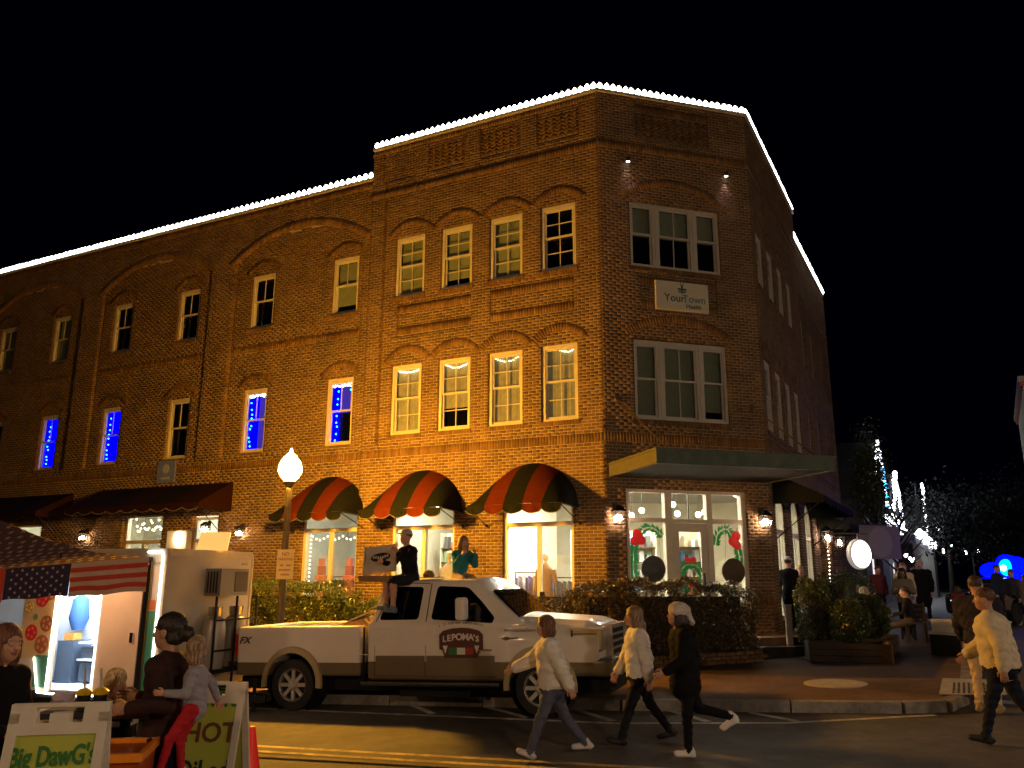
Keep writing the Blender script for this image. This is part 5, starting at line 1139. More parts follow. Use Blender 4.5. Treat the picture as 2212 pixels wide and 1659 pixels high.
# lit interior
M['trin'] = mat('trailer_inside', (.8, .85, .9), .5); M['orange2'] = mat('orange_box', (.6, .25, .05), .6); M['steelb'] = mat('blue_grey_steel', (.12, .17, .25), .35, metal=.5)
bx('lining', M['trin'], -3.6, -.9, 1.2, 1.24, zb, zt - .02); bx('lining', M['trin'], -2.75, -.9, .06, 1.2, zb, zb + .02)
bx('ceiling_lamp', emit_mat('trailer_tube', (.78, .9, 1.), 220.), -2.3, -1.1, .25, .45, zt - .12, zt - .08); bx('ceiling_lamp', emit_mat('trailer_tube2', (.5, .65, 1.), 40.), -4.4, -3.2, .4, .6, zt - .12, zt - .08)
bx('counter', M['steelb'], -2.75, -2.4, .7, 1.1, zb + .02, zb + .72); bx('shelf', M['trin'], -2.3, -1.9, .7, 1.1, zb + .4, zb + .43); bx('shelf', M['trin'], -2.3, -1.9, .7, 1.1, zb + .68, zb + .71); bx('crate', M['steelb'], -2.27, -1.95, .75, 1.0, zb + .44, zb + .62); bx('crate', M['steelb'], -2.27, -1.95, .75, 1.0, zb + .06, zb + .36); bx('crate', M['orange2'], -2.65, -2.45, .72, .9, zb + .73, zb + .85)
mb = MB(); mb.lathe([(.04, 1.5), (.13, 1.42), (.17, 1.1), (.1, .9)], (-2.5, .85, zb), 12); mb.build('hanging_apron', mat('blue_apron', (.03, .1, .3), .8), trl, smooth=True)
bx('sill', M['alloy'], -4.6, -2.85, -.12, .0, zb + .93, zb + .97)
# painted panel of pizzas and vegetables beside the door
o = bx('food_panel', mat('yellow_food_panel', (.6, .36, .08), .5, col2=(.6, .5, .35), nscale=2.5), -2.83, -2.13, -.012, -.002, zb + .5, dz1)
for x, z, r, c in ((-2.6, .9, .13, (.5, .03, .02)), (-2.3, 1.05, .13, (.3, .1, .04)), (-2.45, 1.45, .14, (.45, .04, .03)), (-2.28, 1.55, .13, (.35, .15, .06)), (-2.35, .72, .15, (.35, .12, .05)), (-2.72, 1.3, .1, (.55, .4, .1)), (-2.55, 1.15, .05, (.1, .25, .08)), (-2.7, 1.62, .06, (.15, .3, .12))):
    mb = MB(); mb.lathe([(r, -.018), (r, -.012)], (x, 0, zb + z), 18, axis='Y')
    for k in range(5): a = k * 1.26; mb.lathe([(r * .2, -.022), (r * .2, -.017)], (x + r * .55 * math.cos(a), 0, zb + z + r * .55 * math.sin(a)), 8, mi=1, axis='Y')
    mb.build('pizza', [mat('food%d' % len(bpy.data.materials), c, .5), mat('foodb%d' % len(bpy.data.materials), tuple(min(1, v * 1.7 + .05) for v in c), .5)], o)
# end face: air conditioner, gas bottles, rack (local x > 0)
ac = thing('air_conditioner', 'window air conditioner mounted on the trailer end wall', 'air conditioner', trl.matrix_basis @ Vector((0, 1.35, zt - .72)), TA); 
mb = MB(); mb.box(0, .32, -.38, .38, 0, .45); mb.build('casing', mat('ac_grey', (.22, .21, .2), .6), ac); mb = MB(); mb.box(.321, .33, .0, .34, .06, .4)
for k in range(7): mb.box(.33, .335, .0, .34, .08 + k * .045, .10 + k * .045)
mb.build('grille', mat('ac_grille', (.09, .08, .07), .7), ac); mb = MB(); 
for k in range(4): mb.box(.05 + k * .06, .08 + k * .06, -.386, -.38, .05, .4)
mb.build('vent', M['black'], ac)
for yq, lab in ((.95, 'left grey propane bottle on the trailer end rack'), (1.5, 'right grey propane bottle on the trailer end rack')):
    pt = thing('gas_bottle', lab, 'gas bottle', trl.matrix_basis @ Vector((.28, yq, zb + .32)), TA, 'propane bottles on the trailer'); mb = MB(); mb.lathe([(.02, 0), (.17, .02), (.19, .12), (.19, .68), (.16, .8), (.06, .87), (.06, .92)], n=18); mb.build('tank', mat('tank_grey', (.35, .34, .33), .35, metal=.3, noise=.1), pt, smooth=True)
    mb = MB(); mb.lathe([(.11, .86), (.12, 1.0), (.11, 1.0), (.1, .86)], n=14); mb.cyl((0, 0, .9), (0, 0, 1.0), .03, n=8); mb.build('collar', M['alloy'], pt)
mb = MB()
for y in (.68, 1.22, 1.78): mb.box(.48, .51, y - .015, y + .015, zb - .05, zt - .72)
for z in (.05, .62, 1.1): mb.box(.47, .5, .68, 1.78, zb + z, zb + z + .03)
mb.box(.0, .5, .68, 1.78, zb + .28, zb + .31); mb.build('bottle_rack', M['under'], trl)
mb = MB(); mb.bar((0, .6, zb - .1), (1.3, 1.05, zb - .1), .08, .1); mb.bar((0, 1.6, zb - .1), (1.3, 1.15, zb - .1), .08, .1); mb.cyl((1.05, 1.1, zb - .5), (1.05, 1.1, zb + .2), .03, n=8); mb.build('drawbar', M['under'], trl)
for x in (-3.4, -4.2):
    mb = MB(); mb.lathe([(.2, -.09), (.3, -.09), (.33, -.05), (.33, .05), (.3, .09), (.2, .09)], (x, .1, .33), 22, axis='Y'); mb.build('wheel', M['rubber'], trl, smooth=True)
bx('marker_light', M['gold'], 0.001, .02, 1.95, 2.1, zt - .2, zt - .16); bx('skirt', M['under'], -Lt, -.1, .05, .08, zb - .32, zb - .1)
# floodlight and bright panel above the trailer roof
t = thing('floodlight', 'bright floodlight standing on the trailer roof', 'floodlight', trl.matrix_basis @ Vector((-.25, .5, zt + .04)), TA); mb = MB(); mb.box(-.2, .2, -.03, .1, 0, .3); mb.build('housing', M['cream'], t)
mb = MB(); mb.ball((.06, -.07, .17), .08, 8, sc=(1, .6, 1.5)); mb.build('lens', emit_mat('flood_glow', (1, .7, .38), 22.), t, smooth=True)
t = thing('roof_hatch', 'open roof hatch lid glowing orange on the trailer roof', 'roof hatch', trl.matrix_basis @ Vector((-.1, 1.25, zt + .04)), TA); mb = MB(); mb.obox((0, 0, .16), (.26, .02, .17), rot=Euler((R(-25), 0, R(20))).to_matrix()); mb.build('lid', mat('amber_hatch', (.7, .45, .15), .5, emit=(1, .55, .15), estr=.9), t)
# pop-up canopy tent printed with the flag
M['navy'] = mat('flag_navy', (.035, .025, .07), .8, noise=.15); M['fred'] = mat('flag_red', (.6, .06, .025), .8, noise=.1); M['fwhite'] = mat('flag_white', (.62, .42, .34), .8, noise=.1); M['ntop'] = mat('tent_top_navy', (.15, .075, .07), .8, noise=.2)
def star(mb, c, r, ex, ez, mi=None):
    vs = []
    for k in range(10): a = math.pi / 2 + k * math.pi / 5; q = r if k % 2 == 0 else r * .42; vs.append(Vector(c) + ex * (q * math.cos(a)) + ez * (q * math.sin(a)))
    mb.add(vs, [tuple(range(10))], mi)
fa = thing('canopy_tent', 'pop up tent printed with stars and stripes beside the food trailer', 'canopy tent', (-7.5, 13.5, gz(-7.5, 13.5)), 0); OT = Vector(fa.location)
A1 = Vector((-5.33, 12.4, 2.47)); A0 = Vector((-7.5, 12.55, 2.3)); Am = Vector((-9.7, 12.7, 2.3)); A3 = Vector((-10.5, 15.4, 2.4)); A2 = Vector((-6.5, 15.0, 2.5)); PK = Vector((-8.75, 14.3, 3.12))
def roofface(a, b, c, rows=11, stars=True):
    """sagging triangle with printed stars"""
    mb = MB(); n = 8; idx = {}; vs = []
    def P(i, j): u, v = i / n, j / n; q = a * (1 - u) + (b * (1 - v) + c * v) * u if False else (b * (1 - v) + c * v) * (1 - u) + a * u; return q - Vector((0, 0, .16 * math.sin(math.pi * u) * (1 - .3 * u)))
    for i in range(n + 1):
        for j in range(n + 1): vs.append(P(i, j))
    mb.add([v - OT for v in vs], [(i * (n + 1) + j, (i + 1) * (n + 1) + j, (i + 1) * (n + 1) + j + 1, i * (n + 1) + j + 1) for i in range(n) for j in range(n)]); mb.build('roof', M['ntop'], fa, smooth=True, fix=False)
    if not stars: return
    for r in range(rows):
        u = (r + .5) / rows * .92; m = max(1, int(13 * (1 - u)))
        for k in range(m):
            v = (k + .5 + .25 * (r % 2)) / m
            if v > 1: continue
            c0 = P(u * n, v * n); ex = (P(u * n, v * n + .1) - c0).normalized(); ez = (P(u * n + .1, v * n) - c0); ez = (ez - ex * ez.dot(ex)).normalized(); nn = ex.cross(ez); nn = nn if nn.z > 0 else -nn
            mb = MB(); star(mb, c0 - OT + nn * .012, .062, ex, ez); mb.build('star', M['fwhite'], fa, fix=False)
roofface(PK, A0, A1); roofface(PK, Am, A0); roofface(PK, A1, A2, stars=False); roofface(PK, A2, A3, stars=False)
hv = .48
def val(a, b, t0, t1, z0, z1, m, o=0., name='stripe'):
    p = a.lerp(b, t0) - OT; q = a.lerp(b, t1) - OT; d = (q - p).normalized(); nn = Vector((d.y, -d.x, 0)); nn = nn if nn.y < 0 else -nn; nn *= .006 + o
    mb = MB(); vs = []; n = 8
    for i in range(n + 1):
        for z in (z0, z1): w = p.lerp(q, i / n); zz = z + .012 * math.sin(i * 1.3) * (1 if z < -.3 else 0); vs.append(w + nn + Vector((0, -.02 * math.sin(i * 1.1 + t0 * 9) * -z, zz)))
    mb.add(vs, [(2 * i, 2 * i + 2, 2 * i + 3, 2 * i + 1) for i in range(n)]); return mb.build(name, m, fa, fix=False)
for k in range(7): val(A0, A1, .46, 1, -hv * (k + 1) / 7, -hv * k / 7, M['fred'] if k % 2 else M['fwhite'])
val(A0, A1, 0, .46, -hv * .95, 0, M['navy'], name='valance'); val(Am, A0, 0, 1, -hv, 0, M['fred'], name='valance')
dv = (A1 - A0).normalized(); dn = Vector((dv.y, -dv.x, 0))
for r in range(7):
    for k in range(6 - r % 2):
        c = A0 + dv * (.12 + k * .155 + (r % 2) * .077) + dn * .03 + Vector((0, 0, -.045 - r * .063)); mb = MB(); star(mb, c - OT, .027, dv, Vector((0, 0, 1))); mb.build('star', M['fwhite'], fa, fix=False)
for P0 in (A1, A2, Am):
    q = P0 - OT; mb = MB(); mb.box(q.x - .03, q.x + .03, q.y + .02, q.y + .08, 0, q.z - .05); mb.build('leg', M['under'] if P0 is not Am else M['white'], fa)
mb = MB(); mb.bar(A1 - OT - Vector((0, 0, .1)), A2 - OT - Vector((0, 0, .1)), .03, .03); mb.bar(A0 - OT - Vector((0, -.03, .1)), A1 - OT - Vector((0, -.03, .1)), .03, .03); mb.build('frame', M['alloy'], fa)

t = thing('work_lamp', 'bare warm bulb hanging under the star printed tent roof', 'lamp', (-6.9, 12.9, 2.25)); mb = MB(); mb.ball((0, 0, 0), .055, 8); mb.build('bulb', emit_mat('tent_bulb', (1., .6, .32), 520.), t, smooth=True); mb = MB(); mb.cyl((0, 0, .05), (0, 0, .3), .012, n=6); mb.build('cord', M['under'], t)
# ================================================================== FOREGROUND STALL THINGS
def aframe(x, y, rz, w, h, label, lines, board, mholes=False, lean=14):
    g = gz(x, y) + .25; t = thing('sandwich_board', label, 'sandwich board', (x, y, g), rz, 'sandwich boards by the food stall')
    for s in (-1, 1):
        rot = Matrix.Rotation(R(lean) * s, 3, 'X'); q = MB()
        def P(u, z, yo=0): v = rot @ Vector((u, yo, z - h)); return v + Vector((0, 0, h))
        # moulded frame with handle cut-out: two rails, top bar made of three pieces
        fr = [(-w / 2, -w / 2 + .05, 0, h - .05), (w / 2 - .05, w / 2, 0, h - .05), (-w / 2 + .05, w / 2 - .05, 0, .06), (-w / 2 + .05, w / 2 - .05, h - .16, h - .1), (-w / 2, -w * .24, h - .1, h), (w * .24, w / 2, h - .1, h), (-w * .1, w * .1, h - .1, h - .05), (-w * .24, w * .24, h - .02, h)]
        for a, b, c, d in fr:
            vs = [P(a, c, s * -.012), P(b, c, s * -.012), P(b, c, s * .02), P(a, c, s * .02), P(a, d, s * -.012), P(b, d, s * -.012), P(b, d, s * .02), P(a, d, s * .02)]; q.add(vs, [(0, 3, 2, 1), (4, 5, 6, 7), (0, 1, 5, 4), (1, 2, 6, 5), (2, 3, 7, 6), (3, 0, 4, 7)])
        fo = q.build('frame', M['signfr'], t)
        q = MB(); vs = [P(-w / 2 + .05, .06, s * .0), P(w / 2 - .05, .06, 0), P(w / 2 - .05, h - .16, 0), P(-w / 2 + .05, h - .16, 0)]; q.add(vs + [v + rot @ Vector((0, s * .008, 0)) for v in vs], [(0, 1, 2, 3), (7, 6, 5, 4)]); q.build('board', board, t, fix=False)
        if s == -1:
            for txt, size, m, u, z, sx in lines:
                o = text('lettering', txt, size, m, t, P(u, z, -.012), sx=sx, bold=.004, ext=.002); o.rotation_euler = (R(-lean), R(random.uniform(-2, 2)), 0)
    return t
M['signfr'] = mat('sign_frame_plastic', (.62, .56, .45), .5, noise=.08); M['signy'] = mat('lime_yellow_poster', (.42, .46, .06), .6, noise=.08, nscale=3); M['marker'] = mat('green_marker', (.03, .16, .03), .6); M['purple'] = mat('brown_marker', (.16, .05, .02), .6); M['blk'] = mat('black_marker', (.02, .03, .02), .6)
aframe(-2.48, 4.85, R(12), .5, 1.27, 'white framed sandwich board with yellow poster reading Big Dawgs', [('Big DawG\'s', .14, M['marker'], 0, 1.0, .66), ('BOILED', .13, M['marker'], 0, .82, .74)], M['signy'])
aframe(-2.42, 7.0, R(-5), .62, 1.1, 'yellow sandwich board reading nuts hot boiled behind the woman with bun', [('NUTS', .2, M['marker'], .1, .98, .8) if 0 else ('NUTS', .17, M['marker'], .1, .97, .8), ('HOT', .2, M['purple'], .08, .72, 1), ('BOiLed', .2, M['blk'], .02, .45, .85), ('PEANUTS', .14, M['blk'], 0, .2, .8)], M['signy'])
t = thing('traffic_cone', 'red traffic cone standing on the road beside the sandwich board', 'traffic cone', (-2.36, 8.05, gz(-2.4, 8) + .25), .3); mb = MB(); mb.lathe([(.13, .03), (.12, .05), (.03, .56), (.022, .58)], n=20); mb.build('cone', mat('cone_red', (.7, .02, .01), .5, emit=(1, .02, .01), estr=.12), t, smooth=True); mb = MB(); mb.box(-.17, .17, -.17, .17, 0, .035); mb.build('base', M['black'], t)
def table(x, y, rz, w, d, h, label, top, legs=M['black'], cat='table', base=.25, group=None):
    g = gz(x, y) + base; t = thing('table', label, cat, (x, y, g), rz, group); mb = MB(); mb.box(-w / 2, w / 2, -d / 2, d / 2, h - .04, h); mb.build('table_top', top, t)
    for sx in (-1, 1):
        for sy in (-1, 1): mb = MB(); mb.cyl((sx * (w / 2 - .06), sy * (d / 2 - .06), 0), (sx * (w / 2 - .08), sy * (d / 2 - .08), h - .04), .016, n=6); mb.build('leg', legs, t)
    return t
table(-3.55, 6.9, R(5), 1.3, .7, .9, 'white folding table in front of the trailer with blue light painted on its top', mat('blue_light_tint_table', (.5, .55, .62), .5))  # blue light on the white top is mixed into its colour
tr = table(-2.85, 6.2, R(5), .75, .55, 1.05, 'small dark table holding drinks in front of the blond boy', mat('dark_table', (.02, .015, .012), .5))
for x, lab in ((-2.98, 'left of two cups with yellow lids and straws on the dark table'), (-2.865, 'right of two cups with yellow lids and straws on the dark table')):
    t = thing('drink_cup', lab, 'cup', (x, 6.1, gz(x, 6.1) + 1.30), 0, 'cups on the dark stall table'); mb = MB(); mb.lathe([(.035, 0), (.048, .1), (.04, .1)], n=16); mb.build('cup', M['black'], t, smooth=True); mb = MB(); mb.lathe([(.05, .1), (.056, .12), (.03, .14), (.01, .145)], n=16); mb.build('lid', mat('yellow_lid', (.75, .5, .02), .4), t, smooth=True); mb = MB(); mb.cyl((0, 0, .14), (-.015, 0, .27), .008, n=8); mb.build('straw', M['white'], t)
t = thing('plastic_bag', 'crumpled clear plastic bag on the corner of the dark table', 'plastic bag', (-3.14, 6.1, gz(-3, 6) + 1.30)); u = rng.normal(size=(26, 3)); u /= np.linalg.norm(u, axis=1)[:, None]; bm = bmesh.new()
for v in u * np.array([.1, .08, .07]) * rng.uniform(.6, 1.1, (26, 1)) + np.array([0, 0, .07]): bm.verts.new(v)
bmesh.ops.convex_hull(bm, input=bm.verts); me = bpy.data.meshes.new('bag'); bm.to_mesh(me); bm.free(); me.materials.append(mat('clear_plastic', (.6, .5, .6), .2)); link('bag', me, t)
t = thing('storage_tub', 'orange plastic storage tub on the ground beside the sandwich board', 'tub', (-2.5, 5.7, gz(-2.3, 5.7) + .2), R(12)); M['orange'] = mat('orange_plastic', (.35, .06, .012), .45, noise=.2)
mb = MB(); q = [(-.13, -.2, 0), (.13, -.2, 0), (.13, .2, 0), (-.13, .2, 0), (-.16, -.26, .9), (.16, -.26, .9), (.16, .26, .9), (-.16, .26, .9)]; mb.add(q, [(0, 3, 2, 1), (4, 5, 6, 7), (0, 1, 5, 4), (1, 2, 6, 5), (2, 3, 7, 6), (3, 0, 4, 7)]); mb.build('tub', M['orange'], t); mb = MB(); mb.box(-.18, .18, -.29, -.25, .88, .93); mb.box(-.18, .18, .25, .29, .88, .93); mb.box(-.18, -.15, -.25, .25, .88, .93); mb.box(.15, .18, -.25, .25, .88, .93); mb.build('rim', mat('amber_plastic', (.75, .25, .02), .4), t)

# ================================================================== PEOPLE
SK = {}
def skin(name, c): SK[name] = mat('skin_' + name, c, .55, spec=.4, noise=.06, nscale=20); return SK[name]
skin('fair', (.55, .30, .2)); skin('tan', (.42, .23, .14)); skin('brown', (.2, .1, .06)); M['lip'] = mat('lips', (.35, .09, .07), .45); M['eyew'] = mat('eye_white', (.6, .57, .52), .3); M['iris'] = mat('iris_dark', (.02, .015, .01), .2)
def hairmat(c):
    m = mat('hair_%d' % len(bpy.data.materials), c, .5, bump=.2, nscale=50); n = m.node_tree.nodes; l = m.node_tree.links; b = n['Principled BSDF']
    tc = n.new('ShaderNodeTexCoord'); mp = n.new('ShaderNodeMapping'); mp.inputs['Scale'].default_value = (90, 90, 7); nz = n.new('ShaderNodeTexNoise'); nz.inputs['Scale'].default_value = 1; nz.inputs['Detail'].default_value = 4
    l.new(tc.outputs['Object'], mp.inputs[0]); l.new(mp.outputs[0], nz.inputs['Vector']); rp = n.new('ShaderNodeValToRGB'); rp.color_ramp.elements[0].position = .35; rp.color_ramp.elements[1].position = .68
    rp.color_ramp.elements[0].color = (*[v * .35 for v in c], 1); rp.color_ramp.elements[1].color = (*[min(1, v * 1.7) for v in c], 1); l.new(nz.outputs['Fac'], rp.inputs[0]); l.new(rp.outputs[0], b.inputs['Base Color'])
    bp = n.new('ShaderNodeBump'); bp.inputs['Strength'].default_value = .8; bp.inputs['Distance'].default_value = .01; l.new(nz.outputs['Fac'], bp.inputs['Height']); l.new(bp.outputs[0], b.inputs['Normal']); return m
def head_net(h=.007):
    pr = [('e', ((0, -.012, .035), (.076, .094, .092)), 0), ('e', ((0, .018, -.02), (.062, .072, .085)), 0), ('e', ((0, .045, -.078), (.034, .036, .03)), 0, .03), ('e', ((0, .03, -.05), (.052, .05, .045)), 0, .03),
          ('c', ((0, .085, .012), (0, .105, -.022), .008, .014), 0, .012), ('e', ((0, .078, .035), (.05, .016, .012)), 0, .015), ('e', ((.035, .06, -.022), (.022, .022, .02)), 0, .02), ('e', ((-.035, .06, -.022), (.022, .022, .02)), 0, .02),
          ('e', ((0, .088, -.048), (.024, .009, .0055)), 1, .006), ('e', ((0, .086, -.058), (.02, .009, .0065)), 1, .006),
          ('e', ((.079, -.005, -.005), (.01, .022, .033)), 0, .01), ('e', ((-.079, -.005, -.005), (.01, .022, .033)), 0, .01), ('c', ((0, -.02, -.06), (0, -.03, -.15), .052, .055), 0, .03),
          ('e', ((.031, .076, .013), (.014, .01, .009)), 2, .003), ('e', ((-.031, .076, .013), (.014, .01, .009)), 2, .003), ('e', ((.031, .0835, .013), (.006, .005, .006)), 3, .002), ('e', ((-.031, .0835, .013), (.006, .005, .006)), 3, .002)]
    return net(pr, (-.12, -.13, -.17), (.12, .14, .15), h, .03)
HEAD = head_net(.0055)
def hand_net():
    """relaxed right hand, wrist at the origin, fingers towards -Z, palm facing -X"""
    pr = [('e', ((0, 0, -.055), (.017, .04, .05)), 0), ('c', ((0, 0, .02), (0, 0, -.02), .026, .027), 0, .02)]
    for i, (y, L) in enumerate(((.03, .07), (.01, .08), (-.011, .074), (-.031, .058))):
        a = (0, y, -.09); b = (-.012 - .004 * i, y * 1.1, -.09 - L * .5); c = (-.04 - .006 * i, y * 1.12, -.09 - L * .86)
        pr += [('c', (a, b, .0105, .0095), 0, .006), ('c', (b, c, .0095, .0075), 0, .006)]
    pr += [('c', ((-.004, .03, -.03), (-.018, .058, -.065), .014, .011), 0, .012), ('c', ((-.018, .058, -.065), (-.03, .06, -.095), .011, .009), 0, .006)]
    return net(pr, (-.09, -.06, -.2), (.04, .09, .05), .0055, .012)
HANDR = hand_net()
def xf(N, Mx, flipx=False, lab=None, s=1.):
    P, Q, L = N; P = P * s
    if flipx: P = P * np.array([-1, 1, 1]); Q = Q[:, ::-1]
    A = np.array(Mx); P = P @ A[:3, :3].T + A[:3, 3]
    return P, Q, (L if lab is None else np.array(lab, np.int8)[L])
def V3(*a): return np.array(a, float)
def person(loc, rz, label, H=1.7, top=(.3, .3, .3), pants=(.05, .06, .1), shoes=(.5, .5, .5), sk='fair', legs=((0, 0), (0, 0)), arms=((0, 10), (0, 10)), abd=(8, 8), lean=4, yaw=0, nod=0, hair='short', hc=(.05, .025, .012), puff=.0, coat=0., wide=1., seat=None, shorts=False, hat=None, bare=False, h=.017, headr=1., group=None, foots=(0, 0), handin=(0, 0), ground=True, skirt=None, glasses=False, cat='person', tmat=None, cuffs=True, name='person', dz=0.):
    s = H / 1.75; t = thing(name, label, cat, loc, rz, group)
    tl = math.sin(R(lean)); tc = math.cos(R(lean)); up = V3(0, tl, tc)
    hip = V3(0, 0, 0); J = {}
    neck = hip + up * .53; chest = hip + up * .36; waist = hip + up * .12
    prims = [('e', ((0, 0, -.01), (.165 * wide, .125 * wide, .13)), 2), ('c', (waist, hip + up * .02, .115 * wide + puff, .12 * wide + puff), 1), ('e', (tuple(chest), (.18 * wide + puff, .125 * wide + puff, .2)), 1), ('e', (tuple(hip + up * .2), (.155 * wide + puff * 1.2, .118 * wide + puff * 1.2, .17)), 1),
             ('c', (neck - up * .02, neck + up * .07 + V3(0, .012, 0), .056, .052), 0, .02)]
    lo_z = 0
    for i, sx in ((0, -1), (1, 1)):
        sw, kn = legs[i]; sw = R(sw); kn = R(kn); hj = V3(sx * .088 * wide, 0, -.03); ab = .05 if seat is None else .14
        k = hj + V3(sx * ab * .5, math.sin(sw), -math.cos(sw)) * .43; a = k + V3(0, math.sin(sw - kn), -math.cos(sw - kn)) * .42
        lp = 2
        prims += [('c', (hj, k, .098 * wide, .068), 2, .03), ('c', (k, a, .064, .05 if not shorts else .042), 0 if shorts else 2, .02)]
        f = R(foots[i]); toe = a + V3(sx * .02, .155 * math.cos(f), .155 * math.sin(f) - .03 * math.cos(f)); heel = a + V3(0, -.045 * math.cos(f) - .04 * math.sin(f) * -1, -.035)
        prims += [('c', (heel, toe, .045, .036), 3, .015), ('c', (a + V3(0, 0, .02), heel, .045, .045), 3, .015)]
        lo_z = min(lo_z, a[2] - .08 - max(0, -math.sin(f)) * .14, toe[2] - .036)
        J['a%d' % i] = a; J['k%d' % i] = k
    hands = []
    for i, sx in ((0, -1), (1, 1)):
        sw, el = arms[i]; sw = R(sw); el = R(el); ab = math.sin(R(abd[i])); sh = neck - up * .075 + V3(sx * .178 * wide, 0, 0)
        e = sh + V3(sx * ab, math.sin(sw), -math.cos(sw)) / math.sqrt(1 + ab * ab) * .285; d2 = V3(sx * ab * .4 - sx * handin[i], math.sin(sw + el), -math.cos(sw + el)); d2 /= np.linalg.norm(d2); w = e + d2 * .24
        prims += [('c', (sh + V3(-sx * .03, 0, .005), e, .062 + puff * .9, .047 + puff), 1, .03), ('c', (e, w, .045 + puff, .034 + puff * .8), 1, .02), ('c', (neck - up * .045, sh, .06 + puff * .5, .062 + puff * .7), 1, .03)]
        hands.append((w, d2, sx)); J['w%d' % i] = w; J['e%d' % i] = e
    if coat: prims.append(('c', (hip + up * .1, hip - V3(0, -.01, coat), .135 * wide + puff, .16 * wide + puff), 1, .04))
    else: prims.append(('c', (hip + up * .12, hip + up * -.02, .128 * wide + puff, .135 * wide + puff), 1, .03))
    if skirt: prims.append(('c', (hip, hip - V3(0, 0, skirt), .15, .24), 2, .04))
    pts = [J[k] for k in J] + [neck, hip]; lo = [min(p[i] for p in pts) - .28 for i in range(3)]; hi = [max(p[i] for p in pts) + .28 for i in range(3)]
    body = net(prims, lo, hi, h, .03)
    P_, Q_, L_ = body; cen = P_[Q_].mean(1); hem = (-.075 if not coat else -coat - .13); tor = (np.abs(cen[:, 0]) < .17 * wide + puff) & (np.abs(cen[:, 2] - hem) < .14) & (L_ > 0) & (L_ < 3)
    if seat is None: L_ = np.where(tor, np.where(cen[:, 2] > hem + .012 * np.sin(cen[:, 0] * 25 + cen[:, 1] * 19), 1, 2), L_).astype(np.int8)
    q_ = P_ - np.array([0, 0, 0]); amp = .0045 + puff * .12; w_ = np.sin(q_[:, 2] * 41 + 6 * np.sin(q_[:, 0] * 13 + H * 40) + q_[:, 1] * 17) * np.sin(q_[:, 0] * 19 + q_[:, 2] * 9 + 2) + .6 * np.sin(q_[:, 2] * 70 + q_[:, 0] * 33)
    P_ = P_ + (w_ * amp * (q_[:, 2] < .5))[:, None] * np.array([.6, .6, .2]); body = (P_, Q_, L_)
    hs = 1.06 * headr; hc0 = neck + up * .04 + V3(0, .03, .1 * hs + .012)
    HM = Matrix.Translation(Vector(hc0)) @ Matrix.Rotation(R(yaw), 4, 'Z') @ Matrix.Rotation(R(-nod), 4, 'X')
    S = Matrix.Scale(s, 4)
    if ground and seat is None: dzv = -lo_z
    elif seat is not None: dzv = seat / s
    else: dzv = 0
    T = S @ Matrix.Translation((0, 0, dzv))
    parts = [xf(body, T), xf(HEAD, T @ HM, lab=[0, 4, 5, 6], s=hs)]
    for w, d, sx in hands:
        z = Vector(-d); x = Vector((1, 0, 0)); x = (x - z * x.dot(z)).normalized(); y = z.cross(x); hm = Matrix((x, y, z)).transposed().to_4x4(); hm.translation = Vector(w + d * .012)
        parts.append(xf(HANDR, T @ hm, flipx=(sx < 0), lab=[0]))
    idn = len(bpy.data.materials)
    tm = tmat or mat('top_%d' % idn, top, .9, spec=.12, noise=.14, nscale=14, bump=.35); pm = mat('trousers_%d' % idn, pants, .85, spec=.15, noise=.18, nscale=12, bump=.3); sm = mat('shoes_%d' % idn, shoes, .6, noise=.1)
    link('body', net_mesh('body', parts, [SK[sk], tm, pm, sm, M['lip'], M['eyew'], M['iris']]), t)
    # hair and hats in head space
    hm_ = hairmat(hc); cuts = [('e', ((0, .11, -.03), (.068, .085, .1)))]
    k = hs
    HP = {'short': [('e', ((0, -.02, .05), (.083, .1, .09)), 0)], 'bob': [('e', ((0, -.02, .045), (.094, .11, .102)), 0), ('e', ((0, -.04, -.06), (.108, .095, .085)), 0), ],
          'long': [('e', ((0, -.02, .045), (.094, .11, .102)), 0), ('e', ((0, -.05, -.08), (.11, .085, .13)), 0), ('e', ((0, -.09, -.26), (.12, .055, .13)), 0), ('c', ((-.07, -.05, -.1), (-.1, -.05, -.34), .045, .03), 0), ('c', ((.07, -.05, -.1), (.1, -.05, -.34), .045, .03), 0), ('c', ((0, -.09, -.1), (0, -.12, -.42), .07, .035), 0)],
          'bun': [('e', ((0, -.02, .045), (.086, .104, .094)), 0), ('e', ((0, -.14, -.01), (.05, .045, .055)), 0, .015), ('e', ((0, -.05, -.04), (.075, .06, .05)), 0)],
          'toddler': [('e', ((0, -.02, .045), (.088, .105, .096)), 0), ('e', ((0, -.05, -.06), (.08, .06, .07)), 0)], 'none': None}[hair]
    if HP:
        HP = HP + ([('e', ((.082, .0, -.05), (.02, .045, .09)), 0), ('e', ((-.082, .0, -.05), (.02, .045, .09)), 0)] if hair in ('bob', 'long') else [])
        hn = net(HP, (-.15, -.22, -.5 if hair == 'long' else -.2), (.15, .16, .18), .009 if H > 1 or True else .01, .03, cuts)
        hx = xf(hn, T @ HM, s=k); hx = (hx[0] + rng.normal(0, .0022, hx[0].shape), hx[1], hx[2]); me = net_mesh('hair', [hx], [hm_]); link('hair', me, t)
    if hat == 'cap':
        pr = [('e', ((0, -.012, .07), (.09, .103, .075)), 0), ('e', ((0, .11, .062), (.06, .075, .009)), 0, .01)]; hn = net(pr, (-.12, -.14, .0), (.12, .21, .17), .008, .02, [('b', ((0, 0, .02), (.2, .09, .025), 0))]); link('cap', net_mesh('cap', [xf(hn, T @ HM, s=k)], [mat('cap_%d' % idn, (.42, .38, .34) if 'pale cap' in label or 'cap' in label else (.1, .1, .1), .8)]), t)
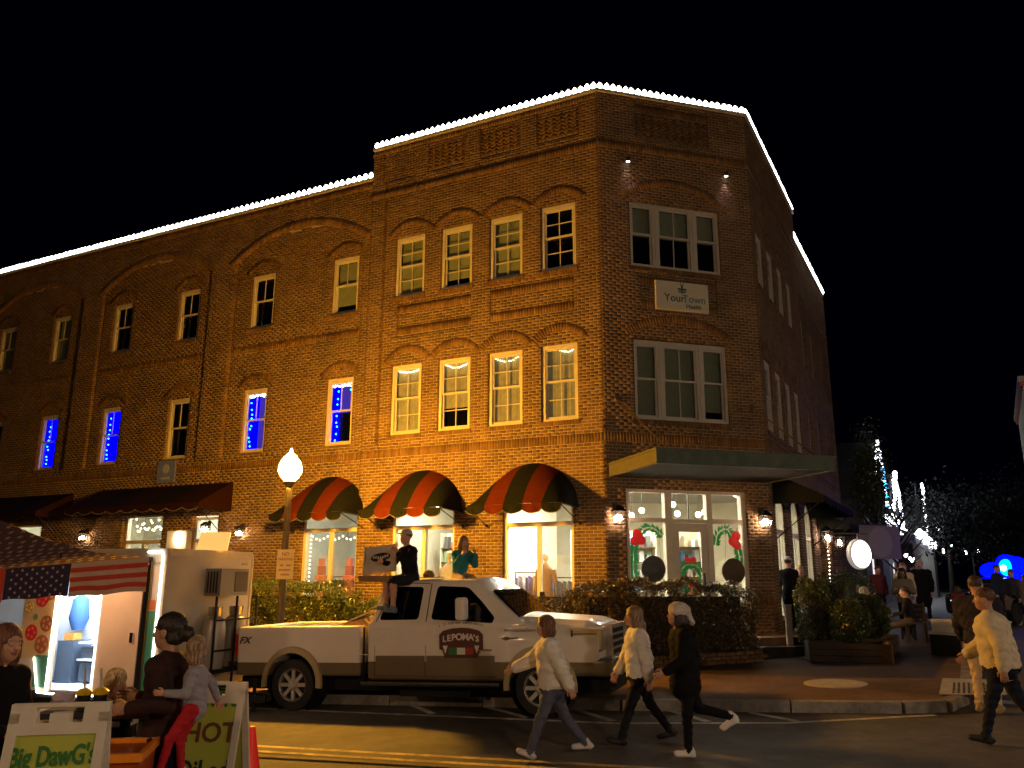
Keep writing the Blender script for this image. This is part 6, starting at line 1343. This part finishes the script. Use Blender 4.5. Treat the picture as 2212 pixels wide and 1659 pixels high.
    if hat == 'fuzzy':
        pr = [('e', ((0, -.02, .075), (.115, .125, .09)), 0), ('c', ((-.09, .04, .045), (.09, .04, .045), .035, .035), 0, .05), ('c', ((0, -.1, .07), (0, -.17, -.02), .05, .03), 0, .04), ('e', ((0, -.19, -.05), (.035, .035, .035)), 0, .01)]
        hn = net(pr, (-.16, -.26, -.12), (.16, .16, .2), .009, .03); P, Q, L = xf(hn, T @ HM, s=k); P = P + rng.normal(0, .0035, P.shape); link('hat', net_mesh('hat', [(P, Q, L)], [mat('fuzzy_white', (.72, .66, .6), .95, bump=1., nscale=60)]), t)
    if glasses:
        mb = MB()
        for sx in (-1, 1):
            ring = [(sx * .033 + .024 * math.cos(a), .094, .012 + .018 * math.sin(a)) for a in [2 * math.pi * i / 14 for i in range(15)]]; mb.tube(ring, .0022, 5); mb.tube([(sx * .057, .09, .018), (sx * .082, 0, .015)], .002, 4)
        mb.tube([(-.01, .097, .015), (.01, .097, .015)], .002, 4); o = mb.build('glasses', M['black'], t); o.data.transform(T @ HM)
    t['joint'] = 0; del t['joint']
    return t, {k_: T @ Vector(v) for k_, v in J.items()}
def at(x, y, b=0.): return (x, y, gz(x, y) + b)
FACE = lambda deg: R(deg - 90)        # the figure looks along this compass direction (0 = picture right, 90 = away)
fz = lambda c, n: mat(n, c, .95, noise=.1, nscale=10, bump=1.)
cream = fz((.8, .76, .7), 'fuzzy_cream_knit')
WALK = 'people walking across the street'
person(at(.5, 10.35), FACE(184), 'woman with brown bob in fuzzy cream sweater striding left in blue jeans', 1.62, pants=(.1, .11, .16), shoes=(.65, .6, .58), legs=((24, 6), (-22, 18)), foots=(22, -8), arms=((-30, 8), (42, 22)), abd=(12, 20), lean=7, hair='bob', hc=(.16, .07, .03), puff=.05, tmat=cream, group=WALK, h=.0145, wide=1.06)
person(at(1.62, 10.95), FACE(186), 'woman with very long hair in cream jumper walking beside the truck bumper', 1.66, pants=(.015, .015, .02), shoes=(.02, .015, .012), legs=((22, 4), (-22, 16)), foots=(10, -18), arms=((-14, 10), (16, 16)), abd=(8, 8), lean=3, hair='long', hc=(.25, .16, .09), puff=.042, tmat=cream, group=WALK, h=.0145)
person(at(2.06, 10.25), FACE(185), 'woman in fluffy white pompom hat and long black coat walking left', 1.66, top=(.008, .008, .009), pants=(.008, .008, .01), shoes=(.75, .7, .66), legs=((4, 4), (-24, 52)), foots=(0, -50), arms=((10, 50), (-12, 30)), abd=(6, 8), lean=5, hair='bob', hc=(.02, .012, .008), coat=.14, hat='fuzzy', nod=-8, puff=.035, group=WALK, h=.0145)
person(at(5.85, 10.35), FACE(150), 'stocky bearded man in cream hooded sweatshirt and dark jeans walking away', 1.78, top=(.6, .52, .38), pants=(.012, .015, .028), shoes=(.02, .02, .02), legs=((18, 4), (-20, 14)), foots=(6, -12), arms=((-18, 20), (20, 30)), abd=(16, 14), lean=6, hair='short', hc=(.1, .045, .025), wide=1.2, puff=.05, group=WALK, h=.0145, sk='tan')
person(at(6.75, 12.35), FACE(48), 'tall man in dark zip jacket and cream trousers seen from behind', 1.84, top=(.03, .025, .04), pants=(.6, .45, .26), shoes=(.3, .2, .1), legs=((2, 4), (-2, 2)), arms=((10, 30), (8, 30)), abd=(12, 10), lean=2, hair='short', hc=(.05, .03, .03), wide=1.2, puff=.045, group=WALK, h=.0145)
# on the truck roof
def ontruck(x, y, z): return truck.matrix_basis @ Vector((x, y, z))
p1_ = ontruck(1.98, .30, 2.02)
person(p1_, TA + FACE(-120), 'man in pale cap and black sweatshirt sitting on the truck roof eating', 1.64, top=(.012, .012, .014), pants=(.02, .022, .035), shoes=(.15, .2, .25), seat=.04, legs=((82, 82), (86, 88)), shorts=True, arms=((35, 105), (30, 70)), abd=(10, 14), lean=10, hair='short', hc=(.04, .02, .01), hat='cap', group='two people sitting on the truck roof', handin=(.4, .3), puff=.01)
person(ontruck(2.7, .62, 2.03), TA + FACE(-40), 'child in teal hoodie sitting on the truck roof eating pizza', 1.3, top=(.02, .2, .24), pants=(.45, .33, .28), shoes=(.4, .4, .4), seat=.05, legs=((84, 60), (80, 66)), arms=((40, 110), (36, 105)), abd=(10, 12), lean=16, hair='bob', hc=(.3, .16, .07), puff=.03, headr=1.12, group='two people sitting on the truck roof', handin=(.3, .3), tmat=fz((.02, .2, .24), 'teal_fleece'))
pb = ontruck(1.5, .12, 2.02); t = thing('pizza_box', 'open white pizza box with black oval logo tilted on the truck roof corner', 'pizza box', pb, TA + R(8))
mb = MB(); mb.obox((0, 0, .0), (.25, .25, .02), rot=Euler((0, 0, 0)).to_matrix()); 
for sx, sy, w, d in ((-1, 0, .01, .25), (1, 0, .01, .25), (0, -1, .25, .01), (0, 1, .25, .01)): mb.box(sx * .25 - w, sx * .25 + w, sy * .25 - d, sy * .25 + d, .02, .08)
mb.build('tray', M['card'], t)
rl = Euler((R(-26), R(-8), 0)).to_matrix(); mb = MB(); mb.obox((.0, .04, .34), (.27, .012, .25), rot=rl); 
for q in ((-.27, 0), (.27, 0)): mb.obox(Vector((0, .04, .34)) + rl @ Vector((q[0], -.03, 0)), (.008, .035, .25), rot=rl)
mb.obox(Vector((0, .04, .34)) + rl @ Vector((0, -.03, -.25)), (.27, .035, .008), rot=rl); mb.build('lid', mat('pizza_box_white', (.62, .56, .46), .7), t)
mb = MB(); c0 = Vector((0, .04, .34)); vs = [c0 + rl @ Vector((.17 * math.cos(a), -.016, .08 * math.sin(a) + .03)) for a in [2 * math.pi * i / 20 for i in range(20)]]; mb.add(vs, [tuple(range(20))]); lo_ = mb.build('logo', M['blk'], t, fix=False)
mb = MB()
for i in range(7): mb.obox(c0 + rl @ Vector((-.12 + i * .04, -.02, .03 + .012 * math.cos(i))), (.012, .002, .022), rot=rl)
mb.build('lettering', M['logo_white'], t)
t = thing('takeaway_box', 'brown takeaway tray with leftovers lying on the truck roof between the two people', 'food tray', ontruck(2.3, .35, 2.04), TA); mb = MB(); mb.box(-.2, .2, -.12, .12, 0, .015); mb.lathe([(.08, .015), (.1, .05), (.06, .11), (.01, .13)], (-.02, 0, 0), 14); mb.build('tray', M['card'], t)
# ------------------------------------------------------------------ foreground stall group
person(at(-3.52, 5.95, .22), FACE(-22), 'woman with glasses and long auburn hair in black sweater smiling at the left edge', 1.64, top=(.008, .008, .01), pants=(.05, .05, .06), sk='fair', arms=((12, 62), (14, 60)), abd=(6, 8), handin=(.45, .45), lean=3, yaw=0, hair='long', hc=(.14, .055, .03), h=.012, glasses=True, group='people at the food stall', puff=.012)
bw, JB = person(at(-2.44, 6.15, .2), FACE(172), 'woman with dark bun in dark red and black wrap holding a toddler', 1.7, top=(.05, .008, .008), pants=(.006, .006, .007), sk='tan', arms=((-34, 118), (15, 80)), abd=(16, 8), handin=(-.1, .1), lean=-2, hair='bun', hc=(.012, .008, .007), h=.012, skirt=.62, group='people at the food stall', puff=.018, tmat=mat('dark_red_black_plaid', (.05, .007, .006), .9, col2=(.006, .005, .005), nscale=5, bump=.4))
person(at(-2.16, 5.97, .2), FACE(186), 'blonde toddler in grey hooded top and red trousers carried on her hip', .86, top=(.27, .26, .3), pants=(.4, .02, .03), shoes=(.6, .5, .45), seat=1.12, legs=((34, 20), (24, 30)), arms=((10, 85), (-35, 15)), abd=(30, 45), lean=0, yaw=-75, hair='toddler', hc=(.3, .2, .12), headr=1.45, wide=1.15, h=.010, group='people at the food stall', puff=.02)
person(at(-2.98, 6.75, .25), FACE(-105), 'blond boy in black top bending his head behind the drinks table', 1.2, top=(.008, .008, .01), pants=(.02, .02, .03), arms=((25, 60), (25, 60)), lean=14, nod=38, hair='short', hc=(.62, .42, .2), headr=1.25, h=.012, group='people at the food stall')
# ------------------------------------------------------------------ people along the side street
SS = 'people by the side street restaurant'; K = dict(h=.024)
B = .15
person(at(6.75, 20.6, B + .3), FACE(60), 'man in pale cap and black coat standing against the right pier', 1.75, top=(.01, .01, .012), pants=(.012, .012, .015), hair='short', hat='cap', coat=.15, group=SS, **K)
person(at(7.35, 21.6, B + .15), FACE(-90), 'blonde woman facing the man in the cap', 1.68, top=(.3, .25, .2), pants=(.03, .03, .05), hair='bob', hc=(.4, .26, .14), group=SS, **K)
person(at(7.5, 20.4, B), FACE(80), 'dark haired woman in black coat seen from behind above the shrub', 1.66, top=(.01, .01, .012), pants=(.02, .02, .02), hair='bob', hc=(.03, .018, .01), coat=.15, group=SS, **K)
person(at(8.75, 21.2, B), FACE(-15), 'blonde woman in brown jacket seated at the white pavement table', 1.66, top=(.16, .09, .05), pants=(.05, .05, .06), seat=.52, legs=((84, 80), (80, 70)), arms=((30, 60), (30, 60)), hair='long', hc=(.4, .27, .15), group=SS, **K)
person(at(9.6, 20.6, B), FACE(150), 'person in dark clothes seated with legs stretched and white shoes', 1.7, top=(.02, .018, .016), pants=(.08, .06, .045), shoes=(.6, .56, .5), seat=.5, legs=((78, 30), (84, 50)), arms=((20, 60), (20, 60)), hair='short', hc=(.05, .03, .02), group=SS, **K)
person(at(10.35, 22.4, B), FACE(-115), 'woman with long dark hair in grey cardigan and black jeans standing on the pavement', 1.68, top=(.2, .17, .14), pants=(.008, .008, .01), shoes=(.03, .02, .02), arms=((20, 80), (20, 80)), handin=(.4, .4), abd=(14, 14), legs=((6, 4), (-8, 4)), hair='long', hc=(.025, .014, .01), sk='brown', puff=.03, group=SS, **K)
person(at(11.4, 24.6, B), FACE(-100), 'red haired man in cream hoodie behind the woman in the grey cardigan', 1.8, top=(.6, .45, .28), pants=(.25, .22, .2), shoes=(.6, .58, .55), hair='short', hc=(.25, .09, .04), puff=.04, group=SS, **K)
person(at(12.9, 26.6, B), FACE(-130), 'tall man in long black coat and flat cap further along the pavement', 1.85, top=(.008, .008, .01), pants=(.01, .01, .012), hair='short', hat='cap', coat=.3, wide=1.2, puff=.04, group=SS, **K)
person(at(9.5, 23.2, B), FACE(-60), 'dark haired person seated behind the white pavement table', 1.65, top=(.02, .02, .03), pants=(.02, .02, .02), seat=.52, legs=((84, 84), (84, 84)), arms=((30, 70), (30, 70)), hair='bob', hc=(.06, .035, .02), group=SS, **K)
for i, (x, y, f, lab, tc) in enumerate(((8.3, 22.6, -30, 'bald person seated near the lantern lit wall', (.2, .08, .05)), (14.6, 25.5, -60, 'person in dark blue jacket left of the tall man in zip jacket', (.02, .03, .06)), (16.0, 27.0, 200, 'person in grey coat beyond the pavement near the police car', (.08, .08, .1)), (15.0, 22.0, 120, 'person in dark parka walking on the side street towards the blue light', (.015, .015, .03)), (13.4, 19.2, 100, 'person with hood up behind the bearded man', (.02, .018, .03)))):
    person(at(x, y, B if x < 15 else 0), FACE(f), lab, 1.7, top=tc, pants=(.02, .02, .03), hair='short' if i else 'none', seat=.52 if i == 0 else None, legs=((84, 84), (84, 84)) if i == 0 else ((8, 6), (-10, 8)), puff=.03, coat=.1 if i > 1 else 0, group='background people by the side street', h=.028)

for i, (x, y, f, lab, tc) in enumerate(((11.9, 27.5, -90, 'person in maroon coat behind the red haired man', (.12, .03, .03)), (13.6, 29.5, 200, 'person in grey hoodie far along the pavement', (.15, .15, .16)), (14.9, 31.5, -70, 'tiny person in light jacket near the porch', (.35, .33, .3)), (16.2, 33.5, 100, 'distant person in black near the porch posts', (.01, .01, .01)), (17.5, 30.5, 160, 'person in navy coat just left of the police car', (.02, .02, .06)), (12.3, 23.4, 60, 'child in red jacket between the standing adults', (.25, .03, .03)), (13.9, 22.6, 250, 'person in tan coat facing the viewer near the boxes', (.25, .17, .1)), (17.9, 26.0, 90, 'person in dark anorak at the right edge under the blue light', (.02, .02, .03)))):
    person(at(x, y, B if x < 15 else 0), FACE(f), lab, 1.15 if 'child' in lab else 1.7, top=tc, pants=(.03, .03, .04), hair='bob' if i % 2 else 'short', hc=(.08, .05, .03), legs=((10, 6), (-12, 8)), puff=.04, group='background people by the side street', h=.034)
# ================================================================== RESTAURANT FURNITURE
def chair(x, y, rz, label):
    t = thing('chair', label, 'chair', at(x, y, B), rz, 'wooden chairs on the pavement'); w = M['wood']
    for sx in (-1, 1):
        for sy in (-1, 1): mb = MB(); mb.box(sx * .19 - .018, sx * .19 + .018, sy * .19 - .018, sy * .19 + .018, 0, .44 if sy > 0 else .9); mb.build('leg', w, t)
    mb = MB(); mb.box(-.21, .21, -.21, .21, .44, .47); mb.build('seat', w, t)
    for k in range(3): mb = MB(); mb.box(-.17, .17, -.2, -.18, .55 + k * .12, .62 + k * .12); mb.build('slat', w, t)
for x, y, rz, lab in ((8.7, 21.1, -1.7, 'chair under the seated blonde woman'), (9.65, 20.45, 2.6, 'chair of the person with stretched legs'), (9.45, 23.3, -.4, 'chair behind the white pavement table'), (10.0, 21.3, 2.0, 'empty wooden chair at the pavement table')): chair(x, y, rz, lab)
def ptable(x, y, label, group='white pavement tables'):
    t = thing('table', label, 'table', at(x, y, B), .4, group); mb = MB(); mb.box(-.42, .42, -.42, .42, .71, .745); mb.build('table_top', M['white'], t); mb = MB(); mb.cyl((0, 0, 0), (0, 0, .71), .035, n=8); mb.lathe([(.26, 0), (.24, .03), (.04, .05)], n=14); mb.build('pedestal', M['black'], t)
    for i, (dx, dy) in enumerate(((-.2, .1), (.1, .2), (.2, -.15), (-.1, -.2))):
        g = thing('glass_jar', ['tall pale glass', 'small white cup', 'folded white napkin', 'clear short glass'][i] + ' on ' + label, 'tableware', (t.location.x + dx, t.location.y + dy, t.location.z + .745), 0, 'tableware on the pavement tables'); mb = MB(); mb.lathe([(.03, 0), (.035, .1 + .03 * (i % 2)), (.03, .1 + .03 * (i % 2))], n=10); mb.build('vessel', M['white'], g)
ptable(9.25, 21.9, 'the white table beside the standing woman'); ptable(8.3, 23.4, 'the white table by the lantern lit wall')

# ================================================================== FAR SIDE OF THE STREET
M['ledw'] = emit_mat('cool_led', (.88, .93, 1.), 9.); M['ledb'] = emit_mat('blue_led', (.05, .4, 1.), 14.); M['siding'] = mat('dark_siding', (.16, .16, .18), .8, noise=.2); M['sidepale'] = mat('pale_siding', (.35, .34, .42), .7, noise=.1); M['shingle'] = mat('roof_shingle', (.1, .11, .12), .9, noise=.3, nscale=14, bump=.4)
ledw = None
mb = MB(); mb.ball((0, 0, 0), .065, 5); ledw = mb.mesh('bulb', M['ledw']); ledb = mb.mesh('bulb', M['ledb'])
def house(x0, x1, apex, ze, za, depth, label, wall, y0=.0, win=True, extra=()):
    t = thing('gabled_house', label, 'house', wp('R', x0, y0, -1.6), ANG['R'], None); w = x1 - x0; a = apex - x0; E = ze + 1.6; T = za + 1.6
    mb = MB(); mb.prism([(0, 0), (w, 0), (w, E), (a, T), (0, E)], 0, .15); mb.box(0, .15, .15, depth, 0, E); mb.box(w - .15, w, .15, depth, 0, E); mb.prism([(0, 0), (w, 0), (w, E), (a, T), (0, E)], depth - .15, depth); mb.build('wall', wall, t)
    mb = MB(); o = .35
    for xa, za_, xb, zb_ in ((-.35, E - .35 * (T - E) / a, a, T), (w + .35, E - .35 * (T - E) / (w - a), a, T)):
        mb.add([(xa, -o, za_ + .16), (xb, -o, zb_ + .16), (xb, depth, zb_ + .16), (xa, depth, za_ + .16), (xa, -o, za_ + .04), (xb, -o, zb_ + .04), (xb, depth, zb_ + .04), (xa, depth, za_ + .04)], [(0, 1, 2, 3), (7, 6, 5, 4), (0, 4, 5, 1), (1, 5, 6, 2), (2, 6, 7, 3), (3, 7, 4, 0)])
    mb.build('roof', M['shingle'], t)
    if win:
        for k in range(2):
            mb = MB(); xx = w * (.3 + .4 * k); mb.box(xx - .45, xx + .45, -.05, .02, 1.0, 2.6); f = mb.build('window', M['white'], t); mb = MB(); mb.box(xx - .37, xx + .37, -.06, -.05, 1.08, 2.52); mb.build('pane', M['darkglass'] if k else emit_mat('lit_pane%d' % len(bpy.data.materials), (.9, .75, .8), 1.2), f)
    return t
house(20.6, 29, 26.2, 3.6, 6.9, 9, 'dark gabled house with white and blue lights on its gable edges', M['siding'])
house(33.2, 41, 36.6, 3.6, 6.3, 9, 'narrow pale gabled house outlined with bright white lights', M['sidepale'])
house(70, 84, 80, 4.6, 10.2, 12, 'far dark gabled building with a vertical line of white lights', M['siding'], y0=.5, win=False)
def leds(a, b, n, label, me, y=-.55, s=1., jit=.05):
    t = thing('string_lights', label, 'string lights', wp('R', a[0], y, a[1]), ANG['R'], 'cool white lights on the far houses')
    for i in range(n): u = (i + .5) / n; o = link('bulb', me, t, ((b[0] - a[0]) * u + random.uniform(-jit, jit), random.uniform(-jit, jit), (b[1] - a[1]) * u + random.uniform(-jit, jit))); q = s * random.uniform(.8, 1.3); o.scale = (q, q, q)
    return t
leds((26.2, 7.15), (20.8, 3.7), 26, 'white bulbs down the left gable edge of the dark house', ledw)
leds((26.2, 7.15), (29.1, 3.7), 22, 'white to blue bulbs down the right gable edge of the dark house', ledw, s=1.1); leds((27.3, 5.9), (29.0, 3.8), 12, 'blue bulbs on the lower right gable edge of the dark house', ledb, s=1.6)
leds((36.6, 6.5), (33.3, 3.9), 22, 'white bulbs down the left gable edge of the pale house', ledw, s=1.2); leds((36.6, 6.5), (41, 3.7), 40, 'dense white bulbs down the right gable edge of the pale house', ledw, s=1.3); leds((36.6, 6.6), (36.7, 5.2), 12, 'bright white cluster at the peak of the pale house', ledw, s=1.6)
leds((80, 10.2), (78.5, 4.8), 26, 'vertical line of white bulbs on the far dark building', ledw, s=2.0)
# porch with glowing edge
t = thing('porch', 'white porch roof edged with glaring lights in front of the far houses', 'porch', wp('R', 27.5, -1.8, -1.5), ANG['R']); mb = MB(); mb.add([(0, 1.8, 4.6), (24, 1.8, 4.6), (24, 0, 3.75), (0, 0, 3.75)], [(0, 1, 2, 3)]); mb.box(0, 24, 0, .1, 3.3, 3.75); mb.box(0, .1, .1, 1.8, 3.3, 3.75); mb.build('roof', M['sidepale'], t, fix=False)
for i in range(9): mb = MB(); mb.box(i * 2.9 + .1, i * 2.9 + .28, .0, .18, 0, 3.3); mb.build('post', M['white'], t)
leds((27.5, 2.35), (51.5, 2.4), 60, 'glaring white lights along the porch roof edge', ledw, y=-1.9, s=2.2, jit=.16); leds((28, 3.1), (40, 3.0), 30, 'white lights heaped on top of the porch roof', ledw, y=-.6, s=2.6, jit=.22)
leds((30, 1.2), (46, 1.25), 14, 'small lamps under the porch roof', ledw, y=-1.2, s=1.3, jit=.15)
for k, (s0, z, y) in enumerate(((64, 2.6, -2.2), (55, 2.9, -3), (100, 3.4, -4), (22, 2.9, -1.2))):
    t = thing('tube_light', ['long glowing tube light beyond the porch', 'short tube light under the far awning', 'distant tube light near the poles', 'small tube light on the front of the dark house'][k], 'tube light', wp('R', s0, y, z), ANG['R'], 'tube lights on the far shops'); mb = MB(); mb.bar((0, 0, 0), (2.4, 0, -.25), .14, .14); mb.build('tube', M['ledw'], t); mb = MB(); mb.box(0, 2.4, .08, .12, -.2, .1); mb.build('bracket', M['black'], t)
# round glowing sign
t = thing('round_sign', 'large round glowing white sign hanging over the side pavement', 'sign', (10.75, 26, 2.2 + .74), R(25)); mb = MB(); mb.lathe([(.43, -.09), (.46, -.06), (.46, .06), (.43, .09)], n=32, axis='Y'); mb.build('rim', mat('sign_rim', (.5, .47, .42), .5, emit=(1, .9, .8), estr=.25), t, smooth=True)
mb = MB(); mb.lathe([(.41, -.1), (.41, -.09)], (0, 0, -.0), n=32, axis='Y'); mb.build('face', emit_mat('sign_face', (1., .95, .88), 4.5), t); mb = MB(); mb.bar((0, 0, .45), (0, 0, .62), .03, .03); mb.bar((-1.0, .3, .62), (.3, -.1, .62), .04, .04); mb.build('bracket', M['black'], t)
t = thing('banner', 'pale hanging banner board above the round glowing sign', 'banner', (12.4, 28.2, 2.2 + 1.2), R(20)); mb = MB(); mb.box(-.85, .85, -.03, .03, -.55, .55); mb.build('board', mat('banner_pale', (.2, .17, .16), .8), t); mb = MB(); mb.lathe([(.5, -.035), (.5, -.031)], n=24, axis='Y'); mb.build('emblem', mat('banner_oval', (.28, .24, .22), .8), t); mb = MB(); mb.bar((-.9, 0, .58), (.9, 0, .58), .04, .04); mb.build('bracket', M['black'], t)
# trees
M['leafd'] = mat('dark_leaf', (.008, .01, .005), .7)
def tree(x, y, h, r, label, n=9000, m=None, size=.09, ct=.62, group='trees along the side street', bare=False):
    g = gz(x, y); t = thing('tree', label, 'tree', (x, y, g), 0, group); mb = MB(); mb.cyl((0, 0, 0), (.1, 0, h * .45), .16, .1, 9); tips = []
    for k in range(9 if not bare else 22):
        a = k * 2.4; zz = h * (.35 + .03 * k) if not bare else h * (.3 + .025 * k); e = Vector((math.cos(a) * r * .8, math.sin(a) * r * .8, zz + h * .22)); mb.cyl((.05, 0, zz), e * .6 + Vector((0, 0, zz * .4)), .05, .03, 6); mb.cyl(e * .6 + Vector((0, 0, zz * .4)), e, .03, .012, 5); tips.append(e)
    mb.build('trunk', M['bark'], t)
    cl = np.array([list(e) for e in tips] + [[0, 0, h * .85], [0, 0, h * .6]]); cl = np.concatenate([cl, cl * .7 + np.array([0, 0, h * .25])]); idx = rng.integers(0, len(cl), n); P = cl[idx] + rng.normal(0, 1, (n, 3)) * np.array([r * .3, r * .3, h * .1]); leaves(P, size, m or M['leaf'], 'crown', t)['kind'] = 'stuff'; return t
q = wp('R', 14.6, -1.0, 0); tree(q.x, q.y, 6.9, .6, 'dark evergreen tree hiding the far end of the brick building', 9000, size=.06)
q = wp('R', 17.5, -1.6, 0); tree(q.x, q.y, 4.6, 1.2, 'low dark tree with branches reaching in front of the banner', 500, size=.05, bare=True, m=M['leafd'])
for i, (x, y, h, r) in enumerate(((27, 52, 7, 3), (34, 55, 8, 3.5), (24, 42, 5.5, 2.4), (40, 60, 9, 4), (31, 44, 6, 2.6))): tree(x, y, h, r, m=M['leafd'], label=['round tree lit blue behind the police car', 'tall dark tree at the right behind the crowd', 'small tree beyond the lamp posts', 'furthest large dark tree at the right edge', 'tree lit faintly blue right of the police car'][i], n=6000, size=.12)
t = thing('pale_building', 'pale stucco building corner at the right edge of the picture', 'building', (19.12, 30, gz(14, 30)), R(-30)); h = 9.4 - gz(14, 30) - .15
mb = MB(); mb.box(0, 9, 0, 9, 0, h); mb.build('wall', mat('cream_stucco', (.75, .65, .42), .8, noise=.1), t); mb = MB(); mb.box(-.1, 9.1, -.1, 9.1, h, h + .15); mb.build('cornice', M['tro'], t); mb = MB(); mb.box(-.15, 9.15, -.15, 9.15, h + .15, h + .35); mb.build('roof', M['stone'], t); mb = MB(); mb.box(.9, 1.7, -.03, .0, 4.2, 5.6); mb.build('window', M['darkglass'], t)
def lamppost(x, y, h, label, arms=4):
    t = thing('lamp_post', label, 'lamp post', at(x, y), 0, 'distant lamp posts'); mb = MB(); mb.cyl((0, 0, 0), (0, 0, h), .08, .05, 8); mb.build('pole', M['pole'], t)
    for k in range(arms):
        a = k * 1.6 + .4; e = Vector((.6 * math.cos(a), .6 * math.sin(a), h + .1 * k)); mb = MB(); mb.cyl((0, 0, h - .2), e, .025, n=5); mb.build('arm', M['pole'], t); mb = MB(); mb.ball(e, .13, 6); mb.build('globe', M['ledw'], t, smooth=True)
lamppost(30.2, 60, 4.9, 'distant lamp post with a cluster of white lights'); lamppost(34, 62, 3.4, 'shorter distant lamp post with two lights', 2)
# crates and boards by the right kerb
t = thing('merchandise_table', 'white boxes stacked on a low stand by the right kerb', 'display stand', at(9.35, 18.0), R(30)); mb = MB(); mb.box(-.45, .45, -.35, .35, .55, .62); mb.build('table_top', M['concrete'], t)
for i, (a, b, c, d) in enumerate(((-.4, .1, .62, .85), (.12, .42, .62, .78), (-.35, .3, .1, .35))): mb = MB(); mb.box(a, b, -.3, .3, c, d); mb.build('box', M['white'] if i != 1 else M['concrete'], t)
for sx in (-1, 1): mb = MB(); mb.box(sx * .42 - .03, sx * .42 + .03, -.33, .33, 0, .55); mb.build('leg', M['black'], t)
# police car with blue light bar
pc = thing('police_car', 'dark police car with flaring blue light bar on the side street', 'police car', at(16.6, 28.4), R(215)); M['pc'] = mat('police_black_paint', (.01, .01, .014), .25, coat=.6)
P, Q, L = net([('b', ((0, 0, .62), (2.4, .92, .32), .12), 0), ('b', ((-.3, 0, 1.1), (1.35, .78, .34), .2), 0)], (-2.6, -1.1, .2), (2.6, 1.1, 1.6), .06, .15, [('c', ((1.5, -1.2, .34), (1.5, 1.2, .34), .38, .38)), ('c', ((-1.5, -1.2, .34), (-1.5, 1.2, .34), .38, .38))]); link('body', net_mesh('body', [(P, Q, L)], [M['pc']]), pc)
for sy in (-1, 1): mb = MB(); mb.prism([(-1.5, .95), (.75, .95), (.5, 1.33), (-1.3, 1.33)], sy * .775, sy * .79); mb.build('side_window', M['tglass'], pc)
for x in (-1.5, 1.5):
    for sy in (-1, 1): mb = MB(); mb.lathe([(.15, -.1), (.3, -.1), (.34, -.06), (.34, .06), (.3, .1), (.15, .1)], (x, sy * .82, .34), 20, axis='Y'); mb.build('wheel', M['rubber'], pc, smooth=True)
mb = MB(); mb.box(-.15, .15, -.6, .6, 1.47, 1.52); lb = mb.build('light_bar', M['black'], pc)
P, Q, L = net([('e', ((0, .3, 1.76), (.25, .52, .38)), 0), ('e', ((0, -.4, 1.68), (.22, .42, .26)), 0), ('e', ((0, .05, 1.9), (.2, .3, .3)), 0)], (-.4, -1.0, 1.3), (.4, 1.0, 2.35), .04, .1); link('beacon_glare', net_mesh('beacon_glare', [(P, Q, L)], [emit_mat('blue_beacon_glare', (0., .0004, 1.), 22.)]), pc)  # lenses swollen beyond real size to give the blue glare a shape
mb = MB(); mb.ball((.16, .14, 1.78), .25, 10, sc=(1.0, .9, 1.1)); mb.build('strobe_glare', emit_mat('cyan_strobe_glare', (.0, .3, 1.), 5.), pc, smooth=True); mb = MB(); mb.ball((.38, .14, 1.76), .1, 8); mb.build('strobe_glare', emit_mat('white_strobe', (.8, .9, 1.), 8.), pc, smooth=True)  # oversized balls draw the bright core of the glare
for sy in (-1, 1): mb = MB(); mb.ball((2.36, sy * .65, .72), .09, 8, sc=(.5, 1.3, .8)); mb.build('headlight', emit_mat('police_headlamp%d' % (sy + 1), (.4, .6, 1.), 6.), pc, smooth=True)
